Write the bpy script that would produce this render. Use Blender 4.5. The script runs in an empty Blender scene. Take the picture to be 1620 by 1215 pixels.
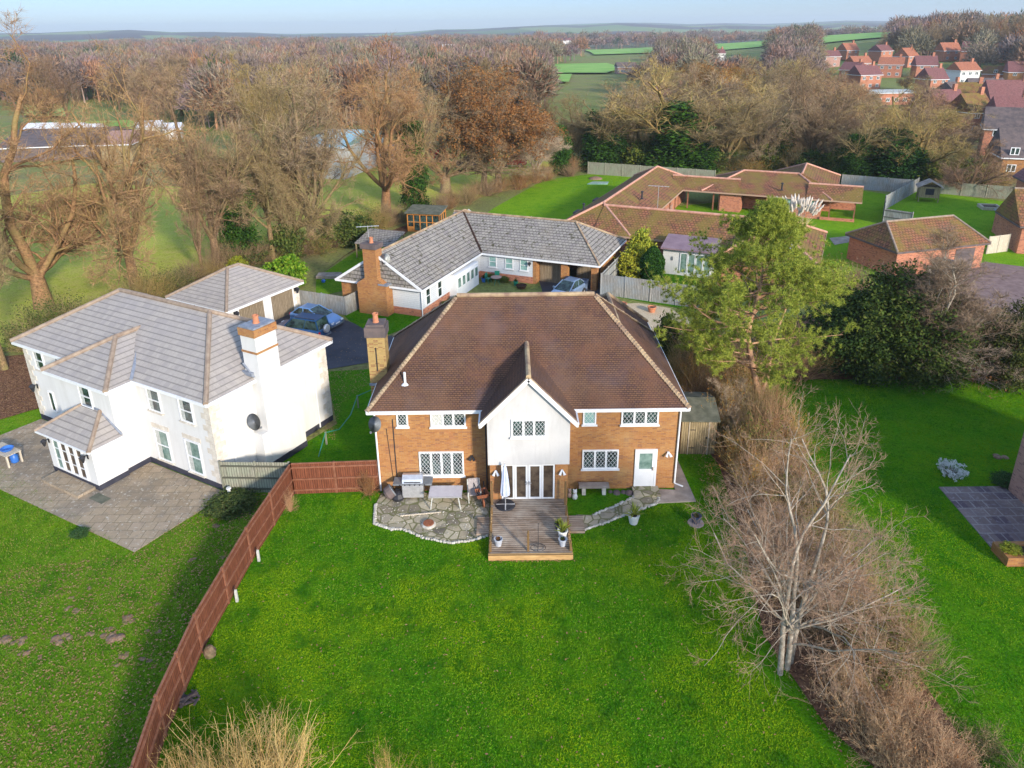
import bpy, math, random
import numpy as np
from mathutils import Vector, Matrix

# ------------------------------------------------------------------ camera, sky, sun, exposure
S = bpy.context.scene
CAMH, FPX, PX, PY = 21.5, 1160.0, 810.0, 500.0
PITCH, ROLL = math.atan(452 / 1160.0), math.atan(35 / 2990.0)
_up0 = Vector((0, math.sin(PITCH), math.cos(PITCH)))
_rt0 = Vector((1, 0, 0))
FW = Vector((0, math.cos(PITCH), -math.sin(PITCH)))
RT = _rt0 * math.cos(ROLL) - _up0 * math.sin(ROLL)
UP = _up0 * math.cos(ROLL) + _rt0 * math.sin(ROLL)
cd = bpy.data.cameras.new("camera"); cam = bpy.data.objects.new("camera", cd)
S.collection.objects.link(cam)
m3 = Matrix((RT, UP, -FW)).transposed()
cam.matrix_world = Matrix.Translation((0, 0, CAMH)) @ m3.to_4x4()
cd.sensor_width = 36; cd.lens = 36 * FPX / 1620; cd.shift_y = -107.5 / 1620
cd.clip_start = .1; cd.clip_end = 40000
S.camera = cam

SUN_EL, SUN_AZ = math.radians(19.0), math.radians(32.0)   # towards the camera's right rear
sdir = Vector((math.sin(SUN_AZ) * math.cos(SUN_EL), -math.cos(SUN_AZ) * math.cos(SUN_EL), math.sin(SUN_EL)))
W = bpy.data.worlds.new("World"); S.world = W; W.use_nodes = True
wn = W.node_tree; sky = wn.nodes.new("ShaderNodeTexSky"); sky.sky_type = 'NISHITA'
sky.sun_disc = False; sky.sun_elevation = SUN_EL
sky.sun_rotation = math.atan2(sdir.x, sdir.y)
sky.air_density = 1.0; sky.dust_density = 0.3; sky.ozone_density = 1.6; sky.altitude = 50
bg = wn.nodes["Background"]; bg.inputs["Strength"].default_value = 0.15
tn = wn.nodes.new("ShaderNodeMixRGB"); tn.blend_type = 'MULTIPLY'; tn.inputs[0].default_value = 1; 
tcw = wn.nodes.new("ShaderNodeTexCoord"); spw = wn.nodes.new("ShaderNodeSeparateXYZ"); rpw = wn.nodes.new("ShaderNodeValToRGB")
e0 = rpw.color_ramp.elements; e0[0].color = (.23, .29, .44, 1); e0[1].color = (1.14, 1.04, 1.0, 1); e0[1].position = .3; e2 = e0.new(.08); e2.color = (.15, .225, .46, 1)
wn.links.new(tcw.outputs['Generated'], spw.inputs[0]); wn.links.new(spw.outputs[2], rpw.inputs[0]); wn.links.new(rpw.outputs[0], tn.inputs[2])
wn.links.new(sky.outputs[0], tn.inputs[1]); wn.links.new(tn.outputs[0], bg.inputs[0])
sl = bpy.data.lights.new("sun", 'SUN'); sl.energy = 2.0; sl.angle = math.radians(5); sl.color = (1, .91, .78)
so = bpy.data.objects.new("sun", sl); S.collection.objects.link(so)
so.rotation_euler = sdir.to_track_quat('Z', 'Y').to_euler()
S.view_settings.view_transform = 'Standard'; S.view_settings.look = 'None'
S.view_settings.exposure = 1.5; S.view_settings.gamma = 1.0
S.cycles.max_bounces = 5; S.cycles.diffuse_bounces = 2; S.cycles.glossy_bounces = 2
S.cycles.transparent_max_bounces = 6; S.cycles.volume_bounces = 0; S.cycles.use_denoising = True

# ------------------------------------------------------------------ helpers
random.seed(7)
COL = S.collection
R = math.radians

def G(x, y, z=0.0):
    """ground (or level z) point seen at photo position x, y"""
    d = FW + RT * ((x - PX) / FPX) - UP * ((y - PY) / FPX)
    t = (z - CAMH) / d.z
    return Vector((d.x * t, d.y * t, z))

def ztop(x, y, base):
    """height above a base point that reaches photo position x, y"""
    d = FW + RT * ((x - PX) / FPX) - UP * ((y - PY) / FPX)
    t = (d.x * base.x + d.y * base.y) / (d.x ** 2 + d.y ** 2)
    return CAMH + d.z * t

def toP(p):
    q = Vector(p) - Vector((0, 0, CAMH)); z = q.dot(FW)
    return PX + FPX * q.dot(RT) / z, PY - FPX * q.dot(UP) / z

def tag(o, label=None, cat=None, group=None, kind=None):
    if label: o['label'] = label
    if cat: o['category'] = cat
    if group: o['group'] = group
    if kind: o['kind'] = kind
    return o

def thing(name, label, cat, loc=(0, 0, 0), rz=0.0, group=None):
    o = bpy.data.objects.new(name, None); COL.objects.link(o)
    o.location = loc; o.rotation_euler = (0, 0, rz); o.empty_display_size = .3
    return tag(o, label, cat, group)

def dup(root, loc=None, rz=None, label=None, group=None, scale=None, color=None):
    r = root.copy(); COL.objects.link(r)
    if loc is not None: r.location = loc
    if rz is not None: r.rotation_euler = (0, 0, rz)
    if scale is not None: r.scale = scale
    if label: r['label'] = label
    if group: r['group'] = group
    if color: r.color = color
    for ch in list(root.children):
        c = ch.copy(); COL.objects.link(c); c.parent = r
        if color: c.color = color
        for g in ch.children:
            d = g.copy(); COL.objects.link(d); d.parent = c
            if color: d.color = color
    return r

class MB:
    def __init__(s, M=None): s.v = []; s.f = []; s.M = M or Matrix.Identity(4); s.smooth = False
    def add(s, vs, fs):
        n = len(s.v); s.v += [s.M @ Vector(v) for v in vs]; s.f += [tuple(i + n for i in f) for f in fs]; return s
    def box(s, x0, x1, y0, y1, z0, z1):
        return s.add([(x0, y0, z0), (x1, y0, z0), (x1, y1, z0), (x0, y1, z0), (x0, y0, z1), (x1, y0, z1), (x1, y1, z1), (x0, y1, z1)],
                     [(0, 3, 2, 1), (4, 5, 6, 7), (0, 1, 5, 4), (1, 2, 6, 5), (2, 3, 7, 6), (3, 0, 4, 7)])
    def poly(s, pts): return s.add(pts, [tuple(range(len(pts)))])
    def prism(s, pts, z0, z1):
        n = len(pts); v = [(p[0], p[1], z0) for p in pts] + [(p[0], p[1], z1) for p in pts]
        f = [tuple(range(n - 1, -1, -1)), tuple(range(n, 2 * n))] + [(i, (i + 1) % n, n + (i + 1) % n, n + i) for i in range(n)]
        return s.add(v, f)
    def bar(s, a, b, w, h=None):
        """rectangular bar from a to b"""
        h = h or w; a = Vector(a); b = Vector(b); t = (b - a).normalized()
        r = Vector((0, 0, 1)) if abs(t.z) < .95 else Vector((1, 0, 0))
        u = t.cross(r).normalized() * w / 2; v = u.cross(t).normalized() * h / 2
        vs = [p + i * u + j * v for p in (a, b) for i, j in ((-1, -1), (1, -1), (1, 1), (-1, 1))]
        return s.add(vs, [(0, 1, 2, 3), (7, 6, 5, 4), (0, 4, 5, 1), (1, 5, 6, 2), (2, 6, 7, 3), (3, 7, 4, 0)])
    def tube(s, path, r, n=8, r2=None):
        path = [Vector(p) for p in path]; k = len(path); vs = []
        rs = r if isinstance(r, (list, tuple)) else [r + ((r2 if r2 is not None else r) - r) * i / max(1, k - 1) for i in range(k)]
        for i, p in enumerate(path):
            t = (path[min(i + 1, k - 1)] - path[max(i - 1, 0)]).normalized()
            q = Vector((0, 0, 1)) if abs(t.z) < .9 else Vector((1, 0, 0))
            u = t.cross(q).normalized(); w = u.cross(t)
            vs += [p + (u * math.cos(a) + w * math.sin(a)) * rs[i] for a in [2 * math.pi * j / n for j in range(n)]]
        fs = [(i * n + j, i * n + (j + 1) % n, (i + 1) * n + (j + 1) % n, (i + 1) * n + j) for i in range(k - 1) for j in range(n)]
        fs += [tuple(range(n - 1, -1, -1)), tuple(range((k - 1) * n, k * n))]
        return s.add(vs, fs)
    def lathe(s, prof, c=(0, 0, 0), n=16):
        vs = []; k = len(prof)
        for r, z in prof: vs += [(c[0] + r * math.cos(2 * math.pi * j / n), c[1] + r * math.sin(2 * math.pi * j / n), c[2] + z) for j in range(n)]
        fs = [(i * n + j, i * n + (j + 1) % n, (i + 1) * n + (j + 1) % n, (i + 1) * n + j) for i in range(k - 1) for j in range(n)]
        if prof[0][0] > 0: fs.append(tuple(range(n - 1, -1, -1)))
        if prof[-1][0] > 0: fs.append(tuple(range((k - 1) * n, k * n)))
        return s.add(vs, fs)
    def loft(s, rings):
        n = len(rings[0]); vs = [p for r in rings for p in r]; k = len(rings)
        fs = [(i * n + j, i * n + (j + 1) % n, (i + 1) * n + (j + 1) % n, (i + 1) * n + j) for i in range(k - 1) for j in range(n)]
        fs += [tuple(range(n - 1, -1, -1)), tuple(range((k - 1) * n, k * n))]
        return s.add(vs, fs)
    def build(s, name, mat, parent=None, smooth=False, uv=True):
        me = bpy.data.meshes.new(name); me.from_pydata([tuple(v) for v in s.v], [], s.f)
        if uv:
            l = me.uv_layers.new(name="UVMap"); arr = []
            for p in me.polygons:
                n = p.normal
                u = Vector((0, 0, 1)).cross(n)
                u = u.normalized() if u.length > .05 else Vector((1, 0, 0))
                w = n.cross(u)
                for i in p.vertices:
                    c = me.vertices[i].co; arr += [c.dot(u), c.dot(w)]
            l.data.foreach_set("uv", arr)
        if mat: me.materials.append(mat)
        if smooth: me.polygons.foreach_set("use_smooth", [True] * len(me.polygons))
        o = bpy.data.objects.new(name, me); COL.objects.link(o)
        if parent: o.parent = parent
        return o

def np_mesh(name, V, quads=None, tris=None, mat=None, parent=None, col=None, smooth=False):
    me = bpy.data.meshes.new(name); V = np.asarray(V, dtype=np.float32).reshape(-1, 3)
    quads = np.zeros((0, 4), int) if quads is None else quads; tris = np.zeros((0, 3), int) if tris is None else tris
    me.vertices.add(len(V)); me.vertices.foreach_set("co", V.ravel())
    li = np.concatenate([quads.ravel(), tris.ravel()]).astype(np.int32)
    tot = np.concatenate([np.full(len(quads), 4), np.full(len(tris), 3)]).astype(np.int32)
    st = np.concatenate([[0], np.cumsum(tot)[:-1]]).astype(np.int32)
    me.loops.add(len(li)); me.loops.foreach_set("vertex_index", li)
    me.polygons.add(len(tot)); me.polygons.foreach_set("loop_start", st); me.polygons.foreach_set("loop_total", tot)
    if col is not None:
        a = me.color_attributes.new("tint", 'FLOAT_COLOR', 'POINT')
        a.data.foreach_set("color", np.concatenate([col, np.ones((len(col), 1))], 1).astype(np.float32).ravel())
    me.update(calc_edges=True)
    if smooth: me.polygons.foreach_set("use_smooth", [True] * len(tot))
    if mat: me.materials.append(mat)
    o = bpy.data.objects.new(name, me); COL.objects.link(o)
    if parent: o.parent = parent
    return o

# ------------------------------------------------------------------ materials
class NT:
    def __init__(s, name, rough=.8, spec=.3, metal=0.0):
        s.m = bpy.data.materials.new(name); s.m.use_nodes = True; s.t = s.m.node_tree
        s.b = s.t.nodes["Principled BSDF"]; s.b.inputs["Roughness"].default_value = rough
        s.b.inputs["Specular IOR Level"].default_value = spec; s.b.inputs["Metallic"].default_value = metal
        s.tc = s.n("TexCoord")
    def n(s, t, **k):
        x = s.t.nodes.new("ShaderNode" + t)
        for a, b in k.items(): setattr(x, a, b)
        return x
    def l(s, a, b): s.t.links.new(a, b)
    def co(s, kind='Object', scale=None):
        o = s.tc.outputs[kind]
        if scale is None: return o
        mp = s.n("Mapping"); mp.inputs["Scale"].default_value = scale if isinstance(scale, (tuple, list)) else (scale,) * 3
        s.l(o, mp.inputs[0]); return mp.outputs[0]
    def noise(s, scale, detail=3, kind='Object', rough=.6, vec=None):
        x = s.n("TexNoise"); x.inputs["Scale"].default_value = scale; x.inputs["Detail"].default_value = detail
        x.inputs["Roughness"].default_value = rough; s.l(vec or s.co(kind), x.inputs["Vector"]); return x.outputs["Fac"]
    def ramp(s, fac, stops):
        x = s.n("ValToRGB"); e = x.color_ramp.elements
        while len(e) < len(stops): e.new(.5)
        for i, (p, c) in enumerate(stops):
            e[i].position = p; e[i].color = (c, c, c, 1) if isinstance(c, (int, float)) else (*c, 1)
        s.l(fac, x.inputs[0]); return x.outputs[0]
    def mix(s, fac, a, b, mode='MIX'):
        x = s.n("MixRGB", blend_type=mode)
        for i, v in ((0, fac), (1, a), (2, b)):
            if isinstance(v, (int, float)): x.inputs[i].default_value = v
            elif isinstance(v, tuple): x.inputs[i].default_value = (*v, 1)
            else: s.l(v, x.inputs[i])
        return x.outputs[0]
    def bump(s, h, strength=.5, dist=.02):
        x = s.n("Bump"); x.inputs["Strength"].default_value = strength; x.inputs["Distance"].default_value = dist
        s.l(h, x.inputs["Height"]); s.l(x.outputs[0], s.b.inputs["Normal"])
    def out(s, c):
        if isinstance(c, tuple): s.b.inputs["Base Color"].default_value = (*c, 1)
        else: s.l(c, s.b.inputs["Base Color"])
        return s.m

def simple(name, c1, c2=None, scale=3.0, rough=.7, spec=.3, metal=0.0, bump=0, kind='Object', lo=.35, hi=.65):
    t = NT(name, rough, spec, metal)
    if c2 is None: return t.out(c1)
    f = t.noise(scale, 5, kind); c = t.ramp(f, [(lo, c1), (hi, c2)])
    if bump: t.bump(f, bump)
    return t.out(c)

def bricks(name, c1, c2, mortar_or_shadow, w=.225, h=.075, ms=.008, dark=(.12, .06, .04), darkamt=.35, patch=None, bump=.3, rough=.85, off=.5, offs=None, course_shadow=0):
    t = NT(name, rough, .2)
    b = t.n("TexBrick"); b.offset = off; b.inputs["Scale"].default_value = 1
    b.inputs["Brick Width"].default_value = w; b.inputs["Row Height"].default_value = h
    b.inputs["Mortar Size"].default_value = ms; b.inputs["Bias"].default_value = 0; b.inputs["Mortar Smooth"].default_value = .2
    b.inputs["Color1"].default_value = (*c1, 1); b.inputs["Color2"].default_value = (*c2, 1); b.inputs["Mortar"].default_value = (*mortar_or_shadow, 1)  # on tiled roofs this dark colour paints the shadow between courses
    t.l(t.co('UV'), b.inputs["Vector"])
    # a few dark units: second brick lookup via white noise on the cell
    sc = t.n("VectorMath", operation='DIVIDE'); sc.inputs[1].default_value = (w, h, 1); t.l(t.co('UV'), sc.inputs[0])
    fl = t.n("VectorMath", operation='FLOOR'); t.l(sc.outputs[0], fl.inputs[0])
    wn_ = t.n("TexWhiteNoise", noise_dimensions='2D'); t.l(fl.outputs[0], wn_.inputs["Vector"])
    d = t.ramp(wn_.outputs["Value"], [(1 - darkamt, 0.0), (1 - darkamt + .08, .8)])
    c = t.mix(d, b.outputs["Color"], dark)
    c = t.mix(b.outputs["Fac"], c, mortar_or_shadow)
    n1 = t.noise(1.1, 4, 'UV'); n2 = t.noise(9, 4, 'UV')
    c = t.mix(t.ramp(n2, [(.3, .25), (.7, 0.0)]), c, tuple(x * .5 for x in c1))
    if patch:
        for (pc, sc_, lo, hi, amt) in patch:
            c = t.mix(t.ramp(t.noise(sc_, 5, 'Object', .65), [(lo, 0.0), (hi, amt)]), c, pc)
    if course_shadow:  # dark line along each tile course paints in its shadow
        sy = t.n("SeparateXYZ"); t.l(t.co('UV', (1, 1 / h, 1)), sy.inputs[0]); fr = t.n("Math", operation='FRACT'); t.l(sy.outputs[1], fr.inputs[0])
        c = t.mix(t.ramp(fr.outputs[0], [(0, course_shadow), (.13, course_shadow), (.24, 0.0), (1.0, 0.0)]), c, tuple(x * .28 for x in c1))
    inv = t.ramp(b.outputs["Fac"], [(0, 1.0), (1, 0.0)])
    t.bump(t.mix(.3, inv, n2), bump, .015)
    return t.out(c)

def island(name, cols, rough=.85, scale=None, tint=True, trans=0.0):
    """foliage / twigs: one random tone for every leaf or twig, times the object's own tint"""
    t = NT(name, rough, .06)
    g = t.n("NewGeometry"); k = len(cols)
    c = t.ramp(g.outputs["Random Per Island"], [(i / max(1, k - 1), cols[i]) for i in range(k)])
    if tint:
        oi = t.n("ObjectInfo"); c = t.mix(1.0, c, oi.outputs["Color"], 'MULTIPLY')
    t.out(c)
    if trans:
        tr = t.n("BsdfTranslucent"); t.l(c, tr.inputs[0]); ms = t.n("MixShader"); ms.inputs[0].default_value = trans
        t.l(t.b.outputs[0], ms.inputs[1]); t.l(tr.outputs[0], ms.inputs[2])
        t.l(ms.outputs[0], t.t.nodes["Material Output"].inputs[0])
    return t.m

def lawn_mat(name, g1, g2, g3, leaf=0.0, soil=0.0, moss=.3):
    t = NT(name, .95, .03)
    big = t.noise(.13, 4); mid = t.noise(.9, 6, rough=.75); fine = t.noise(7, 5, rough=.8)
    c = t.ramp(big, [(.34, g1), (.64, g2)])
    c = t.mix(t.ramp(mid, [(.42, 0.0), (.72, .8)]), c, g3)
    c = t.mix(t.ramp(mid, [(.28, .55), (.45, 0.0)]), c, tuple(x * .45 for x in g1))
    c = t.mix(t.ramp(fine, [(.36, .7), (.52, 0.0)]), c, tuple(x * .35 for x in g1))
    c = t.mix(t.ramp(t.noise(16, 4, rough=.8), [(.56, 0.0), (.68, .7)]), c, tuple(min(1, x * 1.7) for x in g3))
    if leaf:
        v = t.n("TexVoronoi"); v.inputs["Scale"].default_value = 5; t.l(t.co(), v.inputs["Vector"])
        c = t.mix(t.ramp(v.outputs["Distance"], [(.1, leaf), (.17, 0.0)]), c, (.3, .17, .07))
    t.bump(t.mix(.5, mid, fine), 1.0, .12)
    return t.out(c)

MT = {}
MT['lawn'] = lawn_mat('lawn_grass', (.035, .165, .003), (.07, .225, .004), (.13, .25, .008))
MT['lawn_leafy'] = lawn_mat('lawn_with_leaves', (.07, .20, .006), (.13, .28, .010), (.21, .30, .02), leaf=.8)
MT['lawn_bright'] = lawn_mat('bright_grass', (.11, .28, .01), (.17, .34, .012), (.24, .36, .02))  # lighter, yellower green than the main lawn
def ground_mat():
    t = NT('rough_ground', .95, .1)
    big = t.noise(.013, 5, rough=.6); mid = t.noise(.09, 6, rough=.7); fine = t.noise(3, 6, rough=.75)
    c = t.ramp(mid, [(.3, (.19, .17, .08)), (.5, (.28, .28, .08)), (.68, (.26, .19, .12))])
    c = t.mix(t.ramp(big, [(.42, 0.0), (.6, .7)]), c, (.20, .29, .06))
    c = t.mix(t.ramp(fine, [(.35, .6), (.6, 0.0)]), c, (.05, .04, .02))
    # far country: woods and fields in large patches beyond the village
    v = t.n("TexVoronoi"); v.inputs["Scale"].default_value = .0042; t.l(t.co('Object', (1, .45, 1)), v.inputs["Vector"])
    vc = t.ramp(v.outputs["Color"], [(.3, (.12, .095, .09)), (.55, (.15, .15, .1)), (.62, (.16, .24, .09)), (.8, (.26, .29, .13))])
    px = t.n("SeparateXYZ"); t.l(t.co(), px.inputs[0])
    far = t.n("MapRange"); far.inputs[1].default_value = 700; far.inputs[2].default_value = 1300; t.l(px.outputs[1], far.inputs[0])
    c = t.mix(far.outputs[0], c, vc)
    t.bump(fine, .8, .1)
    return t.out(c)
MT['ground'] = ground_mat()
MT['leaf_litter'] = simple('leaf_litter_bed', (.07, .035, .02), (.22, .11, .06), 7, .95, .1, bump=.6)
MT['meadow'] = lawn_mat('rough_meadow', (.35, .38, .05), (.46, .50, .07), (.48, .38, .13))
MT['field'] = simple('crop_field', (.20, .38, .07), (.30, .46, .11), .05, .95, .1)
MT['asphalt'] = (lambda t: (t.bump(t.noise(30, 3), .4, .02), t.out(t.mix(t.ramp(t.noise(14, 4, rough=.8), [(.66, 0.0), (.74, .5)]), t.ramp(t.noise(.6, 5), [(.35, (.045, .045, .055)), (.65, (.075, .072, .085))]), (.28, .2, .15))))[1])(NT('asphalt_drive', .8, .3))
MT['pinkroad'] = simple('brick_paved_lane', (.17, .11, .10), (.26, .18, .16), 1.5, .9, .2, bump=.3)
MT['gravel'] = simple('shingle', (.40, .30, .18), (.64, .52, .36), 18, .95, .2, bump=.8)
MT['concrete'] = simple('concrete_slab', (.22, .18, .15), (.38, .32, .27), 1.6, .9, .2, bump=.3)
def slabs(name, c1, c2, w, h, mortar_or_shadow, lich, dark, ms=.02):
    return bricks(name, c1, c2, mortar_or_shadow, w, h, ms, dark, .25, [(lich, 6, .56, .62, .75), (dark, .5, .45, .7, .65), (lich, 1.1, .5, .75, .35)], .5, off=.5)
MT['patio'] = bricks('weathered_patio_slabs', (.31, .235, .155), (.40, .31, .21), (.20, .16, .10), .6, .6, .018, (.40, .31, .22), .2, [((.17, .15, .125), .3, .47, .62, .7), ((.6, .57, .5), 7, .58, .66, .6), ((.2, .17, .13), 3, .5, .7, .5)], .4, off=.5)
def crazy(name, cols, joint, sc, patches):
    t = NT(name, .9, .2); v = t.n("TexVoronoi"); v.inputs["Scale"].default_value = sc; t.l(t.co(), v.inputs["Vector"]); e = t.n("TexVoronoi", feature='DISTANCE_TO_EDGE'); e.inputs["Scale"].default_value = sc; t.l(t.co(), e.inputs["Vector"])
    c = t.ramp(v.outputs["Color"], [(i / (len(cols) - 1) * .7 + .15, x) for i, x in enumerate(cols)])
    for (pc, s_, lo, hi, am) in patches: c = t.mix(t.ramp(t.noise(s_, 5, rough=.7), [(lo, 0.0), (hi, am)]), c, pc)
    c = t.mix(t.ramp(e.outputs["Distance"], [(.03, .9), (.07, 0.0)]), c, joint); t.bump(e.outputs["Distance"], .5, .02); return t.out(c)
MT['patio_dark'] = crazy('crazy_paving', [(.20, .17, .12), (.36, .30, .20), (.46, .40, .28), (.30, .26, .19)], (.13, .13, .05), 1.9, [((.10, .09, .075), .55, .5, .64, .75), ((.62, .58, .46), 5, .6, .68, .7), ((.16, .19, .06), 1.6, .58, .7, .6)])
MT['patio_dark_slabs'] = slabs('mossy_stone_slabs', (.27, .22, .14), (.36, .30, .19), .62, .5, (.32, .30, .19), (.60, .56, .42), (.12, .105, .08), .03)
MT['patio_purple'] = slabs('purple_slabs', (.19, .135, .125), (.27, .20, .18), .62, .62, (.34, .29, .27), (.30, .25, .25), (.10, .07, .09), .035)
MT['brick'] = bricks('yellow_orange_brick', (.35, .14, .042), (.45, .215, .07), (.33, .21, .115), dark=(.24, .10, .055), darkamt=.2,
                     patch=[((.46, .31, .14), .6, .5, .7, .4), ((.38, .155, .075), 1.4, .52, .68, .4)])
MT['brick_red'] = bricks('red_brick', (.46, .15, .08), (.56, .22, .12), (.42, .28, .2), dark=(.2, .06, .05), darkamt=.2)
MT['brick_chim'] = bricks('old_yellow_brick', (.36, .24, .085), (.44, .29, .11), (.33, .25, .12), dark=(.24, .11, .05), darkamt=.3)
MT['brick_pink'] = bricks('pale_pink_brick', (.42, .22, .17), (.5, .28, .22), (.42, .3, .25), dark=(.22, .12, .11), darkamt=.2)
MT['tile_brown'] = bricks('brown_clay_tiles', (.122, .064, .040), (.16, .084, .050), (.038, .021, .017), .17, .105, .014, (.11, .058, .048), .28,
    [((.19, .085, .048), .55, .48, .68, .5), ((.10, .07, .075), .42, .5, .68, .55), ((.34, .24, .13), 7, .66, .72, .5), ((.22, .13, .08), .23, .46, .7, .5)], .6, course_shadow=.6)
MT['tile_red'] = bricks('mossy_red_tiles', (.25, .10, .055), (.33, .13, .07), (.06, .03, .02), .33, .33, .035, (.15, .075, .045), .25,
    [((.19, .145, .03), .5, .4, .6, .75), ((.48, .27, .2), 5, .6, .68, .5)], .8)
MT['tile_orange'] = bricks('orange_tiles', (.42, .15, .08), (.50, .2, .11), (.2, .08, .05), .3, .3, .03, (.3, .12, .08), .2)
MT['tile_far'] = bricks('plum_tiles', (.22, .09, .085), (.27, .12, .11), (.12, .06, .06), .3, .3, .03, (.16, .08, .07), .2)
MT['tile_dark'] = simple('dark_old_tiles', (.09, .075, .075), (.16, .12, .11), 1.2, .9, .2, bump=.3)
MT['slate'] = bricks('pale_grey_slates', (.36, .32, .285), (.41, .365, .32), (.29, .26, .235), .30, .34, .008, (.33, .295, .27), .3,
    [((.33, .30, .29), .5, .45, .7, .5), ((.45, .40, .35), .9, .55, .7, .4)], .5, course_shadow=.5)
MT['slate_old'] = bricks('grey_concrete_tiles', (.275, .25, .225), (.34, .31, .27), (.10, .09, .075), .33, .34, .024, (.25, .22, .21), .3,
    [((.06, .055, .025), 2.3, .575, .62, .95), ((.24, .2, .15), .4, .5, .7, .5), ((.40, .36, .3), 1.1, .5, .7, .4)], .7, course_shadow=.8)
MT['ridge'] = simple('clay_ridge_tiles', (.24, .175, .13), (.35, .27, .20), 3, .9, .2, bump=.4)
MT['ridge_lichen'] = simple('lichened_ridge', (.22, .14, .10), (.46, .34, .20), 1.6, .9, .2, bump=.5)
MT['ridge_pink'] = simple('pink_ridge_tiles', (.42, .20, .14), (.58, .32, .23), 3, .9, .2, bump=.4)
MT['render'] = simple('cream_render', (.60, .58, .54), (.66, .64, .60), .7, .85, .25)
MT['gable_white'] = simple('white_render', (.54, .52, .50), (.63, .61, .585), 1.0, .85, .25, lo=.3, hi=.6)
def streaky(name, c1, c2, c3):
    t = NT(name, .85, .2); c = t.ramp(t.noise(.7, 5), [(.3, c1), (.65, c2)])
    c = t.mix(t.ramp(t.noise(1, 5, vec=t.co('Object', (2.6, 2.6, .35)), rough=.7), [(.48, 0.0), (.72, .55)]), c, c3)
    c = t.mix(t.ramp(t.noise(1.3, 6, rough=.75), [(.55, 0.0), (.75, .4)]), c, c3); t.bump(t.noise(18, 3), .15, .01); return t.out(c)
MT['render'] = streaky('cream_render', (.62, .605, .575), (.66, .645, .62), (.54, .52, .485)); MT['gable_white'] = streaky('white_render', (.50, .485, .47), (.56, .545, .53), (.41, .395, .38))
MT['quoin'] = simple('sandstone_quoin', (.50, .44, .36), (.68, .62, .53), 2.5, .85, .2, bump=.2)
MT['white'] = simple('white_paint', (.70, .70, .70), (.76, .76, .76), 2, .4, .4)
MT['board'] = bricks('white_weatherboard', (.62, .64, .66), (.65, .67, .69), (.36, .38, .42), 40, .16, .008, (.63, .65, .67), .02, bump=.6, rough=.5)
MT['black'] = simple('black_paint', (.02, .02, .024), (.035, .035, .04), 4, .5)
MT['plinth'] = simple('dark_plinth', (.03, .03, .045), (.05, .05, .065), 3, .7)
MT['grey_metal'] = simple('dull_grey_metal', (.13, .14, .15), (.19, .2, .21), 4, .5, .4)
MT['steel'] = simple('brushed_steel', (.55, .55, .56), (.66, .66, .67), 8, .35, .5, .6)
MT['lead'] = simple('lead_flashing', (.17, .19, .23), (.27, .29, .33), 5, .6, .4)
def glass(name, c, c2):
    t = NT(name, .06, .6); t.out(t.ramp(t.noise(2.2, 4), [(.4, c), (.62, c2)])); t.b.inputs["IOR"].default_value = 1.5; return t.m
MT['glass'] = glass('window_glass', (.012, .018, .018), (.05, .085, .08))
MT['glass_green'] = glass('net_curtain_glass', (.10, .17, .14), (.22, .31, .27))
MT['glass_brown'] = glass('door_glass', (.05, .035, .025), (.11, .08, .055))
MT['glass_teal'] = glass('obscured_glass', (.20, .36, .33), (.30, .46, .42))
MT['curtain'] = simple('curtain_cloth', (.35, .36, .33), (.55, .55, .5), 9, .9)
def wood(name, c1, c2, plank=.1, axis=0, rough=.85, grey=None):
    t = NT(name, rough, .2)
    w = t.n("TexWave", bands_direction='XYZ'[axis]); w.inputs["Scale"].default_value = .314 / plank; w.inputs["Distortion"].default_value = 0
    t.l(t.co('UV'), w.inputs["Vector"])
    sc = (1 / plank, .6, 1) if axis == 0 else (.6, 1 / plank, 1)
    n = t.noise(1, 3, vec=t.co('UV', sc)); f = t.noise(1, 4, vec=t.co('UV', (sc[0] * 3, sc[1] * 5, 1)))
    c = t.ramp(n, [(.35, c1), (.65, c2)])
    c = t.mix(t.ramp(f, [(.35, .5), (.6, 0.0)]), c, tuple(x * .45 for x in c1))
    if grey: c = t.mix(t.ramp(t.noise(.8, 4), [(.45, 0.0), (.65, .7)]), c, grey)
    c = t.mix(t.ramp(w.outputs["Fac"], [(.02, .8), (.12, 0.0)]), c, tuple(x * .2 for x in c1))
    t.bump(w.outputs["Fac"], .4, .02)
    return t.out(c)
MT['fence_brown'] = wood('brown_stained_boards', (.15, .048, .024), (.25, .085, .042), .11)
MT['fence_rail'] = simple('stained_rail', (.18, .07, .035), (.28, .12, .07), 5, .8, bump=.2)
MT['fence_grey'] = wood('weathered_grey_boards', (.27, .25, .22), (.42, .41, .38), .14, grey=(.30, .34, .36))
MT['fence_mossy'] = wood('mossy_green_boards', (.22, .21, .15), (.38, .36, .28), .13, grey=(.27, .31, .22))
MT['fence_pale'] = wood('pale_new_boards', (.55, .47, .36), (.66, .58, .46), .14)
MT['deck'] = wood('worn_decking', (.22, .15, .10), (.44, .33, .24), .14, 1, grey=(.50, .42, .33))
MT['deck_pale'] = wood('pale_timber', (.48, .28, .11), (.60, .38, .17), .3, 1)
MT['shed'] = wood('old_shed_boards', (.26, .20, .11), (.42, .33, .18), .12)
MT['cedar'] = wood('orange_timber', (.58, .22, .05), (.70, .30, .07), .2)
MT['garage_door'] = wood('oak_garage_door', (.22, .17, .11), (.32, .25, .17), .15)
MT['felt'] = simple('roofing_felt', (.08, .085, .06), (.15, .15, .11), 2, .95)
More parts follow.
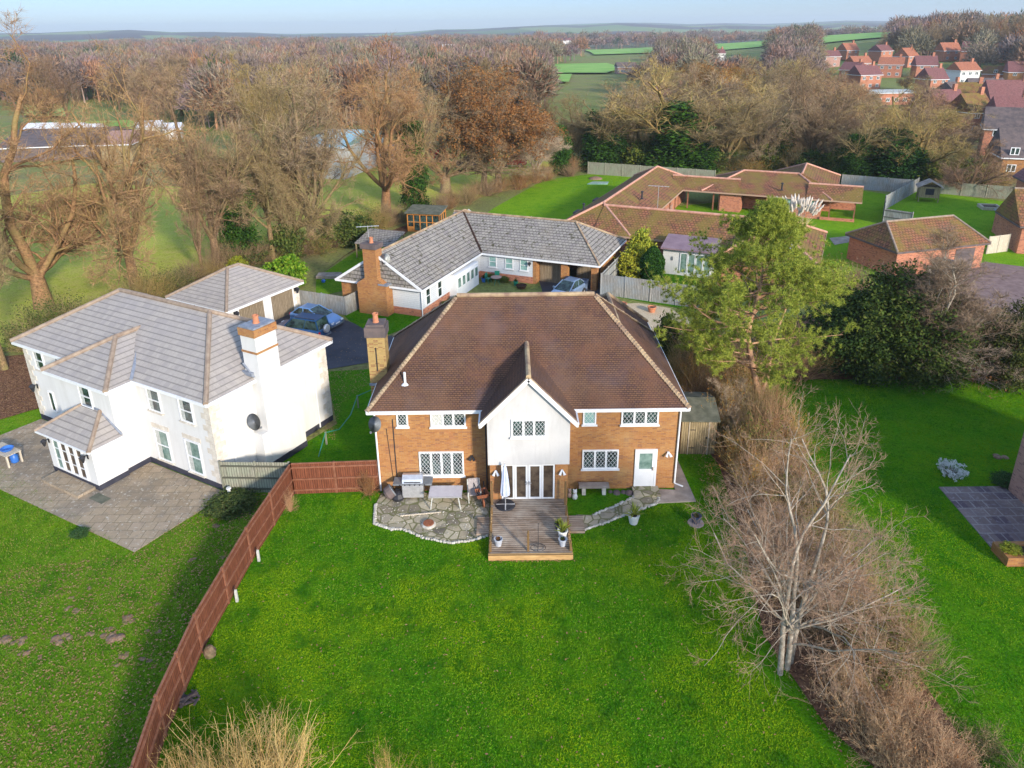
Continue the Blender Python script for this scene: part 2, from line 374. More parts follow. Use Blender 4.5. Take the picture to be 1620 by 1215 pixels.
MT['bark'] = (lambda t: (t.bump(t.noise(9, 5), .9, .05), t.out(t.mix(1.0, t.mix(t.ramp(t.noise(.5, 4), [(.45, 0.0), (.62, .7)]), t.ramp(t.noise(6, 5), [(.35, (.11, .075, .048)), (.65, (.27, .185, .115))]), (.20, .19, .09)), t.n("ObjectInfo").outputs["Color"], 'MULTIPLY')))[1])(NT('tree_bark', .95, .1))
MT['bark_pale'] = simple('pale_bark', (.24, .20, .15), (.46, .40, .32), 6, .9, .1, bump=.5)
MT['bark_pine'] = simple('orange_pine_bark', (.30, .16, .09), (.52, .31, .19), 3, .9, .1, bump=.5)
MT['twig'] = island('twigs', [(.13, .09, .065), (.25, .175, .12), (.36, .265, .17), (.27, .235, .11)], .9)
MT['twig_pale'] = island('pale_twigs', [(.28, .20, .14), (.42, .33, .24), (.52, .42, .30), (.34, .21, .15)], .9)
MT['twig_straw'] = island('straw_stems', [(.42, .26, .09), (.58, .39, .14), (.68, .49, .2), (.36, .19, .08)], .9)
MT['leaf_green'] = island('green_leaves', [(.03, .05, .018), (.055, .085, .025), (.09, .125, .03), (.13, .14, .045)], .6, trans=.15)
MT['leaf_ivy'] = island('ivy_leaves', [(.016, .045, .010), (.03, .075, .014), (.05, .11, .02)], .5, trans=.1)
MT['leaf_pine'] = island('pine_needles', [(.12, .16, .03), (.24, .30, .045), (.38, .42, .06), (.50, .50, .08)], .7, trans=.25)
MT['leaf_yellow'] = island('yellow_leaves', [(.30, .30, .03), (.42, .42, .05), (.22, .30, .04)], .7, trans=.25)
MT['leaf_lime'] = island('glossy_lime_leaves', [(.06, .16, .01), (.14, .28, .02), (.30, .40, .04)], .5, trans=.25)
MT['leaf_orange'] = island('brown_autumn_leaves', [(.18, .075, .025), (.30, .14, .05), (.36, .19, .07)], .8, trans=.2)
MT['leaf_fallen'] = island('fallen_leaf', [(.20, .10, .05), (.34, .18, .08), (.45, .28, .13), (.28, .12, .09)], .9, tint=False)
MT['plume'] = island('cream_plumes', [(.6, .52, .43), (.72, .64, .55)], .9, trans=.2)
def tint_mat():
    t = NT('woodland_canopy', .95, .05); a = t.n("Attribute"); a.attribute_name = 'tint'
    g = t.n("NewGeometry"); k = t.ramp(g.outputs["Random Per Island"], [(0, .65), (1, 1.35)])
    return t.out(t.mix(1.0, a.outputs["Color"], k, 'MULTIPLY'))
MT['canopy'] = tint_mat()
MT['terracotta'] = simple('terracotta', (.42, .16, .08), (.52, .22, .12), 6, .8)
MT['plastic_blue'] = simple('blue_plastic', (.03, .12, .42), (.04, .16, .5), 4, .4, .4)
MT['navy'] = simple('navy_plastic', (.025, .04, .08), (.035, .055, .1), 4, .5, .4)
MT['teal'] = simple('teal_enamel', (.01, .17, .11), (.02, .22, .15), 4, .4, .4)
MT['pot_grey'] = simple('blue_grey_glaze', (.36, .38, .42), (.46, .48, .52), 5, .5, .4)
MT['pot_white'] = simple('white_glaze', (.6, .6, .57), (.7, .7, .67), 5, .5, .4)
MT['soil'] = simple('potting_soil', (.03, .02, .012), (.06, .04, .025), 20, .95)
MT['molehill'] = simple('crumbled_soil', (.15, .09, .055), (.30, .19, .13), 9, .95, bump=.8)
MT['stone'] = simple('white_cobbles', (.30, .27, .21), (.58, .55, .48), 7, .8)
MT['parasol'] = simple('pale_blue_canvas', (.48, .53, .68), (.62, .66, .78), 5, .85)
MT['rust'] = simple('rusty_metal', (.20, .07, .035), (.32, .12, .06), 9, .9, .2)
MT['weave'] = simple('grey_weave', (.24, .20, .19), (.42, .38, .37), 25, .9)
MT['pale_tabletop'] = simple('pale_glass_top', (.50, .46, .48), (.56, .52, .53), 3, .35, .4)  # pale grey colour of the glass tabletop
def paint(name, c):
    t = NT(name, .28, .5, .35); t.b.inputs["Coat Weight"].default_value = .6; t.b.inputs["Coat Roughness"].default_value = .08
    return t.out(t.mix(t.ramp(t.noise(3, 3), [(.4, 0.0), (.7, .25)]), c, tuple(x * .7 for x in c)))
MT['car_light'] = paint('pale_blue_car_paint', (.16, .31, .58)); MT['car_navy'] = paint('navy_car_paint', (.02, .085, .22))
MT['car_silver'] = paint('silver_blue_car_paint', (.25, .34, .48))
MT['tyre'] = simple('tyre_rubber', (.02, .02, .02), (.03, .03, .03), 5, .9)
MT['red_lens'] = simple('red_lens', (.4, .01, .01)); MT['clear_lens'] = simple('clear_lens', (.7, .72, .74), rough=.15)
MT['amber'] = simple('orange_flowers', (.6, .16, .02), (.7, .3, .03), 20, .8)

# ------------------------------------------------------------------ ground and flat surfaces
def hill(x, y):
    d = math.hypot(x, y); az = math.degrees(math.atan2(x, max(y, 1)))
    s = lambda a, b, v: max(0.0, min(1.0, (v - a) / (b - a))) ** 2 * (3 - 2 * max(0.0, min(1.0, (v - a) / (b - a))))
    h = 15 * s(260, 620, d) * s(12, 30, az) * (1 - s(900, 1500, d))
    h += (26 + 14 * math.sin(az * .21 + 1) + 16 * s(2, 9, az) * (1 - s(24, 28, az)) + 4 * math.sin(az * .9)) * s(1500, 4200, d)
    h += (22 * s(-2, 6, az)) * s(4500, 6500, d)
    h += 3 * math.sin(x * .013) * math.sin(y * .011 + 1) * s(500, 1100, d)
    return h

def make_ground():
    rr = [0] + [12 * 1.085 ** i for i in range(83)]; na = 140; V = []; F = []
    for r in rr:
        for j in range(na):
            a = 2 * math.pi * j / na; x, y = r * math.sin(a), r * math.cos(a); V.append((x, y, hill(x, y) if y > 0 else 0))
    for i in range(len(rr) - 1):
        for j in range(na): F.append((i * na + j, (i + 1) * na + j, (i + 1) * na + (j + 1) % na, i * na + (j + 1) % na))
    b = MB(); b.v = [Vector(v) for v in V]; b.f = F
    o = b.build('ground', MT['ground'], uv=False, smooth=True); tag(o, kind='structure')
make_ground()

LV = [0]
def sheet(name, pts, mat, lv=1, px=True, th=None):
    LV[0] += 1; lv = LV[0]
    P = [G(*p) if px else Vector((*p, 0)) for p in pts]
    z = .003 * lv; b = MB()
    if th: b.prism([(p.x, p.y) for p in P], 0, th)
    else: b.poly([(p.x, p.y, z) for p in P])
    o = b.build(name, MT[mat])
    if o.data.polygons[0].normal.z < 0 and not th: o.data.flip_normals()
    return tag(o, kind='structure')

sheet('lawn', [(-11.1, 30.9), (-11.5, 26), (-11.72, 21), (-11.55, 17.5), (-11.15, 15), (-10.0, 10), (-9, 2), (16, 2), (13.6, 16), (11.9, 21), (11.3, 27), (11.2, 34), (11.4, 45.5), (8, 46), (-9.5, 45.5), (-12.7, 45.2), (-10.4, 38), (-14.6, 31.2)], 'lawn', 1, False)
sheet('side_lawn', [(-11.1, 30.9), (-11.5, 26), (-11.72, 21), (-11.55, 17.5), (-11.15, 15), (-10.0, 10), (-9, 2), (-40, 2), (-46, 30), (-33, 47), (-28, 40)], 'lawn_leafy', 1, False)
sheet('neighbour_lawn', [(16, 2), (13.6, 16), (11.9, 21), (11.5, 30), (12, 44), (36, 44), (44, 38), (44, 2)], 'lawn', 1, False)
bw = lambda x, y: tuple((Matrix.Rotation(R(-24.5), 2) @ Vector((x, y)) + Vector((16, 72))))
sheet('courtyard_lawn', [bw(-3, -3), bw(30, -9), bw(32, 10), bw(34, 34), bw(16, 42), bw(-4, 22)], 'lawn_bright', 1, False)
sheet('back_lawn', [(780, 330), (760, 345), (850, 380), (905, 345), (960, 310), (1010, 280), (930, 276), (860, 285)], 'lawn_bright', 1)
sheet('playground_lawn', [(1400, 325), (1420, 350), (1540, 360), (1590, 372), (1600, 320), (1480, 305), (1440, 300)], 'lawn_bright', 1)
sheet('verge_lawn', [(962, 468), (1100, 492), (1120, 440), (985, 400), (955, 440)], 'lawn', 1)
sheet('front_lawn', [(560, 515), (545, 500), (575, 470), (700, 468), (900, 468), (860, 470), (770, 500), (640, 520), (600, 535)], 'lawn', 2)
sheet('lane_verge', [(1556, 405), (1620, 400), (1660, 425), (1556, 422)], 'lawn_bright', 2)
sheet('garden_grass', [(500, 440), (560, 400), (640, 378), (600, 420), (545, 460), (500, 470)], 'lawn_leafy', 1)
sheet('meadow', [(0, 560), (260, 470), (380, 405), (600, 345), (770, 310), (860, 285), (900, 262), (800, 235), (560, 245), (380, 300), (150, 290), (-120, 330), (-320, 420)], 'meadow', 1)
for i, p in enumerate([[(855, 104), (960, 102), (985, 110), (960, 118), (855, 118)], [(857, 121), (905, 120), (900, 133), (855, 132)], [(925, 77), (1040, 74), (1035, 86), (940, 89)],
                       [(1120, 71), (1225, 69), (1230, 82), (1125, 84)], [(1292, 71), (1420, 68), (1410, 86), (1300, 88)], [(40, 171), (95, 168), (110, 190), (40, 188)], [(50, 200), (215, 196), (220, 216), (60, 216)]]):
    P = [G(*q) for q in p]; b = MB(); N = 8
    # follows the rise of the land
    for k in range(1, len(P) - 1):
        A, B_, C_ = P[0], P[k], P[k + 1]
        for u in range(N):
            for v in range(N - u):
                f = lambda a, c: A + (B_ - A) * a / N + (C_ - A) * c / N
                t = [f(u, v), f(u + 1, v), f(u, v + 1)]; b.poly([(q.x, q.y, hill(q.x, q.y) + 1.0) for q in t])
                if u + v < N - 1: t = [f(u + 1, v), f(u + 1, v + 1), f(u, v + 1)]; b.poly([(q.x, q.y, hill(q.x, q.y) + 1.0) for q in t])
    tag(b.build('field', MT['field']), kind='structure')
sheet('drive', [(380, 540), (425, 500), (520, 497), (560, 512), (600, 535), (640, 528), (780, 500), (860, 468), (852, 442), (948, 440), (955, 470), (1000, 490), (1075, 535), (1110, 560), (1060, 572), (900, 580), (700, 575), (596, 572), (512, 586), (440, 620)], 'asphalt', 3)
sheet('shingle_circle', [(965, 482), (1010, 480), (1060, 488), (1092, 505), (1085, 525), (1050, 536), (1010, 533), (975, 520)], 'gravel', 4)
sheet('lane', [(1090, 545), (1240, 520), (1400, 490), (1440, 440), (1500, 425), (1560, 415), (1680, 430), (1760, 470), (1620, 510), (1560, 560), (1500, 600), (1380, 560), (1180, 560)], 'pinkroad', 2)
sheet('courtyard_path', [(1312, 377), (1380, 370), (1385, 376), (1320, 388)], 'concrete', 3)
sheet('leaf_bank', [(-60, 620), (0, 565), (60, 560), (90, 600), (90, 640), (50, 650), (0, 665)], 'leaf_litter', 2)
sheet('woodland_floor', [(500, 440), (545, 405), (620, 365), (660, 350), (640, 372), (560, 395), (520, 425)], 'leaf_litter', 2)
sheet('hedge_bed', [(11.0, 46), (9.6, 42), (10.8, 33), (10.3, 27), (9.4, 21.5), (10.2, 17.5), (11.8, 15), (12.6, 8), (15.6, 8), (14.4, 16), (14.2, 21), (14.8, 27), (15.6, 34), (16, 44)], 'leaf_litter', 3, False)
sheet('evergreen_bed', [(14, 43.2), (40, 42.4), (40, 54), (24, 55), (13, 48)], 'leaf_litter', 4, False)

# ------------------------------------------------------------------ house parts
def frame(loc, deg): return Matrix.Translation((loc[0], loc[1], 0)) @ Matrix.Rotation(R(deg), 4, 'Z')

def hip_roof(root, x0, x1, y0, y1, ze, zr, mat='slate', ridge='ridge', hips=(1, 1), axis='x', fascia='white', name='roof', th=.14, bonnet=False, rr=.11, run=None, gut=.07):
    """hip or gable roof over an eave box; ridge along axis; hips=(low end, high end) hipped or gabled"""
    b = MB()
    if axis == 'x': half = (y1 - y0) / 2; ym = (y0 + y1) / 2; rn = run or half; a = (x0 + (rn if hips[0] else 0), ym, zr); c = (x1 - (rn if hips[1] else 0), ym, zr)
    else: half = (x1 - x0) / 2; xm = (x0 + x1) / 2; rn = run or half; a = (xm, y0 + (rn if hips[0] else 0), zr); c = (xm, y1 - (rn if hips[1] else 0), zr)
    A, B_, C_, D = (x0, y0, ze), (x1, y0, ze), (x1, y1, ze), (x0, y1, ze)
    if axis == 'x': fs = [(A, B_, c, a), (C_, D, a, c), (D, A, a), (B_, C_, c)]; hl = [(A, a), (D, a), (B_, c), (C_, c)]; he = [0, 0, 1, 1]
    else: fs = [(B_, C_, c, a), (D, A, a, c), (A, B_, a), (C_, D, c)]; hl = [(A, a), (B_, a), (C_, c), (D, c)]; he = [0, 0, 1, 1]
    for f in fs: b.poly(f)
    b.poly([D, C_, B_, A])
    ro = b.build(name, MT[mat], root)
    g = MB()
    for p, q in ((A, B_), (B_, C_), (C_, D), (D, A)):
        p2 = Vector(p) - Vector((0, 0, .09)); q2 = Vector(q) - Vector((0, 0, .09)); g.bar(p2, q2, gut, .17)
    g.build('fascia', MT[fascia], ro, uv=False)
    if ridge:
        k = MB(); up = Vector((0, 0, rr * .25))
        k.tube([Vector(a) + up, Vector(c) + up], rr, 8) if (Vector(a) - Vector(c)).length > .3 else None
        if not bonnet:
            for (p, q), e in zip(hl, he):
                if hips[e]: k.tube([Vector(p) + up, Vector(q) + up], rr, 8)
        if k.v: k.build('ridge_tiles', MT[ridge], ro)
        if bonnet:
            for (p, q), e in zip(hl, he):
                k = MB()
                p, q = Vector(p), Vector(q); d = q - p; n = int(d.length / .17); t = d.normalized()
                sd = t.cross(Vector((0, 0, 1))).normalized()
                for i in range(n):
                    c0 = p + t * (.17 * i + .02); u2 = Vector((0, 0, .05 + random.uniform(-.01, .012)))
                    c1 = c0 + t * .19
                    w0, w1 = .16, .12
                    k.add([c0 - sd * w0, c0 + u2 * 2.2, c0 + sd * w0, c1 - sd * w1 - u2 * .3, c1 + u2 * .5, c1 + sd * w1 - u2 * .3, c0 - sd * w0 - u2, c0 + sd * w0 - u2],
                          [(0, 1, 4, 3), (1, 2, 5, 4), (0, 6, 7, 2), (0, 2, 1)])
                k.build('bonnet_hip_tiles', MT[ridge], ro)
    return ro, a, c

def wallbox(root, x0, x1, y0, y1, z0, z1, mat, name='wall'):
    b = MB(); b.box(x0, x1, y0, y1, z0, z1); return b.build(name, MT[mat], root)

FACE = {'f': 0, 'r': 90, 'b': 180, 'l': -90}
def WM(p, face):
    """window space: x right, -y outwards, z up; p = lower left corner on the wall seen from outside"""
    return Matrix.Translation(p) @ Matrix.Rotation(R(FACE[face]), 4, 'Z')

def window(root, p, face, w, h, n=1, lattice=False, mat='glass', sash=False, sill=True, fw=.07, bars=0, name='window', cur=False, fr='white'):
    M = WM(p, face); b = MB(M); d0, d1 = -.06, .02
    b.box(0, fw, d0, d1, 0, h); b.box(w - fw, w, d0, d1, 0, h); b.box(fw, w - fw, d0, d1, 0, fw); b.box(fw, w - fw, d0, d1, h - fw, h)
    cw = (w - 2 * fw) / n
    for i in range(1, n): b.box(fw + cw * i - fw * .65, fw + cw * i + fw * .65, d0 - .003, d1, fw, h - fw)
    if sash: b.box(fw, w - fw, d0 - .003, d1, h * .5 - .025, h * .5 + .025)
    for k in range(1, bars + 1): b.box(fw, w - fw, d0 + .01, d1, h * k / (bars + 1) - .018, h * k / (bars + 1) + .018)
    o = b.build(name, MT[fr], root, uv=False)
    g = MB(M); g.box(fw, w - fw, -.02, .01, fw, h - fw); g.build('glass', MT[mat], o, uv=False)
    if lattice:
        k = MB(M); y = -.026
        for i in range(n):
            a0 = fw + cw * i + (fw * .65 if i else 0); a1 = fw + cw * (i + 1) - (fw * .65 if i < n - 1 else 0); W_ = a1 - a0; H_ = h - 2 * fw
            s = W_ / 2.6; sx = s; sy = s * 1.35
            for sg in (1, -1):
                for c in range(-12, 13):
                    # line x = x0 + sg * t*sx , z = t*sy
                    pts = []
                    for t in (0, H_ / sy): pts.append((a0 + c * sx + sg * t * sx + (0 if sg > 0 else 0), t * sy))
                    (xa, za), (xb, zb) = pts
                    # clip to pane
                    def clip(xa, za, xb, zb):
                        t0, t1 = 0.0, 1.0
                        for (q, lo, hi) in (((xa, xb), a0, a1), ((za, zb), 0, H_)):
                            dd = q[1] - q[0]
                            if abs(dd) < 1e-9: continue
                            u0, u1 = (lo - q[0]) / dd, (hi - q[0]) / dd
                            if u0 > u1: u0, u1 = u1, u0
                            t0, t1 = max(t0, u0), min(t1, u1)
                        return (t0, t1) if t1 - t0 > .03 else None
                    r = clip(xa, za, xb, zb)
                    if r:
                        f = lambda t: (xa + (xb - xa) * t, y, fw + za + (zb - za) * t)
                        k.bar(f(r[0]), f(r[1]), .013, .01)
        k.build('leading', MT['white'], o, uv=False)
    if cur:
        k = MB(M); k.box(fw, fw + (w - 2 * fw) * .33, -.024, -.021, fw, h - fw); k.build('curtain', MT['curtain'], o, uv=False)
    if sill:
        k = MB(M); k.box(-.06, w + .06, -.12, .0, -.07, -.003); k.build('sill', MT['white' if sill is True else sill], o, uv=False)
    return o

def pipe(root, pts, mat='white', r=.045):
    b = MB(); b.tube(pts, r, 6); return b.build('downpipe', MT[mat], root, uv=False)

def dish(name, label, loc, rz, r=.34, mat='grey_metal', arm=.35):
    t = thing(name, label, 'satellite dish', loc, rz)
    b = MB(); n = 18; rings = []
    for k in range(5):
        rr = r * k / 4 + .001
        rings.append([(rr * math.cos(2 * math.pi * j / n), -.24 - (rr / r) ** 2 * .08, rr * 1.08 * math.sin(2 * math.pi * j / n)) for j in range(n)])
    b.M = Matrix.Rotation(R(-22), 4, 'X'); b.loft(rings); b.build('reflector', MT[mat], t, smooth=True, uv=False)
    b = MB(); b.bar((0, 0, -.1), (0, -.26, -.05), .05); b.bar((0, -.28, -.28), (0, -.66, -.16), .03); b.build('arm', MT['black'], t, uv=False)
    b = MB(); b.lathe([(.02, 0), (.05, .02), (.05, .1), (.02, .12)], (0, -.67, -.2), 8); b.build('receiver', MT['grey_metal'], t, uv=False)
    return t

def wall_lamp(label, loc, rz, mat='black', group=None, s=1):
    t = thing('wall_lamp', label, 'lamp', loc, rz, group)
    b = MB(); b.box(-.05 * s, .05 * s, -.03, .0, -.09 * s, .09 * s); b.bar((0, -.02, .05 * s), (0, -.16 * s, .12 * s), .03); b.build('bracket', MT[mat], t, uv=False)
    b = MB(); b.lathe([(.03 * s, -.16 * s), (.10 * s, .06 * s), (.12 * s, .08 * s), (.02 * s, .17 * s)], (0, -.2 * s, .0), 8); b.build('lantern', MT[mat], t, uv=False)
    return t

def spot_pair(label, loc, mat='white', rz=0.0):
    t = thing('security_light', label, 'light', loc, rz)
    b = MB(); b.box(-.05, .05, -.06, 0, -.04, .06); b.build('bracket', MT[mat], t, uv=False)
    for s in (-1, 1):
        b = MB(); b.tube([(s * .03, -.06, .03), (s * .12, -.2, -.14)], [.03, .075], 8); b.build('lamp_head', MT[mat], t, uv=False)
    return t

def chimney_pot(root, x, y, z, h=.34, r=.12, mat='terracotta'):
    b = MB(); b.lathe([(r * 1.15, 0), (r, .06), (r * .85, h * .8), (r * 1.05, h * .85), (r * 1.02, h), (r * .75, h), (r * .7, h * .6)], (x, y, z), 12)
    return b.build('chimney_pot', MT[mat], root, smooth=False, uv=False)

# ------------------------------------------------------------------ the brick house in the middle
def main_house():
    t = thing('detached_house', 'large yellow brick house with brown tiled hip roof and white front gable', 'house', (0, 31.15, 0))
    X0, X1, D = -6.68, 8.03, 8.6
    wallbox(t, X0, X1, 0, D, 0, 4.7, 'brick')
    wallbox(t, 2.9, 8.0, D - .5, 10.3, 0, 4.69, 'brick')
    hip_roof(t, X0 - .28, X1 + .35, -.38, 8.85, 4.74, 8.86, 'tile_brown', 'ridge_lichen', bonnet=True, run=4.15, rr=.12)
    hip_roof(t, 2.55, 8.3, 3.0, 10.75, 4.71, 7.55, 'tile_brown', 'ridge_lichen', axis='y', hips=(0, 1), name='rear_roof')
    # gable: overhanging white first floor
    gx0, gx1, gy = -1.22, 2.64, -1.32; xm = (gx0 + gx1) / 2
    b = MB(); b.add([(gx0, gy, 2.3), (gx1, gy, 2.3), (gx1, gy, 4.75), (xm, gy, 6.82), (gx0, gy, 4.75), (gx0, 1.5, 2.3), (gx1, 1.5, 2.3), (gx1, 1.5, 4.75), (xm, 1.5, 6.82), (gx0, 1.5, 4.75)],
                    [(0, 1, 2, 3, 4), (9, 8, 7, 6, 5), (0, 5, 6, 1), (1, 6, 7, 2), (0, 4, 9, 5)])
    b.build('gable_wall', MT['gable_white'], t)
    ex0, ex1, ez, az_ = gx0 - .32, gx1 + .32, 4.66, 7.0
    b = MB(); yf, yb = gy - .22, 3.2
    for s, ex in ((1, ex0), (-1, ex1)):
        b.add([(ex, yf, ez), (xm, yf, az_), (xm, yb, az_), (ex, yb, ez), (ex, yf, ez - .13), (xm, yf, az_ - .15), (xm, yb, az_ - .15), (ex, yb, ez - .13)],
              [(0, 1, 2, 3), (7, 6, 5, 4), (0, 4, 5, 1), (0, 3, 7, 4)])
    ro = b.build('gable_roof', MT['tile_brown'], t)
    b = MB(); b.tube([(xm, yf, az_ + .02), (xm, 2.85, az_ + .02)], .12, 8); b.build('ridge_tiles', MT['ridge_lichen'], ro)
    b = MB()
    for ex in (ex0, ex1): b.bar((ex, yf - .02, ez - .12), (xm, yf - .02, az_ - .12), .05, .2)
    b.build('bargeboard', MT['white'], ro, uv=False)
    for ex, s in ((ex0, -1), (ex1, 1)): b = MB(); b.bar((ex + s * .03, yf, ez - .06), (ex + s * .03, -.42, ez - .06), .09, .12); b.box(ex - .05, ex + .05, yf + .0, yf + .28, ez - .24, ez - .1); b.build('gable_gutter', MT['white'], ro, uv=False)
    # lichen-edged verge strip
    b = MB()
    for s, ex in ((-1, ex0), (1, ex1)): b.bar((ex, yf + .04, ez + .02), (xm, yf + .04, az_ + .02), .14, .05)
    b.build('verge_tiles', MT['ridge_lichen'], ro)
    # ground floor below the gable
    wallbox(t, gx0 + .08, -.62, gy + .12, .3, 0, 2.29, 'brick', 'bay_wall'); wallbox(t, 1.98, gx1 - .06, gy + .12, .3, 0, 2.29, 'brick', 'bay_wall')
    wallbox(t, -.62, 1.98, gy + .22, .3, 0, .24, 'brick', 'door_step')
    # french doors: two fixed lights and two leaves
    y = gy + .2
    for i, (a, w) in enumerate(((-.6, .62), (1.34, .62))):
        window(t, (a, y, .26), 'f', w, 1.98, mat='glass_brown', sill=False, name='side_light', fw=.08)
    for i, a in enumerate((.03, .69)):
        o = window(t, (a, y, .27), 'f', .64, 1.95, mat='glass_brown', sill=False, name='door', fw=.1)
        k = MB(); hx = a + (.58 if i == 0 else .06); k.box(hx - .02, hx + .02, y - .12, y - .06, 1.12, 1.3); k.box(hx - .08, hx + .08, y - .13, y - .1, 1.2, 1.23); k.build('handle', MT['steel'], o, uv=False)
    # windows: x, z, w, h, lights
    for x, z, w, h, n, m, cu in ((-5.62, 3.71, .55, .88, 1, 'glass', 0), (-3.99, 3.67, 1.7, .92, 3, 'glass', 1), (-4.66, .9, 2.2, 1.38, 4, 'glass', 0),
                             (3.36, 3.71, .64, .9, 1, 'glass_teal', 0), (5.21, 3.67, 1.8, .95, 3, 'glass', 0), (3.38, 1.2, 1.79, 1.08, 3, 'glass', 0)):
        window(t, (x, -.01, z), 'f', w, h, n, True, m, cur=cu, fw=.075)
    window(t, (-.1, gy - .005, 3.83), 'f', 1.63, .93, 3, True, 'glass', fw=.075)
    # back door
    b = MB(WM((5.98, -.01, .15), 'f')); b.box(0, .09, -.07, .02, 0, 2.13); b.box(.99, 1.09, -.07, .02, 0, 2.13); b.box(.09, .99, -.07, .02, 2.03, 2.13)
    d = b.build('door_frame', MT['white'], t, uv=False)
    b = MB(WM((6.07, -.01, .16), 'f')); b.box(0, .9, -.05, .02, 0, 1.0); b.box(0, .13, -.05, .02, 1, 2.02); b.box(.77, .9, -.05, .02, 1, 2.02); b.box(.13, .77, -.05, .02, 1.9, 2.02)
    for i in range(1, 7): b.box(i * .128, i * .128 + .012, -.055, -.04, .12, .92)
    d = b.build('back_door', MT['white'], t, uv=False)
    b = MB(WM((6.07, -.01, .16), 'f')); b.box(.13, .77, -.03, .0, 1, 1.9); b.build('glass', MT['glass_green'], d, uv=False)
    b = MB(WM((6.07, -.01, .16), 'f')); b.box(.8, .84, -.12, -.05, .95, 1.12); b.build('handle', MT['ridge_lichen'], d, uv=False)
    pipe(t, [(X1 + .02, -.08, 4.6), (X1 - .02, -.08, .35), (X1 + .35, -.35, .32)]); pipe(t, [(X0 + .02, -.08, 4.6), (X0 + .02, -.08, .1)])
    pipe(t, [(gx0 - .12, -.08, 4.55), (gx0 - .12, -.08, .1)], 'black', .035)
    b = MB(); b.box(-5.85, -5.8, -.02, .0, .5, 4.1); b.tube([(-6.15, -.03, 3.6), (-6.0, -.03, .6)], .014, 4); b.build('cable', MT['black'], t, uv=False)
    # soil vent pipe
    b = MB(); b.tube([(-5.2, .7, 5.2), (-5.2, .7, 6.25)], .06, 8); b.lathe([(.2, 0), (.07, .08)], (-5.2, .66, 5.62), 8); b.build('vent_pipe', MT['white'], t, uv=False)
    # chimney at the left gable
    cx, cy = -6.68, 3.1
    b = MB(); b.box(cx - .62, cx + .28, cy - .42, cy + .5, 0, 7.25); ch = b.build('chimney', MT['brick_chim'], t)
    b = MB(); b.box(cx - .7, cx + .36, cy - .5, cy + .58, 7.26, 7.78); b.box(cx - .62, cx + .28, cy - .42, cy + .5, 7.79, 7.92); b.build('chimney_cap', MT['tile_dark'], ch)
    b = MB(); b.box(cx - .22, cx - .17, cy - .46, cy - .425, 5.4, 6.7); b.build('chimney_groove', MT['black'], ch, uv=False)
    chimney_pot(ch, cx - .17, cy, 7.9, .5, .15)
    b = MB(); b.box(cx + .28, cx + .42, cy - .6, cy + .65, 5.05, 5.25); b.box(cx - .66, cx + .3, cy - .5, cy - .43, 4.6, 4.72); b.build('flashing', MT['lead'], ch, uv=False)
main_house()
dish('satellite_dish', 'grey satellite dish on left corner of the brick house', (-6.5, 31.1, 3.9), R(-25), .36)
spot_pair('white twin floodlight left of the brick house french doors', (-.86, 29.93, 1.9)); spot_pair('white twin floodlight right of the brick house french doors', (2.3, 29.93, 1.9))
spot_pair('white twin floodlight between back door and right corner of brick house', (7.6, 31.12, 2.08))
spot_pair('black twin floodlight beside the lower left window of brick house', (-2.05, 31.12, 2.0), 'black')

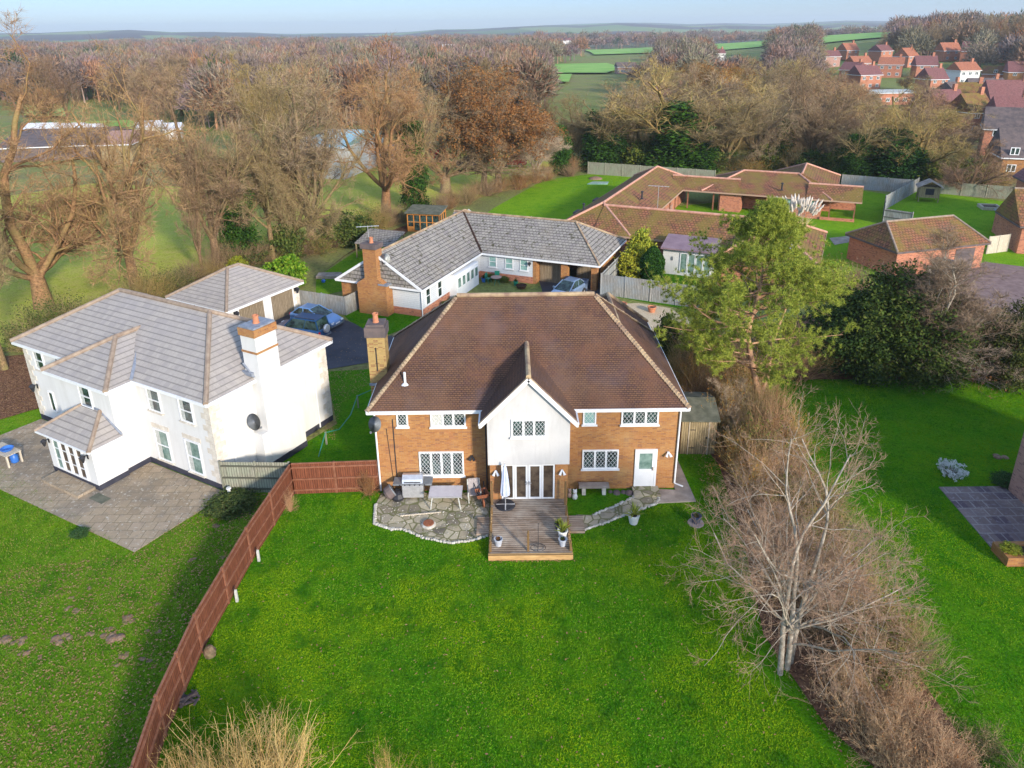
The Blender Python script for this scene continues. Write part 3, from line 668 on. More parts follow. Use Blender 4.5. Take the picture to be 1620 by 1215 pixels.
# ------------------------------------------------------------------ the white rendered house on the left
def white_house():
    t = thing('rendered_house', 'cream rendered house with pale grey slate hip roof and stone quoins', 'house', (-14.7, 31.4, 0), R(-29.3))
    X0, D, ZE = -15.7, 8.1, 5.05
    wallbox(t, X0, 0, 0, D, .34, ZE, 'render'); wallbox(t, X0 - .02, .02, -.02, D + .02, 0, .34, 'plinth', 'plinth')
    hip_roof(t, X0 - .4, .3, -.32, D + .35, ZE + .05, 7.55, 'slate', 'ridge', rr=.13)
    # two storey bay
    wallbox(t, -10.3, -5.55, -1.45, .2, .34, ZE - .01, 'render', 'bay_wall'); wallbox(t, -10.32, -5.53, -1.47, .0, 0, .34, 'plinth', 'bay_plinth')
    hip_roof(t, -10.62, -5.23, -1.75, 6.0, ZE + .03, 6.5, 'slate', 'ridge', axis='y', hips=(1, 0), name='bay_roof', rr=.13)
    b = MB(); b.bar((-5.23, -.32, ZE + .1), (-7.6, 2.3, 6.42), .16, .06); b.build('valley_lead', MT['lead'], t, uv=False)
    # porch / garden room
    wallbox(t, -9.3, -5.42, -3.02, -1.4, .34, 2.5, 'render', 'sun_room_wall'); wallbox(t, -9.32, -5.4, -3.04, -1.4, 0, .34, 'plinth', 'sun_room_plinth')
    b = MB(); e = [(-9.6, -3.3, 2.52), (-5.1, -3.3, 2.52), (-5.1, -1.47, 2.52), (-9.6, -1.47, 2.52)]; a, c = (-8.15, -1.47, 3.55), (-6.6, -1.47, 3.55)
    b.poly([e[0], e[1], c, a]); b.poly([e[1], e[2], c]); b.poly([e[3], e[0], a]); b.poly([e[3], e[2], e[1], e[0]]); b.poly([e[2], e[3], a, c])
    ro = b.build('sun_room_roof', MT['slate'], t)
    b = MB(); b.tube([e[0], a], .09, 8); b.tube([e[1], c], .11, 8); b.build('ridge_tiles', MT['ridge'], ro)
    b = MB(); b.bar(a, c, .05, .2); b.bar(c, (-5.1, -1.5, 2.6), .1, .06); b.build('flashing', MT['lead'], ro, uv=False)
    b = MB(); b.bar((e[0][0], e[0][1], 2.46), (e[1][0], e[1][1], 2.46), .07, .1); b.bar((e[1][0], e[1][1], 2.46), (e[2][0], e[2][1], 2.46), .07, .1); b.bar((e[0][0], e[0][1], 2.46), (e[3][0], e[3][1], 2.46), .07, .1); b.build('gutter', MT['white'], ro, uv=False)
    for i in range(4): window(t, (-8.75 + i * .66, -3.03, .42), 'f', .62, 1.9, sill=False, mat='glass_green' if i < 1 else 'glass_brown', bars=2, name='glazed_door', fw=.1)
    # sash windows: centre x, centre z
    for x, z, w, h, y in ((-4.15, 4.1, 1.02, 1.3, 0), (-1.7, 4.12, 1.02, 1.3, 0), (-14.24, 4.15, .95, 1.2, 0), (-4.15, 1.45, 1.12, 1.85, 0), (-1.74, 1.44, 1.12, 1.9, 0), (-7.6, 4.15, 1.02, 1.3, -1.45)):
        window(t, (x - w / 2, y - .01, z - h / 2), 'f', w, h, sash=True, mat='glass_green' if z < 3.9 and y == 0 else 'glass', sill='quoin', fw=.075, cur=True)
        b = MB(); b.box(x - w / 2 - .12, x + w / 2 + .12, y - .025, y, z + h / 2 + .03, z + h / 2 + .28)
        if z < 3 and y == 0: b.build('lintel', MT['quoin'], t)
    window(t, (-14.2, -.01, .95), 'f', .5, 1.3, mat='glass', sill=False, name='narrow_window'); 
    b = MB(); b.box(-12.95, -12.7, -.05, 0, 2.2, 2.45); b.build('wall_vent', MT['black'], t, uv=False)
    # quoins at the three visible corners
    for cx, cy, sx, sy in ((0, 0, 1, -1), (0, D, 1, 1), (X0, 0, -1, -1)):
        b = MB(); z = .36; k = 0
        while z < ZE - .25:
            lx, ly = (.62, .36) if k % 2 else (.36, .62); e_ = .025
            xa, xb = sorted((cx + sx * e_, cx - sx * lx)); ya, yb = sorted((cy + sy * e_, cy - sy * ly))
            b.box(xa, xb, ya, yb, z, z + .3); z += .33; k += 1
        b.build('quoins', MT['quoin'], t)
    # chimney on the right wall
    b = MB(); b.box(-.3, .72, 2.72, 4.1, .34, 7.45); ch = b.build('chimney', MT['render'], t)
    b = MB(); b.add([(0, 4.1, .34), (.73, 4.1, .34), (.73, 5.2, .34), (0, 5.2, .34), (0, 4.1, 3.4), (.73, 4.1, 3.4), (.73, 5.2, 2.4), (0, 5.2, 2.4)], [(0, 1, 5, 4), (1, 2, 6, 5), (2, 3, 7, 6), (4, 5, 6, 7)]); b.box(-.0, .72, 2.3, 2.71, .34, 2.2); b.build('chimney_breast', MT['render'], ch)
    b = MB(); b.box(0, .75, 2.28, 5.22, 0, .35); b.build('chimney_plinth', MT['plinth'], ch)
    b = MB(); b.box(-.36, .78, 2.66, 4.16, 7.46, 7.86); b.box(-.33, .75, 2.69, 4.13, 6.55, 6.66); b.build('brick_band', MT['brick'], ch)
    b = MB(); b.box(-.32, .74, 2.7, 4.12, 7.87, 7.95); b.build('chimney_cap', MT['lead'], ch, uv=False); chimney_pot(ch, .2, 3.4, 7.95, .42, .16)
    b = MB(); b.box(-.5, .3, 2.55, 2.72, 5.3, 5.5); b.bar((-.35, 2.68, 5.9), (.34, 2.68, 5.25), .1, .05); b.build('flashing', MT['lead'], ch, uv=False)
    pipe(t, [(.05, 1.0, 5.0), (.05, 1.0, .1)]); pipe(t, [(.05, D - 1.1, 5.0), (.05, D - 1.1, .1)]); pipe(t, [(-12.4, -.05, 5.0), (-12.4, -.05, .1)], 'grey_metal', .03)
    return t
wh = white_house()
wl = lambda x, y, z=0: frame((-14.7, 31.4), -29.3) @ Vector((x, y, z))
dish('satellite_dish', 'dark grey satellite dish on the white house side wall beside its chimney', wl(.02, 2.2, 2.75), R(72), .42)
wall_lamp('black wall lamp at the left end of white house wall', wl(-15.2, -.01, 2.3), R(-29.3), s=1.5)
wall_lamp('black wall lamp left of the white house glazed doors', wl(-9.05, -3.04, 1.95), R(-29.3), s=1.3); wall_lamp('black wall lamp right of the white house glazed doors', wl(-5.75, -3.04, 1.95), R(-29.3), s=1.3)
def loc_sheet(name, pts, mat, th): 
    b = MB(frame((-14.7, 31.4), -29.3)); b.prism(pts, 0, th); return tag(b.build(name, MT[mat]), kind='structure')
loc_sheet('patio', [(-19, -5.5), (.35, -5.2), (.45, -.75), (.35, -.1), (-15.6, -.1), (-15.8, -2.5), (-19, -2.7)], 'patio', .05)
b = MB(frame((-14.7, 31.4), -29.3)); b.box(-8.9, -5.75, -3.98, -3.05, .05, .2); tag(b.build('garden_step', MT['patio']), 'wide stone step in front of the white house glazed doors', 'step')
b = MB(frame((-14.7, 31.4), -29.3)); b.box(-5.3, -4.3, -3.7, -3.2, .05, .07); tag(b.build('door_mat', MT['felt']), 'small brown mat on slabs right of the white house step', 'mat')

# double garage behind the white house
def double_garage():
    t = thing('double_garage', 'white double garage with grey slate hip roof and two wooden doors', 'garage', (-21.02, 50.46, 0), R(-29.5))
    wallbox(t, -6.45, -.35, .35, 7.55, 0, 2.38, 'render')
    hip_roof(t, -6.8, 0, 0, 7.9, 2.42, 4.35, 'slate', 'ridge', axis='y', rr=.12)
    for y0, y1 in ((1.35, 3.75), (4.55, 6.85)):
        b = MB(WM((-.34, y0, 0), 'r')); b.box(0, y1 - y0, -.02, .02, 0, 2.08); b.build('garage_door', MT['garage_door'], t)
        b = MB(WM((-.34, y0, 0), 'r')); b.box(-.08, 0, -.05, .02, 0, 2.16); b.box(y1 - y0, y1 - y0 + .08, -.05, .02, 0, 2.16); b.build('door_frame', MT['white'], t, uv=False)
    b = MB(); z = .1; k = 0
    while z < 2.2: ly = .5 if k % 2 else .3; b.box(-.45, -.32, 7.57 - ly, 7.58, z, z + .26); z += .29; k += 1
    b.build('quoins', MT['quoin'], t)
    for x in (-5.6, -4.0, -2.4): b = MB(); b.box(x, x + .7, .33, .36, 1.9, 2.2); b.build('vent', MT['black'], t, uv=False)
double_garage()
ga = lambda x, y, z=0: frame((-21.02, 50.46), -29.5) @ Vector((x, y, z))
wall_lamp('black lantern at left edge of the white garage doors', ga(-.34, .95, 1.9), R(60.5), s=1.6); wall_lamp('black lantern at right edge of the white garage doors', ga(-.34, 7.15, 1.9), R(60.5), s=1.6)

# ------------------------------------------------------------------ bungalow with grey tiled L-shaped roof
def bungalow():
    t = thing('bungalow', 'L-shaped white boarded bungalow with mossy grey tiled roof and carport', 'bungalow', (-7.05, 54.6, 0), R(-23))
    b = MB(); gz = 2.46
    wallbox(t, -7.9, -.35, .4, 11.6, 0, .62, 'brick_red', 'brick_base'); wallbox(t, -.5, 4.9, 11.4, 19.5, 0, .62, 'brick_red', 'brick_base')
    b = MB(); b.add([(-7.85, .45, .62), (-.38, .45, .62), (-.38, .45, gz), (-4.1, .45, 5.0), (-7.85, .45, gz), (-7.85, 17, .62), (-.38, 17, .62), (-.38, 17, gz), (-4.1, 17, 5.0), (-7.85, 17, gz)],
                    [(0, 1, 2, 3, 4), (9, 8, 7, 6, 5), (1, 6, 7, 2), (5, 0, 4, 9)]); b.build('boarded_wall', MT['board'], t)
    b = MB(); b.add([(-7.92, .38, .0), (-4.1, .38, .0), (-4.1, .38, 5.0), (-7.92, .38, 2.4), (-7.92, 9, 0), (-7.92, 9, 2.4)], [(0, 1, 2, 3), (4, 0, 3, 5)]); b.build('brick_wall', MT['brick'], t)
    wallbox(t, -.4, 4.9, 11.45, 19.5, .62, gz, 'board', 'boarded_wall')
    wallbox(t, 4.85, 10.85, 17.0, 19.6, 0, gz, 'brick', 'carport_wall'); wallbox(t, 10.55, 10.86, 13.6, 19.6, 0, gz, 'brick', 'carport_wall')
    wallbox(t, 4.86, 5.2, 11.45, 17, 0, gz, 'brick', 'carport_wall')
    wallbox(t, 7.55, 8.15, 11.5, 12.1, 0, gz, 'brick', 'brick_pier'); wallbox(t, 10.35, 10.86, 11.5, 12.1, 0, gz, 'brick', 'brick_pier')
    hip_roof(t, -8.2, 0, 0, 20.2, 2.5, 5.08, 'slate_old', 'ridge_lichen', axis='y', hips=(0, 1), rr=.1, gut=.09)
    hip_roof(t, -5, 11.2, 11.08, 20.1, 2.5, 5.02, 'slate_old', 'ridge_lichen', axis='x', hips=(0, 1), rr=.1, gut=.09, name='wing_roof', run=3.7)
    b = MB(); b.bar((0, 11.08, 2.62), (-4.0, 15.6, 5.08), .16, .05); b.build('valley_lead', MT['tile_brown'], t, uv=False)
    b = MB(); b.bar((0, -.05, 2.4), (-4.1, -.05, 4.98), .07, .2); b.bar((-8.2, -.05, 2.4), (-4.1, -.05, 4.98), .07, .2); b.build('bargeboard', MT['white'], t, uv=False)
    for y in (1.1, 3.1): window(t, (-.37, y, .75), 'r', .75, 1.55, sash=True, mat='glass', sill=False)
    for x in (.9, 2.55, 4.0): window(t, (x - .35, 11.44, 1.15), 'f', .78, 1.05, sash=True, mat='glass_teal', sill=True)
    b = MB(WM((5.3, 12.3, 0), 'f')); b.box(0, 2.15, 0, .05, 0, 2.1); b.build('garage_door', MT['garage_door'], t); b = MB(WM((8.3, 13.8, 0), 'f')); b.box(0, 2.1, 0, .05, 0, 2.1); b.build('garage_door', MT['garage_door'], t)
    # conservatory-like glazed porch halfway along the long wall
    b = MB(); b.box(-.37, .35, 5.2, 9.6, 0, 2.15); p = b.build('entrance_porch', MT['white'], t)
    for i in range(5): window(t, (.36, 5.35 + i * .84, .9), 'r', .7, .95, mat='glass_green', sill=False, name='porch_window', fw=.06)
    # chimney on the gable
    b = MB(); b.add([(-5.7, -.55, 0), (-3.0, -.55, 0), (-3.0, .4, 0), (-5.7, .4, 0), (-5.7, -.55, 2.6), (-3.0, -.55, 2.6), (-3.0, .4, 2.6), (-5.7, .4, 2.6), (-4.95, -.5, 3.1), (-3.75, -.5, 3.1), (-3.75, .4, 3.1), (-4.95, .4, 3.1), (-4.95, -.5, 5.55), (-3.75, -.5, 5.55), (-3.75, .4, 5.55), (-4.95, .4, 5.55)],
        [(0, 1, 5, 4), (1, 2, 6, 5), (3, 0, 4, 7), (4, 5, 9, 8), (5, 6, 10, 9), (7, 4, 8, 11), (8, 9, 13, 12), (9, 10, 14, 13), (10, 11, 15, 14), (11, 8, 12, 15), (12, 13, 14, 15)]); ch = b.build('chimney', MT['brick'], t)
    b = MB(); b.box(-5.08, -3.62, -.62, .5, 5.56, 5.95); b.build('chimney_cap', MT['tile_dark'], ch); chimney_pot(ch, -4.35, -.05, 5.95, .45, .16)
    b = MB(); b.box(-3.7, -2.8, -.6, .36, 2.62, 2.75); b.build('flashing', MT['lead'], ch, uv=False)
    pipe(t, [(-.3, .35, 2.4), (-.3, .35, 0)])
bungalow()
bl = lambda x, y, z=0: frame((-7.05, 54.6), -23) @ Vector((x, y, z))
dish('satellite_dish', 'cream satellite dish on grey bungalow roof edge behind its chimney', bl(-3.3, .35, 4.6), R(-5), .38, 'curtain')
def aerial(label, loc, h, rz=0.0, w=1.3):
    t = thing('television_aerial', label, 'aerial', loc, rz)
    b = MB(); b.tube([(0, 0, 0), (0, 0, h)], .025, 5); b.build('mast', MT['steel'], t, uv=False)
    b = MB(); b.bar((-w / 2, 0, h), (w / 2, 0, h), .04)
    for i in range(7): b.bar((-w / 2 + i * w / 6, -.22, h), (-w / 2 + i * w / 6, .22, h), .02)
    b.build('boom', MT['steel'], t, uv=False)
aerial('white television aerial beside the bungalow chimney pot', bl(-4.7, .15, 5.9), 1.3, R(10), 1.7)
wall_lamp('dark lantern beside the bungalow carport', bl(4.65, 11.43, 1.9), R(-23), s=1.3)

# ------------------------------------------------------------------ red-brown tiled courtyard bungalows
def courtyard_home():
    t = thing('courtyard_home', 'sprawling red brick home with mossy red tiled roofs round a green courtyard', 'care home', (16, 72, 0), R(-24.5))
    ze = 2.46; zr = 4.5
    rf = lambda *a, **k: hip_roof(t, *a, 'tile_red', 'ridge_pink', rr=.13, fascia='brick_red', **k)
    rf(-11.4, -3.1, -3.5, 28, ze, 4.62, axis='y', hips=(1, 1)); wallbox(t, -10.8, -3.9, -2.9, 27.4, 0, 2.4, 'brick_red')
    rf(-7, 11, -3.7, 4.1, ze, 4.48, axis='x', hips=(0, 0), name='front_roof'); wallbox(t, -4, 6, -3.1, 3.5, 0, 2.4, 'brick_red')
    rf(5.8, 14.5, -7.3, 5.1, ze + .01, 4.6, axis='y', hips=(1, 1), name='front_wing_roof'); wallbox(t, 6.4, 13.9, -6.7, 4.5, 0, 2.4, 'brick_red')
    rf(-5, 3.5, 20.9, 26.0, ze - .01, 3.7, axis='x', hips=(0, 0), name='link_roof'); wallbox(t, 1.3, 3.0, 21.6, 25.0, 0, 2.4, 'brick_red')
    rf(-.8, 14.4, 20.88, 31.5, ze, 4.4, axis='x', hips=(1, 1), name='rear_roof', run=4.3)
    wallbox(t, 1.5, 4.0, 21.4, 30.9, 0, 2.38, 'brick_red'); wallbox(t, 4.0, 7.0, 24, 30.9, 0, 2.38, 'brick_red'); wallbox(t, 7.0, 13.3, 21.4, 30.9, 0, 2.38, 'brick_red')
    rf(6.2, 14.8, 26, 38, ze + .012, 4.5, axis='y', hips=(0, 1), name='back_wing_roof'); wallbox(t, 6.8, 14.2, 26, 37.4, 0, 2.37, 'brick_red')
    rf(11.5, 17.6, 20.9, 26.3, ze + .02, 3.75, axis='x', hips=(0, 0), name='veranda_roof')
    for x in (14.2, 16.9): b = MB(); b.box(x, x + .14, 21.3, 21.44, 0, 2.4); b.build('veranda_post', MT['fence_rail'], t)
    b = MB(); b.box(13.3, 17.1, 21.2, 21.35, 0, .35); b.build('veranda_wall', MT['brick_red'], t); b = MB(); b.box(13.4, 17, 25.8, 25.9, .4, 1.4); b.build('back_rail', MT['brick_red'], t)
    for x in (-2.6, 0.6): b = MB(); b.box(x, x + .16, 21.4, 21.56, 0, 2.4); b.build('link_post', MT['fence_rail'], t)
    for x, w in ((7.4, 1.35), (8.8, 1.35), (11.6, .9)): window(t, (x, 21.39, 1.15), 'f', w, 1.05, mat='glass_teal', sill=False, name='window', fw=.06)
    b = MB(); b.box(-3.95, -3.85, 7.5, 19, .0, 1.0); b.build('low_wall', MT['brick_pink'], t)
    for y in (8.5, 11.5, 14.5, 17.5): b = MB(); b.box(-3.35, -3.22, y, y + .13, 0, 2.4); b.build('walkway_post', MT['fence_rail'], t)
    # flat-roofed cream extension
    wallbox(t, .9, 5.6, -6.35, -3.0, 0, 2.5, 'render', 'extension_wall')
    b = MB(); b.add([(.75, -6.9, 2.52), (5.75, -6.9, 2.52), (5.75, -3.9, 3.1), (.75, -3.9, 3.1), (.75, -6.9, 2.66), (5.75, -6.9, 2.66), (5.75, -3.9, 3.24), (.75, -3.9, 3.24)], [(0, 3, 2, 1), (4, 5, 6, 7), (0, 1, 5, 4), (1, 2, 6, 5), (3, 0, 4, 7)])
    b.build('extension_roof', simple('purple_sheet_roof', (.19, .12, .14), (.27, .18, .20), 1, .6), t)
    for i in range(4): window(t, (2.5 + i * .72, -6.37, .25), 'f', .68, 1.95, mat='glass_green', sill=False, name='patio_door', fw=.07)
    b = MB(); b.box(1.7, 1.85, -6.42, -6.35, 1.4, 1.75); b.build('meter_box', MT['grey_metal'], t, uv=False)
    for p in ((-5.0, 7.8, 3.9), (-8.9, -.8, 4.0), (8.6, 22.0, 3.2), (12.0, -5.5, 3.55)):
        b = MB(); b.lathe([(.22, 0), (.1, .12), (.1, .75), (.16, .75), (.16, .85), (.0, .95)], (p[0], p[1], p[2] - .15), 8); b.build('roof_vent', MT['white'] if p[1] < -5 else MT['black'], t, uv=False)
    window(t, (11.2, -6.71, 1.3), 'f', 1.2, .8, mat='glass_teal', sill=False)
courtyard_home()
tl = lambda x, y, z=0: frame((16, 72), -24.5) @ Vector((x, y, z))
aerial('tall television aerial between red courtyard roofs', tl(-1.6, 1.0, 2.8), 3.9, R(-20), 2.0)
aerial('white drying-line spider aerial behind the grey bungalow', bl(0.5, 20.6, 1.5), 2.2, R(20), 1.5)

def outbuilding():
    t = thing('brick_garage', 'red brick garage with pinkish tiled roof beside the lane', 'garage', (44.89, 66.21, 0), R(15.5))
    wallbox(t, -10.2, -.3, .3, 6.6, 0, 2.5, 'brick_red')
    hip_roof(t, -10.5, 0, 0, 6.9, 2.5, 4.4, 'tile_red', 'ridge', hips=(1, 1), rr=.1, fascia='tile_dark', run=1.4)
    b = MB(WM((-3.6, .29, 0), 'f')); b.box(0, 2.2, -.03, .02, 0, 2.1); b.build('garage_door', MT['tile_dark'], t)
outbuilding()

def right_house():
    t = thing('brick_cottage', 'red brick cottage with steep brown tiled roof at the right edge', 'house', (50.8, 70.8, 0), R(-14))
    wallbox(t, .0, 9, 0, 6, 0, 2.9, 'brick_red'); hip_roof(t, -.4, 9.4, -.4, 6.4, 2.9, 6.0, 'tile_red', 'ridge', hips=(0, 0), rr=.1, fascia='tile_dark')
    wallbox(t, 4.2, 14, 6, 15, 0, 5.2, 'brick_red', 'rear_wall'); hip_roof(t, 3.8, 14.4, 5.6, 15.4, 5.2, 10.5, 'tile_far', 'ridge', hips=(0, 0), axis='y', rr=.1, fascia='tile_dark', name='rear_roof')
    wallbox(t, .6, 4.1, 6.5, 9, 0, 2.4, 'brick_red', 'lean_to_wall'); b = MB(); b.box(.4, 4.1, 6.48, 9.2, 2.4, 2.55); b.build('lean_to_roof', MT['lead'], t, uv=False)
    window(t, (1.4, -.01, 1.6), 'f', 1.2, .6, mat='glass', n=2, sill=False)
right_house()
b = MB(); b.box(24.45, 34, 20.5, 30.6, 0, 5); hs = thing('brick_villa', 'pale pink brick house wall cut off by the right edge beside slab patio', 'house', (0, 0, 0)); b.build('wall', MT['brick_pink'], hs)
hip_roof(hs, 24.6, 34.3, 20.1, 31.0, 5, 8.8, 'tile_brown', 'ridge', rr=.1)

# ------------------------------------------------------------------ fences
def fence(name, label, pts, h=1.8, mat='fence_grey', post_mat=None, step=1.85, posts='front', px=True, group=None, rails=True, cap=False, side=1, pw=.1, conc=()):
    P = [G(*p) if px else Vector((*p, 0)) for p in pts]
    t = thing(name, label, 'fence', P[0], 0, group); o = P[0]
    q = MB(); post = []
    for a, b_ in zip(P, P[1:]):
        a, b_ = a - o, b_ - o; L = (b_ - a).length; n = max(1, round(L / step)); d = (b_ - a) / n; nrm = Vector((d.y, -d.x, 0)).normalized() * side
        for i in range(n):
            s = a + d * i; e = s + d; w = Vector((0, 0, random.uniform(-.02, .02)))
            m = MB(); m.add([s - nrm * .012 + w, e - nrm * .012 + w, e - nrm * .012 + w + Vector((0, 0, h)), s - nrm * .012 + w + Vector((0, 0, h)), s + nrm * .012 + w, e + nrm * .012 + w, e + nrm * .012 + w + Vector((0, 0, h)), s + nrm * .012 + w + Vector((0, 0, h))],
                            [(3, 2, 1, 0), (4, 5, 6, 7), (0, 4, 7, 3), (1, 2, 6, 5), (3, 7, 6, 2), (0, 1, 5, 4)])
            pn = m.build('fence_panel', MT[mat], t)
            if rails or cap:
                m = MB()
                if rails:
                    for z in (.25, h * .5, h - .2): m.bar(s + nrm * .04 + Vector((0, 0, z)), e + nrm * .04 + Vector((0, 0, z)), .05, .08)
                if cap: m.bar(s + Vector((0, 0, h + .015)), e + Vector((0, 0, h + .015)), .07, .04)
                m.build('fence_rail', MT[post_mat or mat], pn, uv=False)
            post.append(s)
    post.append(P[-1] - o)
    for i, s in enumerate(post):
        k = MB(); k.box(s.x - pw / 2, s.x + pw / 2, s.y - pw / 2, s.y + pw / 2, 0, h + .06); k.build('fence_post', MT[post_mat or mat], t)
    return t

fence('garden_fence', 'long red-brown stained panel fence dividing the two back gardens', [(-10.0, 10), (-11.15, 15), (-11.55, 17.5), (-11.72, 21), (-11.5, 26), (-11.0, 31.0)], 1.75, 'fence_brown', 'fence_rail', 2.3, px=False, cap=True, side=1)
fence('garden_fence', 'red-brown fence running from the corner to the brick house wall', [(-11.0, 31.0), (-6.75, 31.2)], 1.75, 'fence_brown', 'fence_rail', 2.1, px=False, cap=True, side=1)
fence('side_fence', 'greenish weathered fence between white house corner and brown fence', [(-14.55, 31.25), (-11.1, 31.1)], 1.75, 'fence_mossy', 'fence_mossy', 1.75, px=False, side=1)
for (x, y), l in (((375.5, 952), 'nearer'), ((410, 888), 'farther')):
    p = G(x, y); b = MB(); b.add([(-.05, -.05, 0), (.05, -.05, 0), (.05, .05, 0), (-.05, .05, 0), (-.05, -.02, .5), (.05, -.02, .5), (.05, .05, .58), (-.05, .05, .58)], [(0, 1, 5, 4), (1, 2, 6, 5), (2, 3, 7, 6), (3, 0, 4, 7), (4, 5, 6, 7)])
    o = b.build('concrete_post', MT['curtain']); o.location = p; tag(o, 'short white concrete post against the brown fence, the %s one' % l, 'post')
fence('board_fence', 'weathered grey board fence beside the white double garage', [(476, 487), (548, 499), (572, 487)], 1.6, 'fence_grey', step=2.4, rails=False)
fence('board_fence', 'grey board fence running from carport behind the brown roofed house', [(1000, 412), (950, 466), (1110, 489)], 1.9, 'fence_grey', step=2.2, rails=True, side=-1)
fence('boundary_fence', 'ivy-grown pale fence behind the far courtyard lawn', [(930, 275), (1130, 290)], 1.9, 'fence_mossy', step=3, rails=False)
fence('boundary_fence', 'grey wavy fence right of the red courtyard roofs', [(1330, 297), (1440, 306)], 1.9, 'fence_grey', step=2.6, rails=False)
fence('boundary_fence', 'dark fence behind the playhouse and sandpit', [(1480, 306), (1600, 316)], 1.7, 'fence_mossy', step=2.6, rails=False)
fence('curved_fence', 'curved purple-grey panel fence round the play garden', [(1450, 303), (1398, 333), (1396, 355), (1440, 362)], 1.9, 'fence_grey', step=2.2)
fence('pale_fence', 'pale new board fence beside the brick garage and cottage', [(1560, 402), (1592, 398)], 1.8, 'fence_pale', step=1.7, rails=False)
fence('pale_fence', 'pale cream fence panels by the lane in front of the brick garage', [(1462, 449), (1510, 452)], 1.7, 'fence_pale', step=1.7, rails=False)
fence('grey_fence', 'dark grey fence running down beside the brick garage door', [(1440, 425), (1505, 438)], 1.6, 'fence_grey', step=1.8)
# rope rail on the strip of lawn
t = thing('hose_line', 'green hose strung on short stakes across the side lawn', 'hose', G(505, 730)); o = G(505, 730); b = MB()
pts = [(505, 730, .3), (517, 703, .75), (538, 690, .45), (556, 668, .5), (567, 645, .8), (590, 632, .7)]; b.tube([G(x, y) - o + Vector((0, 0, z)) for x, y, z in pts], .03, 5); b.build('hose', MT['teal'], t, uv=False)
for x, y, z in (pts[1], pts[4]): q = G(x, y) - o; b = MB(); b.box(q.x - .04, q.x + .04, q.y - .04, q.y + .04, 0, z + .05); b.build('stake', MT['fence_mossy'], t)

# ------------------------------------------------------------------ deck, patio, path
DX0, DX1, DY0, DY1, DZ = -1.12, 2.5, 25.85, 30.0, .28
dk = thing('timber_deck', 'worn timber deck with posts in front of the french doors', 'deck', (DX0, DY0, 0))
b = MB(); y = .12; 
while y < DY1 - DY0 - .02: b.box(0.02, DX1 - DX0 - .02, y, y + .132, DZ - .03 + random.uniform(-.003, .003), DZ + random.uniform(-.002, .003)); y += .142
b.build('deck_boards', MT['deck'], dk)
b = MB(); w = DX1 - DX0; b.box(-.03, w + .03, .0, .1, 0.0, DZ + .04); b.box(-.03, .05, .1, DY1 - DY0, 0, DZ - .04); b.box(w - .05, w + .03, .1, DY1 - DY0, 0, DZ - .04); b.build('deck_frame', MT['deck_pale'], dk)
for x, y, h in ((.06, .3, .42), (.06, 1.6, .42), (.06, 2.9, .3), (.06, 3.7, 1.2), (w - .06, .3, .42), (w - .06, 1.9, .42), (w - .06, 2.8, .4), (w - .06, 3.6, 1.2), (w / 2 - .1, .3, .95)):
    b = MB(); b.box(x - .045, x + .045, y - .045, y + .045, 0.05, DZ + h); b.lathe([(.055, 0), (.03, .05), (.055, .09), (0, .13)], (x, y, DZ + h), 8); b.build('deck_post', MT['deck_pale'], dk, uv=False)
b = MB(); b.box(.02, .09, .3, 2.9, DZ + .02, DZ + .07); b.box(w - .09, w - .02, .3, 1.4, DZ + .02, DZ + .07); b.build('low_rail', MT['deck_pale'], dk)
b = MB(); b.box(w + .05, w + .72, 1.8, 2.95, 0, .15); b.build('deck_step', MT['deck'], dk)
b = MB(); b.box(-.62, -.05, 1.7, 2.9, 0, .15); b.build('deck_step', MT['deck'], dk)

def smooth_poly(pts, n=6):
    out = []; k = len(pts)
    for i in range(k):
        p0, p1, p2, p3 = [Vector((*pts[(i + j) % k][:2], 0)) for j in (-1, 0, 1, 2)]
        for s in range(n):
            u = s / n; out.append(tuple((.5 * ((2 * p1) + (p2 - p0) * u + (2 * p0 - 5 * p1 + 4 * p2 - p3) * u * u + (3 * p1 - p0 - 3 * p2 + p3) * u ** 3))[:2]))
    return out
pat = [(-6.62, 30.9), (-6.75, 30.0), (-6.55, 28.5), (-5.8, 28.15), (-5.1, 28.05), (-4.2, 27.45), (-2.9, 27.05), (-2.0, 27.2), (-1.25, 27.5), (-1.2, 29.3), (-1.2, 30.9)]
path = [(2.95, 29.0), (3.7, 28.95), (4.8, 29.6), (5.85, 30.3), (6.1, 31.0), (7.15, 31.0), (7.1, 30.1), (6.8, 29.75), (5.6, 29.15), (4.3, 28.4), (3.3, 27.9), (2.8, 27.75), (2.7, 28.4)]
for nm, pl, m in (('stone_patio', pat, 'patio_dark'), ('stone_path', path, 'patio_dark')):
    b = MB(); b.prism(pl, 0, .05); tag(b.build(nm, MT[m]), kind='structure')
def cobbles(label, line, n, name='cobble_edging'):
    b = MB(); L = [Vector((*p, 0)) for p in line]; seg = [(q - p).length for p, q in zip(L, L[1:])]; T = sum(seg)
    for i in range(n):
        d = T * (i + .5) / n; k = 0
        while d > seg[k] and k < len(seg) - 1: d -= seg[k]; k += 1
        p = L[k] + (L[k + 1] - L[k]) * min(1, d / seg[k]); r = random.uniform(.045, .075); p += Vector((random.uniform(-.04, .04), random.uniform(-.04, .04), 0))
        b.lathe([(r, 0), (r * 1.05, r * .5), (r * .7, r * 1.0), (0, r * 1.2)], (p.x, p.y, .02), 6)
    tag(b.build(name, MT['stone'], smooth=True, uv=False), label, kind='stuff')
cobbles('', pat[1:9] , 150); cobbles('', pat[1:4] + [(-5.6, 28.02)], 60); cobbles('', path[1:5], 60); cobbles('', path[5:12], 95)
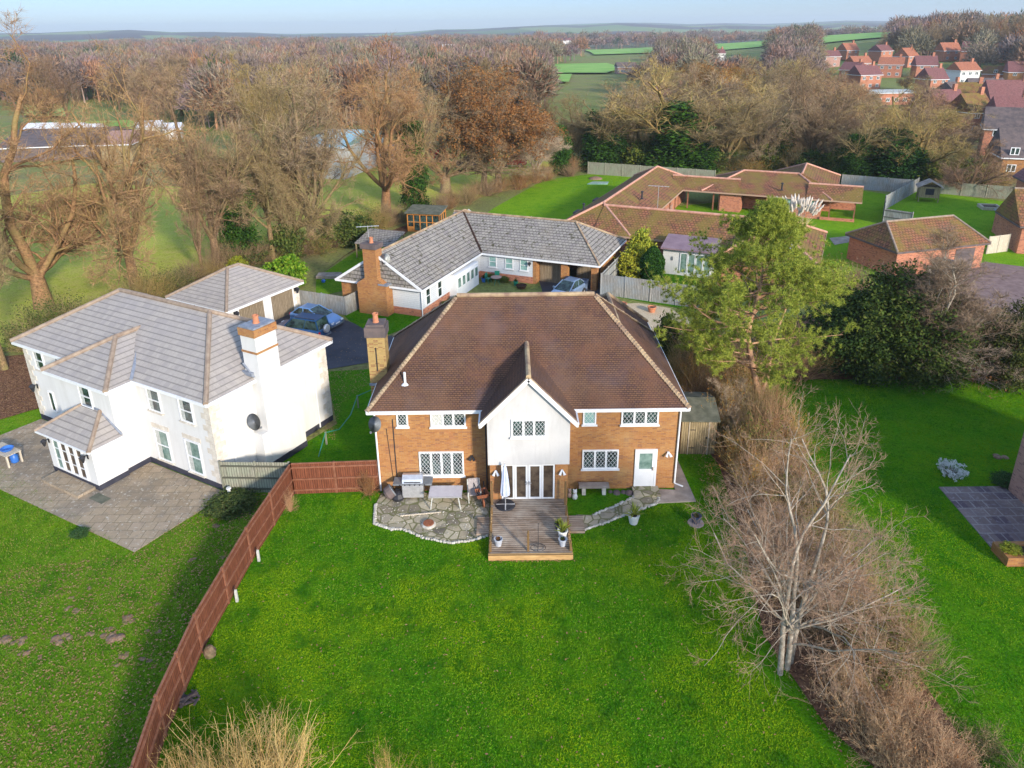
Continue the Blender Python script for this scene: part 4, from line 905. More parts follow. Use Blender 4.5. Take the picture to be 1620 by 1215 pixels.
b = MB(); b.prism([(6.95, 29.85), (8.85, 29.95), (8.75, 33.5), (8.6, 38), (8.05, 38), (8.05, 30.9), (7.1, 31.0)], 0, .06); tag(b.build('concrete_path', MT['concrete']), kind='structure')
b = MB(); b.box(5.9, 7.2, 30.3, 31.1, .05, .17); tag(b.build('door_step', MT['patio_dark']), 'mossy stone step below the white back door of the brick house', 'step')
# loose pebbles over the patio
b = MB()
for i in range(260):
    x, y = random.uniform(-6.5, -1.4), random.uniform(27.3, 30.2)
    if y < 28.4 and x < -4.6: continue
    r = random.uniform(.012, .035); b.lathe([(r, 0), (r * .8, r * .7), (0, r)], (x, y, .05), 5)
tag(b.build('loose_pebbles', MT['stone'], uv=False), kind='stuff')
o = MB().lathe([(.34, 0), (.34, .05), (.27, .09), (0, .1)], (0, 0, .05), 20).build('drain_cover', MT['stone'], uv=False); o.location = (-4.0, 28.35, 0); tag(o, 'round reddish fire pit lid set in pale stone on the patio', 'lid')
MB().lathe([(.25, .0), (.25, .03), (0, .04)], (0, 0, .15), 20).build('rusty_disc', MT['rust'], o, uv=False)
b = MB(); b.bar((-5.4, 29.0, .1), (-3.5, 29.25, .1), .06, .05); tag(b.build('garden_cane', MT['fence_pale']), 'long pale wooden pole lying on the patio slabs', 'pole')

def bbq():
    t = thing('barbecue', 'large steel gas barbecue with closed hood against the brick wall', 'barbecue', (-4.95, 30.62, .05))
    b = MB(); b.box(-.52, .52, -.28, .28, .12, .82); c = b.build('cabinet', MT['steel'], t, uv=False)
    for s in (-1, 1): b = MB(); b.box(*sorted((s * .01, s * .5)), -.3, -.285, .16, .78); d = b.build('cabinet_door', MT['steel'], c, uv=False)
    b = MB(); b.box(-.95, .95, -.32, .3, .84, .93); b.build('side_shelf', MT['grey_metal'], t, uv=False)
    b = MB(); b.add([(-.5, -.3, .94), (.5, -.3, .94), (.5, .28, .94), (-.5, .28, .94), (-.5, -.22, 1.12), (.5, -.22, 1.12), (.5, -.02, 1.27), (-.5, -.02, 1.27), (-.5, .26, 1.2), (.5, .26, 1.2)],
        [(0, 1, 5, 4), (4, 5, 6, 7), (7, 6, 9, 8), (8, 9, 2, 3), (0, 4, 7, 8, 3), (1, 2, 9, 6, 5)]); h = b.build('hood', MT['steel'], t, uv=False)
    b = MB(); b.bar((-.4, -.34, 1.02), (.4, -.34, 1.02), .03); b.build('hood_handle', MT['black'], h, uv=False)
    for i in range(6): b = MB(); b.tube([(-.6 + i * .24, -.32, .88), (-.6 + i * .24, -.37, .88)], .03, 8); b.build('knob', MT['black'], t, uv=False)
    for x in (-.45, .45): b = MB(); b.tube([(x - .03, 0, .06), (x + .03, 0, .06)], .07, 8); b.build('wheel', MT['black'], t, uv=False)
bbq()
o = MB().lathe([(.16, .03), (.18, .1), (.18, .42), (.1, .52), (.1, .58), (.05, .6)], n=14).build('gas_bottle', MT['teal'], uv=False, smooth=True); o.location = (-3.85, 30.6, .05); tag(o, 'green gas bottle standing right of the barbecue', 'gas bottle')
def basket(label, loc, r=.34, tilt=60):
    t = thing('log_basket', label, 'basket', loc); M = Matrix.Rotation(R(tilt), 4, 'Y') @ Matrix.Rotation(R(-20), 4, 'X')
    b = MB(M); b.lathe([(r * .7, 0), (r, .1), (r, .42), (r * .9, .42), (r * .9, .1), (r * .6, .06)], n=14); b.build('tub', MT['tile_dark'], t, uv=False); b = MB(M); b.lathe([(r * 1.04, .4), (r * 1.04, .45), (r * .94, .45)], n=14); b.build('rim', MT['grey_metal'], t, uv=False)
basket('dark round tub tipped on its side at the patio corner', (-6.3, 30.35, .32))
t = thing('garden_sack', 'crumpled black sack between the tipped tub and the barbecue', 'bag', (-5.72, 30.45, .05)); b = MB(); b.lathe([(.3, 0), (.34, .15), (.24, .34), (.12, .42), (.15, .5)], n=9); b.build('sack', MT['black'], t, uv=False)
def gtable():
    t = thing('garden_table', 'rectangular pale glass garden table on the stone patio', 'table', (-3.3, 29.95, .05))
    b = MB(); b.box(-.78, .78, -.45, .45, .70, .73); b.build('tabletop', MT['pale_tabletop'], t, uv=False)
    b = MB(); b.box(-.8, .8, -.48, -.45, .68, .735); b.box(-.8, .8, .45, .48, .68, .735); b.box(-.8, -.78, -.45, .45, .68, .735); b.box(.78, .8, -.45, .45, .68, .735); b.build('table_frame', MT['steel'], t, uv=False)
    for x in (-1, 1):
        for y in (-1, 1): b = MB(); b.bar((x * .62, y * .38, .68), (x * .72, y * .42, 0), .05); b.build('leg', MT['curtain'], t, uv=False)
gtable()
def gchair(label, loc, rz):
    t = thing('garden_chair', label, 'chair', loc, R(rz))
    b = MB(); b.box(-.26, .26, -.26, .24, .4, .45); b.build('seat', MT['weave'], t); b = MB(); b.add([(-.26, .22, .45), (.26, .22, .45), (.26, .36, .98), (-.26, .36, .98), (-.26, .26, .45), (.26, .26, .45), (.26, .4, .98), (-.26, .4, .98)], [(0, 1, 2, 3), (7, 6, 5, 4), (0, 3, 7, 4), (1, 5, 6, 2), (3, 2, 6, 7)]); b.build('backrest', MT['weave'], t)
    for s in (-1, 1):
        b = MB(); b.bar((s * .3, -.28, .62), (s * .3, .3, .66), .05); b.build('armrest', MT['grey_metal'], t, uv=False)
        b = MB(); b.bar((s * .29, -.27, 0), (s * .3, -.27, .62), .045); b.build('leg', MT['curtain'], t, uv=False); b = MB(); b.bar((s * .29, .24, 0), (s * .29, .34, .98), .045); b.build('leg', MT['curtain'], t, uv=False)
gchair('grey woven garden chair right of the patio table', (-1.95, 30.3, .05), 8)
t = thing('wheelbarrow', 'rusty red barrow leaning beside the garden chair', 'barrow', (-1.55, 29.95, .05), R(15))
b = MB(); b.lathe([(.03, -.05), (.2, -.04), (.2, .04), (.03, .05)], n=14); b.M = Matrix.Rotation(R(90), 4, 'Y'); w_ = MB(Matrix.Translation((0, -.25, .2)) @ Matrix.Rotation(R(90), 4, 'Y')).lathe([(.04, -.04), (.2, -.035), (.2, .035), (.04, .04)], n=14).build('wheel', MT['rust'], t, uv=False)
b = MB(); b.add([(-.25, -.15, .4), (.25, -.15, .4), (.2, .3, .35), (-.2, .3, .35), (-.32, -.28, .68), (.32, -.28, .68), (.28, .4, .62), (-.28, .4, .62)], [(3, 2, 1, 0), (0, 1, 5, 4), (1, 2, 6, 5), (2, 3, 7, 6), (3, 0, 4, 7)]); b.build('tray', MT['rust'], t, uv=False)
b = MB(); [b.bar((s * .08, -.25, .2), (s * .25, .75, .75), .04) for s in (-1, 1)]; b.build('handles', MT['black'], t, uv=False)
def parasol():
    t = thing('parasol', 'folded pale blue garden parasol standing left of french doors', 'parasol', (-.42, 29.45, DZ))
    b = MB(); b.tube([(0, 0, 0), (0, 0, 2.35)], .025, 8); b.build('pole', MT['steel'], t, uv=False)
    n = 16; rings = []
    for z, r in ((.62, .17), (.8, .19), (1.2, .16), (1.7, .12), (2.1, .07), (2.3, .02)): rings.append([(r * (1 + .28 * (j % 2)) * math.cos(2 * math.pi * j / n), r * (1 + .28 * (j % 2)) * math.sin(2 * math.pi * j / n), z) for j in range(n)])
    b = MB(); b.loft(rings); b.build('canopy', MT['parasol'], t, uv=False)
    b = MB(); b.lathe([(.46, 0), (.48, .03), (.44, .07), (.1, .09), (0, .09)], n=24); bs = b.build('base', MT['black'], t, uv=False)
    b = MB(); b.box(-.45, .45, -.025, .025, .075, .1); b.box(-.025, .025, -.45, .45, .077, .102); b.build('cross_bar', MT['steel'], bs, uv=False)
parasol()
def spinner():
    t = thing('wind_spinner', 'tall thin black wind spinner stand with hoop on deck front', 'garden ornament', (1.03, 26.3, DZ))
    b = MB(); b.tube([(0, 0, 0), (0, 0, 1.35)], .014, 6); b.build('pole', MT['black'], t, uv=False)
    b = MB(); b.tube([(.33 * math.cos(a), .26 * math.sin(a), .06) for a in [i * math.pi / 12 for i in range(25)]], .012, 5)
    for a in (0.4, 2.5, 4.6): b.tube([(0, 0, .12), (.33 * math.cos(a), .26 * math.sin(a), .05)], .012, 5)
    b.build('hoop', MT['black'], t, uv=False)
spinner()
def pot(label, loc, r=.2, h=.34, mat='pot_grey', plant=None, cat='plant pot', spread=1.0, ph=.3):
    t = thing('plant_pot', label, cat, loc)
    b = MB(); b.lathe([(r * .68, 0), (r * .98, h * .85), (r * 1.06, h * .87), (r * 1.04, h), (r * .9, h), (r * .86, h * .88)], n=16); b.build('pot', MT[mat], t, smooth=False, uv=False)
    b = MB(); b.lathe([(r * .88, h * .86), (0, h * .92)], n=12); b.build('soil', MT['soil'], t, uv=False)
    if plant:
        rng = np.random.default_rng(len(label)); n = 60; az = rng.uniform(0, 6.28, n); el = rng.uniform(.3, 1.5, n); L = rng.uniform(.4, 1, n) * ph * 1.4
        P = np.zeros((n, 3)); P[:, 2] = h * .9; D = np.stack([np.cos(az) * np.cos(el) * spread, np.sin(az) * np.cos(el) * spread, np.sin(el)], 1)
        T = P + D * L[:, None]; sd = np.stack([-np.sin(az), np.cos(az), az * 0], 1) * .022
        V = np.concatenate([P + sd * .3, P - sd * .3, T * .55 + P * .45 + sd * 1.2, T * .55 + P * .45 - sd * 1.2, T], 0); i = np.arange(n)
        np_mesh('plant', V, np.stack([i, i + n, i + 3 * n, i + 2 * n], 1), np.stack([i + 2 * n, i + 3 * n, i + 4 * n], 1), MT[plant], t)
    return t
pot('blue-grey pot with faded plant at the front left of the deck', (-.72, 26.55, DZ), .19, .36, 'pot_grey', 'leaf_orange', ph=.12)
pot('blue-grey pot with bare plant at the front right of the deck', (2.12, 26.5, DZ), .19, .36, 'pot_grey', 'leaf_green', ph=.12)
pot('white pot with tufty olive plant on deck right side', (2.15, 27.05, DZ), .23, .4, 'pot_white', 'leaf_pine', ph=.42)
pot('purple pot behind the white one on the deck', (2.02, 27.65, DZ), .2, .3, 'navy', 'leaf_pine', ph=.25)
pot('large white pot standing on brown ring beside the garden path', (5.55, 28.35, .02), .27, .5, 'pot_white', 'leaf_pine', spread=1.3, ph=.5)
pot('dark navy pot on purple saucer out on the right lawn', (8.45, 28.3, .03), .24, .42, 'navy', 'leaf_green', ph=.15)
o = MB().lathe([(.38, 0), (.36, .05), (0, .05)], n=20).build('saucer', MT['patio_purple'], uv=False); o.location = (8.45, 28.3, .004); tag(o, 'round purple-brown saucer under the navy pot', 'saucer')
def bench():
    t = thing('stone_bench', 'small stone bench against the brick wall right of gable', 'bench', (3.95, 30.75, 0))
    b = MB(); b.box(-.75, .75, -.19, .19, .42, .54); b.build('seat', MT['concrete'], t)
    for x in (-.5, .5): b = MB(); b.box(x - .09, x + .09, -.15, .15, 0, .42); b.build('leg', MT['quoin'], t)
bench()
def gnome(label, loc, m='pot_white', s=1.0):
    t = thing('garden_statue', label, 'statue', loc); b = MB(); b.lathe([(.12 * s, 0), (.15 * s, .12 * s), (.1 * s, .26 * s), (.05 * s, .3 * s)], n=10); b.build('body', MT[m], t, smooth=True, uv=False)
    b = MB(); b.lathe([(0, .28 * s), (.1 * s, .34 * s), (.11 * s, .42 * s), (.06 * s, .5 * s), (0, .52 * s)], n=10)
    for x in (-1, 1): b.lathe([(0.0, .45 * s), (.04 * s, .5 * s), (0, .57 * s)], (x * .07 * s, 0, 0), 6)
    b.build('head', MT[m], t, smooth=True, uv=False)
gnome('white animal statue on the grass right of the deck', (2.98, 30.35, 0)); gnome('smaller pinkish statue beside the white one by the deck', (2.74, 30.5, 0), 'brick_pink', .9)
b = MB(); [b.lathe([(r, 0), (r * .8, r * .5), (0, r * .7)], (5.1 + dx, 30.75 + dy, 0), 7) for r, dx, dy in ((.2, 0, 0), (.15, .35, .05), (.22, .62, -.03), (.12, -.3, .1))]; tag(b.build('edging_rocks', MT['tile_dark'], uv=False), 'low dark rocks against wall left of the back door', 'rocks')
# shed on the right
def shed():
    t = thing('garden_shed', 'old mossy timber shed with felt roof right of brick house', 'shed', (9.0, 34.3, 0), R(-3))
    b = MB(); b.add([(0, 0, 0), (1.85, 0, 0), (1.85, 0, 2.1), (0, 0, 2.1), (0, 3.0, 0), (1.85, 3.0, 0), (1.85, 3, 2.1), (0, 3, 2.1)], [(0, 1, 2, 3), (1, 5, 6, 2), (5, 4, 7, 6), (4, 0, 3, 7)]); b.build('wall', MT['shed'], t)
    b = MB(); b.add([(-.12, -.2, 2.08), (1.97, -.2, 2.08), (1.97, 1.5, 2.62), (-.12, 1.5, 2.62), (1.97, 3.2, 2.08), (-.12, 3.2, 2.08), (-.12, -.2, 2.14), (1.97, -.2, 2.14), (1.97, 1.5, 2.68), (-.12, 1.5, 2.68), (1.97, 3.2, 2.14), (-.12, 3.2, 2.14)],
        [(3, 2, 1, 0), (5, 4, 2, 3), (6, 7, 8, 9), (9, 8, 10, 11), (0, 1, 7, 6), (0, 6, 9, 3), (3, 9, 11, 5), (1, 2, 8, 7), (2, 4, 10, 8), (4, 5, 11, 10)]); b.build('roof', MT['felt'], t)
    b = MB(); b.add([(0, .01, 2.08), (0, 2.99, 2.08), (0, 1.5, 2.58)], [(0, 1, 2)]); b.add([(1.85, .01, 2.08), (1.85, 2.99, 2.08), (1.85, 1.5, 2.58)], [(2, 1, 0)]); b.build('gable_end', MT['shed'], t)
    b = MB(); b.box(.42, 1.42, -.04, -.01, .08, 1.95); d = b.build('door', MT['shed'], t); b = MB(); b.box(.45, .75, -.06, -.04, 1.5, 1.54); b.box(.45, .75, -.06, -.04, .4, .44); b.box(1.3, 1.38, -.07, -.04, 1.0, 1.1); b.build('hinge', MT['black'], d, uv=False)
    b = MB(); b.box(.38, .42, -.05, -.0, 0, 2.0); b.box(1.42, 1.46, -.05, 0, 0, 2.0); b.build('door_trim', MT['fence_pale'], t)
shed()
def summerhouse():
    t = thing('summerhouse', 'orange timber summerhouse with glazed doors behind the bungalow', 'summerhouse', G(645, 366), R(-12))
    b = MB(); b.box(0, 3.9, 0, 2.6, 0, .12); b.build('floor', MT['cedar'], t)
    b = MB(); [b.box(x, x + .1, 0, .1, .12, 2.1) for x in (0, .75, 1.5, 2.3, 3.0, 3.8)]; b.box(0, 3.9, 0, .1, 1.95, 2.2); b.box(0, .8, .01, .09, .12, .6); b.box(3.05, 3.85, .01, .09, .12, .6); b.box(.1, 3.8, .02, .08, 1.1, 1.16); [b.box(3.8, 3.9, y, y + .1, .12, 2.1) for y in (0, .8, 1.6, 2.5)]; b.box(3.8, 3.9, 0, 2.6, 1.95, 2.2); b.box(3.81, 3.89, 0, 2.6, .12, .6); b.box(3.82, 3.88, 0, 2.6, 1.1, 1.16); b.build('timber_frame', MT['cedar'], t)
    b = MB(); b.box(.05, 3.84, .06, 2.55, .14, 1.94); b.build('glazing', MT['glass'], t, uv=False)
    b = MB(); b.add([(-.2, -.3, 2.15), (4.1, -.3, 2.15), (4.1, 2.8, 2.45), (-.2, 2.8, 2.45), (-.2, -.3, 2.25), (4.1, -.3, 2.25), (4.1, 2.8, 2.55), (-.2, 2.8, 2.55)], [(3, 2, 1, 0), (4, 5, 6, 7), (0, 1, 5, 4), (1, 2, 6, 5), (2, 3, 7, 6), (3, 0, 4, 7)]); b.build('roof', MT['felt'], t)
summerhouse()
def greenhouse():
    t = thing('lean_to_shelter', 'low dark slatted shelter roof behind the bungalow chimney', 'shelter', G(563, 408), R(-23))
    b = MB(); b.add([(0, 0, 1.5), (4.2, 0, 1.5), (4.2, 3, 2.3), (0, 3, 2.3), (0, 0, 1.6), (4.2, 0, 1.6), (4.2, 3, 2.4), (0, 3, 2.4)], [(3, 2, 1, 0), (4, 5, 6, 7), (0, 1, 5, 4), (1, 2, 6, 5), (2, 3, 7, 6), (3, 0, 4, 7)]); b.build('roof', MT['slate_old'], t); b = MB(); [b.box(x, x + .1, y, y + .1, 0, 1.6 + y * .25) for x in (.05, 4.05) for y in (.05, 2.8)]; b.build('posts', MT['shed'], t)
greenhouse()
def playhouse():
    t = thing('playhouse', 'small wooden playhouse with pale pitched roof on legs', 'playhouse', G(1466, 318), R(-20))
    b = MB(); b.box(-1.2, 1.2, -.9, .9, .6, 2.0); b.build('wall', MT['shed'], t); b = MB(); [b.box(x, x + .1, y, y + .1, 0, .6) for x in (-1.2, 1.1) for y in (-.9, .8)]; b.build('legs', MT['shed'], t)
    b = MB(); b.box(-.5, .5, -.93, -.9, 1.0, 1.8); b.build('opening', MT['black'], t, uv=False)
    b = MB(); b.add([(-1.5, -1.2, 1.9), (0, -1.2, 2.7), (1.5, -1.2, 1.9), (-1.5, 1.1, 1.9), (0, 1.1, 2.7), (1.5, 1.1, 1.9), (-1.5, -1.2, 2.0), (0, -1.2, 2.8), (1.5, -1.2, 2.0), (-1.5, 1.1, 2.0), (0, 1.1, 2.8), (1.5, 1.1, 2.0)], [(0, 1, 4, 3), (1, 2, 5, 4), (9, 10, 7, 6), (10, 11, 8, 7), (0, 6, 7, 1), (1, 7, 8, 2)]); b.build('roof', MT['concrete'], t)
playhouse()
t = thing('sandpit', 'square pale sandpit frame on the play garden lawn', 'sandpit', G(1565, 330), R(-15)); b = MB(); b.box(-1.1, 1.1, -1.1, -.9, 0, .4); b.box(-1.1, 1.1, .9, 1.1, 0, .4); b.box(-1.1, -.9, -.9, .9, 0, .4); b.box(.9, 1.1, -.9, .9, 0, .4); b.build('frame', MT['fence_pale'], t); b = MB(); b.box(-.9, .9, -.9, .9, 0, .2); b.build('sand', MT['soil'], t)

# white house patio table
def potting_table():
    t = thing('garden_table', 'wooden garden table with blue tub at left edge of slabs', 'table', G(12, 730), R(-29))
    b = MB(); b.box(-.9, .9, -.4, .4, .72, .76); b.build('tabletop', MT['fence_pale'], t)
    for x in (-.82, .82):
        for y in (-.34, .34): b = MB(); b.box(x - .04, x + .04, y - .04, y + .04, 0, .72); b.build('leg', MT['fence_pale'], t)
potting_table()
p = G(12, 730); o = MB().lathe([(.25, .0), (.34, .12), (.3, .14), (.2, .04)], n=14).build('washing_bowl', MT['plastic_blue'], uv=False); o.location = p + Vector((.25, -.1, .77)); tag(o, 'blue bowl on the wooden table at left edge', 'bowl')
o = MB().lathe([(.16, 0), (.2, .06), (.2, .4), (.1, .5), (.06, .58), (0, .58)], n=14).build('gas_bottle', MT['plastic_blue'], uv=False, smooth=True); o.location = G(22, 732) + Vector((.1, 0, .05)); tag(o, 'blue gas bottle on the slabs beside the wooden table', 'gas bottle')
o = MB().lathe([(.09, 0), (.07, .08), (.08, .42), (.13, .5), (.11, .54)], n=10).build('bird_bath', MT['pot_white'], uv=False); o.location = G(364, 786); tag(o, 'small white pedestal beside the mossy green fence', 'ornament')

# right hand patio, planter
b = MB(); b.prism([(21.2, 30.9), (24.6, 30.9), (24.6, 26.3), (21.0, 26.3)], 0, .05); tag(b.build('slab_patio', MT['patio_purple']), kind='structure')
t = thing('brick_planter', 'low pale brick planter at the corner of the purple slab patio', 'planter', (20.9, 25.1, 0)); b = MB(); b.box(0, 3.4, 0, .22, 0, .45); b.box(0, .22, .22, 1.1, 0, .45); b.box(.22, 3.4, .88, 1.1, 0, .45); b.build('wall', MT['brick'], t); b = MB(); b.box(.22, 3.4, .22, .88, 0, .36); b.build('soil', MT['soil'], t)
for p, l, s in (((1581, 719), 'small bare earth mound on the right lawn', .3),):
    pass
# bins, pots, courtyard furniture near the carport
def bin_(label, x, y, mat):
    t = thing('wheelie_bin', label, 'bin', bl(x, y), R(-23)); b = MB(); b.add([(-.24, -.28, 0), (.24, -.28, 0), (.24, .28, 0), (-.24, .28, 0), (-.29, -.34, 1.0), (.29, -.34, 1.0), (.29, .36, 1.0), (-.29, .36, 1.0)], [(3, 2, 1, 0), (0, 1, 5, 4), (1, 2, 6, 5), (2, 3, 7, 6), (3, 0, 4, 7), (4, 5, 6, 7)]); b.build('body', MT[mat], t, uv=False)
    b = MB(); b.add([(-.31, -.38, 1.01), (.31, -.38, 1.01), (.31, .4, 1.01), (-.31, .4, 1.01), (-.27, -.3, 1.1), (.27, -.3, 1.1), (.29, .4, 1.12), (-.29, .4, 1.12)], [(3, 2, 1, 0), (0, 1, 5, 4), (1, 2, 6, 5), (2, 3, 7, 6), (3, 0, 4, 7), (4, 5, 6, 7)]); b.build('lid', MT[mat], t, uv=False)
    b = MB(); b.box(-.07, .07, -.355, -.34, .55, .78); b.build('number_sticker', MT['white'], t, uv=False)
    for s in (-1, 1): b = MB(Matrix.Translation((s * .27, .32, .1)) @ Matrix.Rotation(R(90), 4, 'Y')); b.lathe([(.1, -.03), (.1, .03)], n=10); b.build('wheel', MT['black'], t, uv=False)
bin_('navy wheelie bin, leftmost of the three under the carport', 8.4, 11.15, 'navy'); bin_('brown wheelie bin between the two dark bins', 9.15, 11.05, 'tile_brown'); bin_('dark green-blue wheelie bin, rightmost under the carport', 9.9, 10.95, 'navy')
def bistro():
    t = thing('bistro_table', 'round mosaic garden table before the bungalow windows', 'table', bl(1.9, 10.0)); b = MB(); b.lathe([(.0, .72), (.5, .72), (.5, .75), (0, .76)], n=16); b.build('tabletop', MT['brick_pink'], t, uv=False); b = MB(); [b.bar((0, 0, .7), (.35 * math.cos(a), .35 * math.sin(a), 0), .03) for a in (0, 2.1, 4.2)]; b.build('legs', MT['teal'], t, uv=False)
bistro()
def bchair(label, x, y, rz):
    t = thing('bistro_chair', label, 'chair', bl(x, y), R(rz)); b = MB(); b.box(-.22, .22, -.2, .2, .43, .46); b.build('seat', MT['teal'], t, uv=False); b = MB(); b.box(-.22, .22, .19, .22, .5, .95); b.build('backrest', MT['teal'], t, uv=False)
    for i in (-1, 1):
        for j in (-1, 1): b = MB(); b.bar((i * .19, j * .17, .43), (i * .21, j * .2, 0), .03); b.build('leg', MT['teal'], t, uv=False)
bchair('teal metal chair left of the round mosaic table', 1.0, 10.2, 60); bchair('teal metal chair behind the round mosaic table', 1.6, 10.9, 0)
o = MB().lathe([(.35, 0), (.5, .3), (.46, .32), (.42, .25), (0, .22)], n=16).build('barrel_planter', MT['tile_brown'], uv=False); o.location = bl(4.4, 9.9); tag(o, 'half barrel planter at the end of the bungalow window bed', 'planter')
for x, y, l, m in ((-.1 + .6, 10.3, 'blue glazed pot at the left of the bungalow bed', 'plastic_blue'), (3.6, 10.5, 'teal glazed pot below the bungalow right window', 'teal')): pot(l, bl(x, y), .22, .4, m, 'leaf_green')
pot('terracotta pot on shingle just right of brown roof', G(985, 487), .35, .45, 'terracotta', None); pot('terracotta pot further right on the shingle edge', G(1031, 494), .35, .5, 'terracotta', None)
o = MB().lathe([(.0, .0), (.16, .02), (.2, .2), (.1, .3)], n=10).build('feeder', MT['plastic_blue'], uv=False); o.location = G(512, 447); tag(o, 'small blue tub left of the bungalow brick wall', 'tub')
b = MB(); b.add([(0, 0, .3), (2.2, 0, .3), (2.2, 1.2, .3), (0, 1.2, .3), (0, 0, 0), (2.2, 0, 0), (2.2, 1.2, 0), (0, 1.2, 0)], [(0, 1, 2, 3), (4, 5, 1, 0), (5, 6, 2, 1), (6, 7, 3, 2), (7, 4, 0, 3)]); o = b.build('raised_bed', MT['concrete']); o.location = G(500, 442); tag(o, 'grey stone slab bed left of the bungalow brick wall', 'raised bed')
for i, (x, y, l) in enumerate(((915, 372, 'nearest'), (932, 342, 'middle'), (952, 308, 'farthest'))):
    o = MB().box(-1.3, 1.3, -.8, .8, 0, 1.5).build('dormer_block', MT['tile_dark']); o.location = tl(-11.9, 1.6 + i * 7.2); o.rotation_euler = (0, 0, R(-24.5)); tag(o, 'small dark tiled bay on the courtyard home outer wall, the %s of three' % l, 'bay')
t = thing('paddling_pool', 'green plastic sheet lying on the far back lawn', 'sheet', G(945, 290)); b = MB(); b.prism([(-1.6, -.8), (1.4, -1), (1.8, .6), (-.6, .9)], 0, .12); b.build('sheet', MT['glass_teal'], t, uv=False)
t = thing('earth_heap', 'reddish earth heap behind the green sheet on back lawn', 'heap', G(942, 283)); b = MB(); b.lathe([(1.1, 0), (.9, .2), (.4, .35), (0, .4)], n=12); b.build('heap', MT['molehill'], t, uv=False)

# ------------------------------------------------------------------ cars
def car(label, loc, rz, mat, kind='hatch'):
    t = thing('parked_car', label, 'car', loc, rz)   # nose towards +y
    if kind == 'suv': st = [(-2.05, .72, .45, .98), (-1.95, .86, .36, 1.05), (-1.2, .88, .34, 1.08), (.7, .88, .34, 1.06), (1.1, .88, .34, 1.02), (1.9, .84, .36, .92), (2.08, .74, .42, .78)]; cab = [(-2.0, .70, 1.03, .78), (-1.85, .76, 1.74, .66), (.2, .78, 1.78, .66), (1.0, .80, 1.04, .74)]; roof = (-1.83, .18, 1.77, .655)
    else: st = [(-2.0, .66, .42, .86), (-1.9, .82, .3, .95), (-1.2, .85, .26, .95), (.8, .85, .26, .93), (1.5, .82, .28, .82), (2.0, .74, .32, .66), (2.1, .6, .4, .56)]; cab = [(-1.85, .66, .92, .74), (-1.15, .74, 1.42, .58), (-.1, .76, 1.44, .58), (1.05, .78, .9, .72)]; roof = (-1.12, -.08, 1.43, .575)
    rings = []
    for y, w, zb, zt in st: rings.append([(-w * .9, y, zb), (w * .9, y, zb), (w, y, zb + .14), (w, y, zt - .12), (w * .9, y, zt), (-w * .9, y, zt), (-w, y, zt - .12), (-w, y, zb + .14)])
    b = MB(); b.loft([r[::-1] for r in rings]); body = b.build('body', MT[mat], t, smooth=False, uv=False)
    (y0, w0, z0, _), (y1, _, z1, t1), (y2, _, z2, t2), (y3, w3, z3, _) = cab
    A = [(-w0, y0, z0), (w0, y0, z0), (w3, y3, z3), (-w3, y3, z3)]; B_ = [(-t1, y1, z1), (t1, y1, z1), (t2, y2, z2), (-t2, y2, z2)]
    b = MB(); b.add(A + B_, [(0, 1, 5, 4), (1, 2, 6, 5), (2, 3, 7, 6), (3, 0, 4, 7)]); b.build('windows', MT['glass'], t, uv=False)
    b = MB(); r0, r1, rz_, rw = roof; b.loft([[(-rw, y, rz_ - .02), (rw, y, rz_ - .02), (rw * .85, y, rz_ + .045), (-rw * .85, y, rz_ + .045)][::-1] for y in (r0, (r0 + r1) / 2, r1)])
    for i in range(4): b.bar(A[i], B_[i], .07)
    for s in (-1, 1):
        for f in (.42,): 
            a = Vector(A[0 if s < 0 else 1]).lerp(Vector(A[3 if s < 0 else 2]), f); c = Vector(B_[0 if s < 0 else 1]).lerp(Vector(B_[3 if s < 0 else 2]), f); b.bar(a, c, .07, .03)
    b.build('roof', MT[mat], t, uv=False)
    for y in (-1.3, 1.3):
        for s in (-1, 1):
            M = Matrix.Translation((s * .8, y, .32)) @ Matrix.Rotation(R(90), 4, 'Y'); w = MB(M).lathe([(.2, -.1), (.31, -.1), (.33, 0), (.31, .1), (.2, .1)], n=16).build('wheel', MT['tyre'], t, uv=False); MB(M).lathe([(0, -.11), (.2, -.09), (.2, .09), (0, .11)], n=12).build('rim', MT['steel'], w, uv=False)
    f, bk = st[-1][0], st[0][0]; hz = st[-1][3]; 
    for s in (-1, 1):
        b = MB(); b.box(*sorted((s * .42, s * .7)), f - .14, f + .01, hz - .06, hz + .08); b.build('headlight', MT['clear_lens'], t, uv=False)
        b = MB(); b.box(*sorted((s * .55, s * .74)), bk - .015, bk + .1, .7, .92); b.build('tail_light', MT['red_lens'], t, uv=False)
        b = MB(); b.box(*sorted((s * .84, s * 1.02)), .72, .84, z3 + .02, z3 + .16); b.build('mirror', MT[mat], t, uv=False)
    b = MB(); b.box(-.26, .26, f + .0, f + .025, .42, .53); b.build('number_plate', MT['white'], t, uv=False)
    b = MB(); b.box(-.78, .78, f - .1, f + .02, .27, .38); b.box(-.78, .78, bk - .03, bk + .1, .32, .46); b.build('bumper', MT['grey_metal'], t, uv=False)
    if kind == 'suv':
        w = MB(Matrix.Translation((.1, bk - .14, .98)) @ Matrix.Rotation(R(90), 4, 'X')).lathe([(0, -.12), (.3, -.12), (.34, 0), (.3, .12), (0, .13)], n=18).build('spare_wheel_cover', MT['steel'], t, uv=False)
        b = MB(); [b.bar((s * .6, -1.7, 1.86), (s * .6, .1, 1.88), .04) for s in (-1, 1)]; b.build('roof_rail', MT['black'], t, uv=False)
    return t
car('pale blue hatchback parked beside the wooden garage doors', (-15.45, 53.9, 0), R(-115.5), 'car_light')
car('navy four-wheel drive with round spare wheel, before the white garage', (-15.9, 51.25, 0), R(69.6), 'car_navy', 'suv')
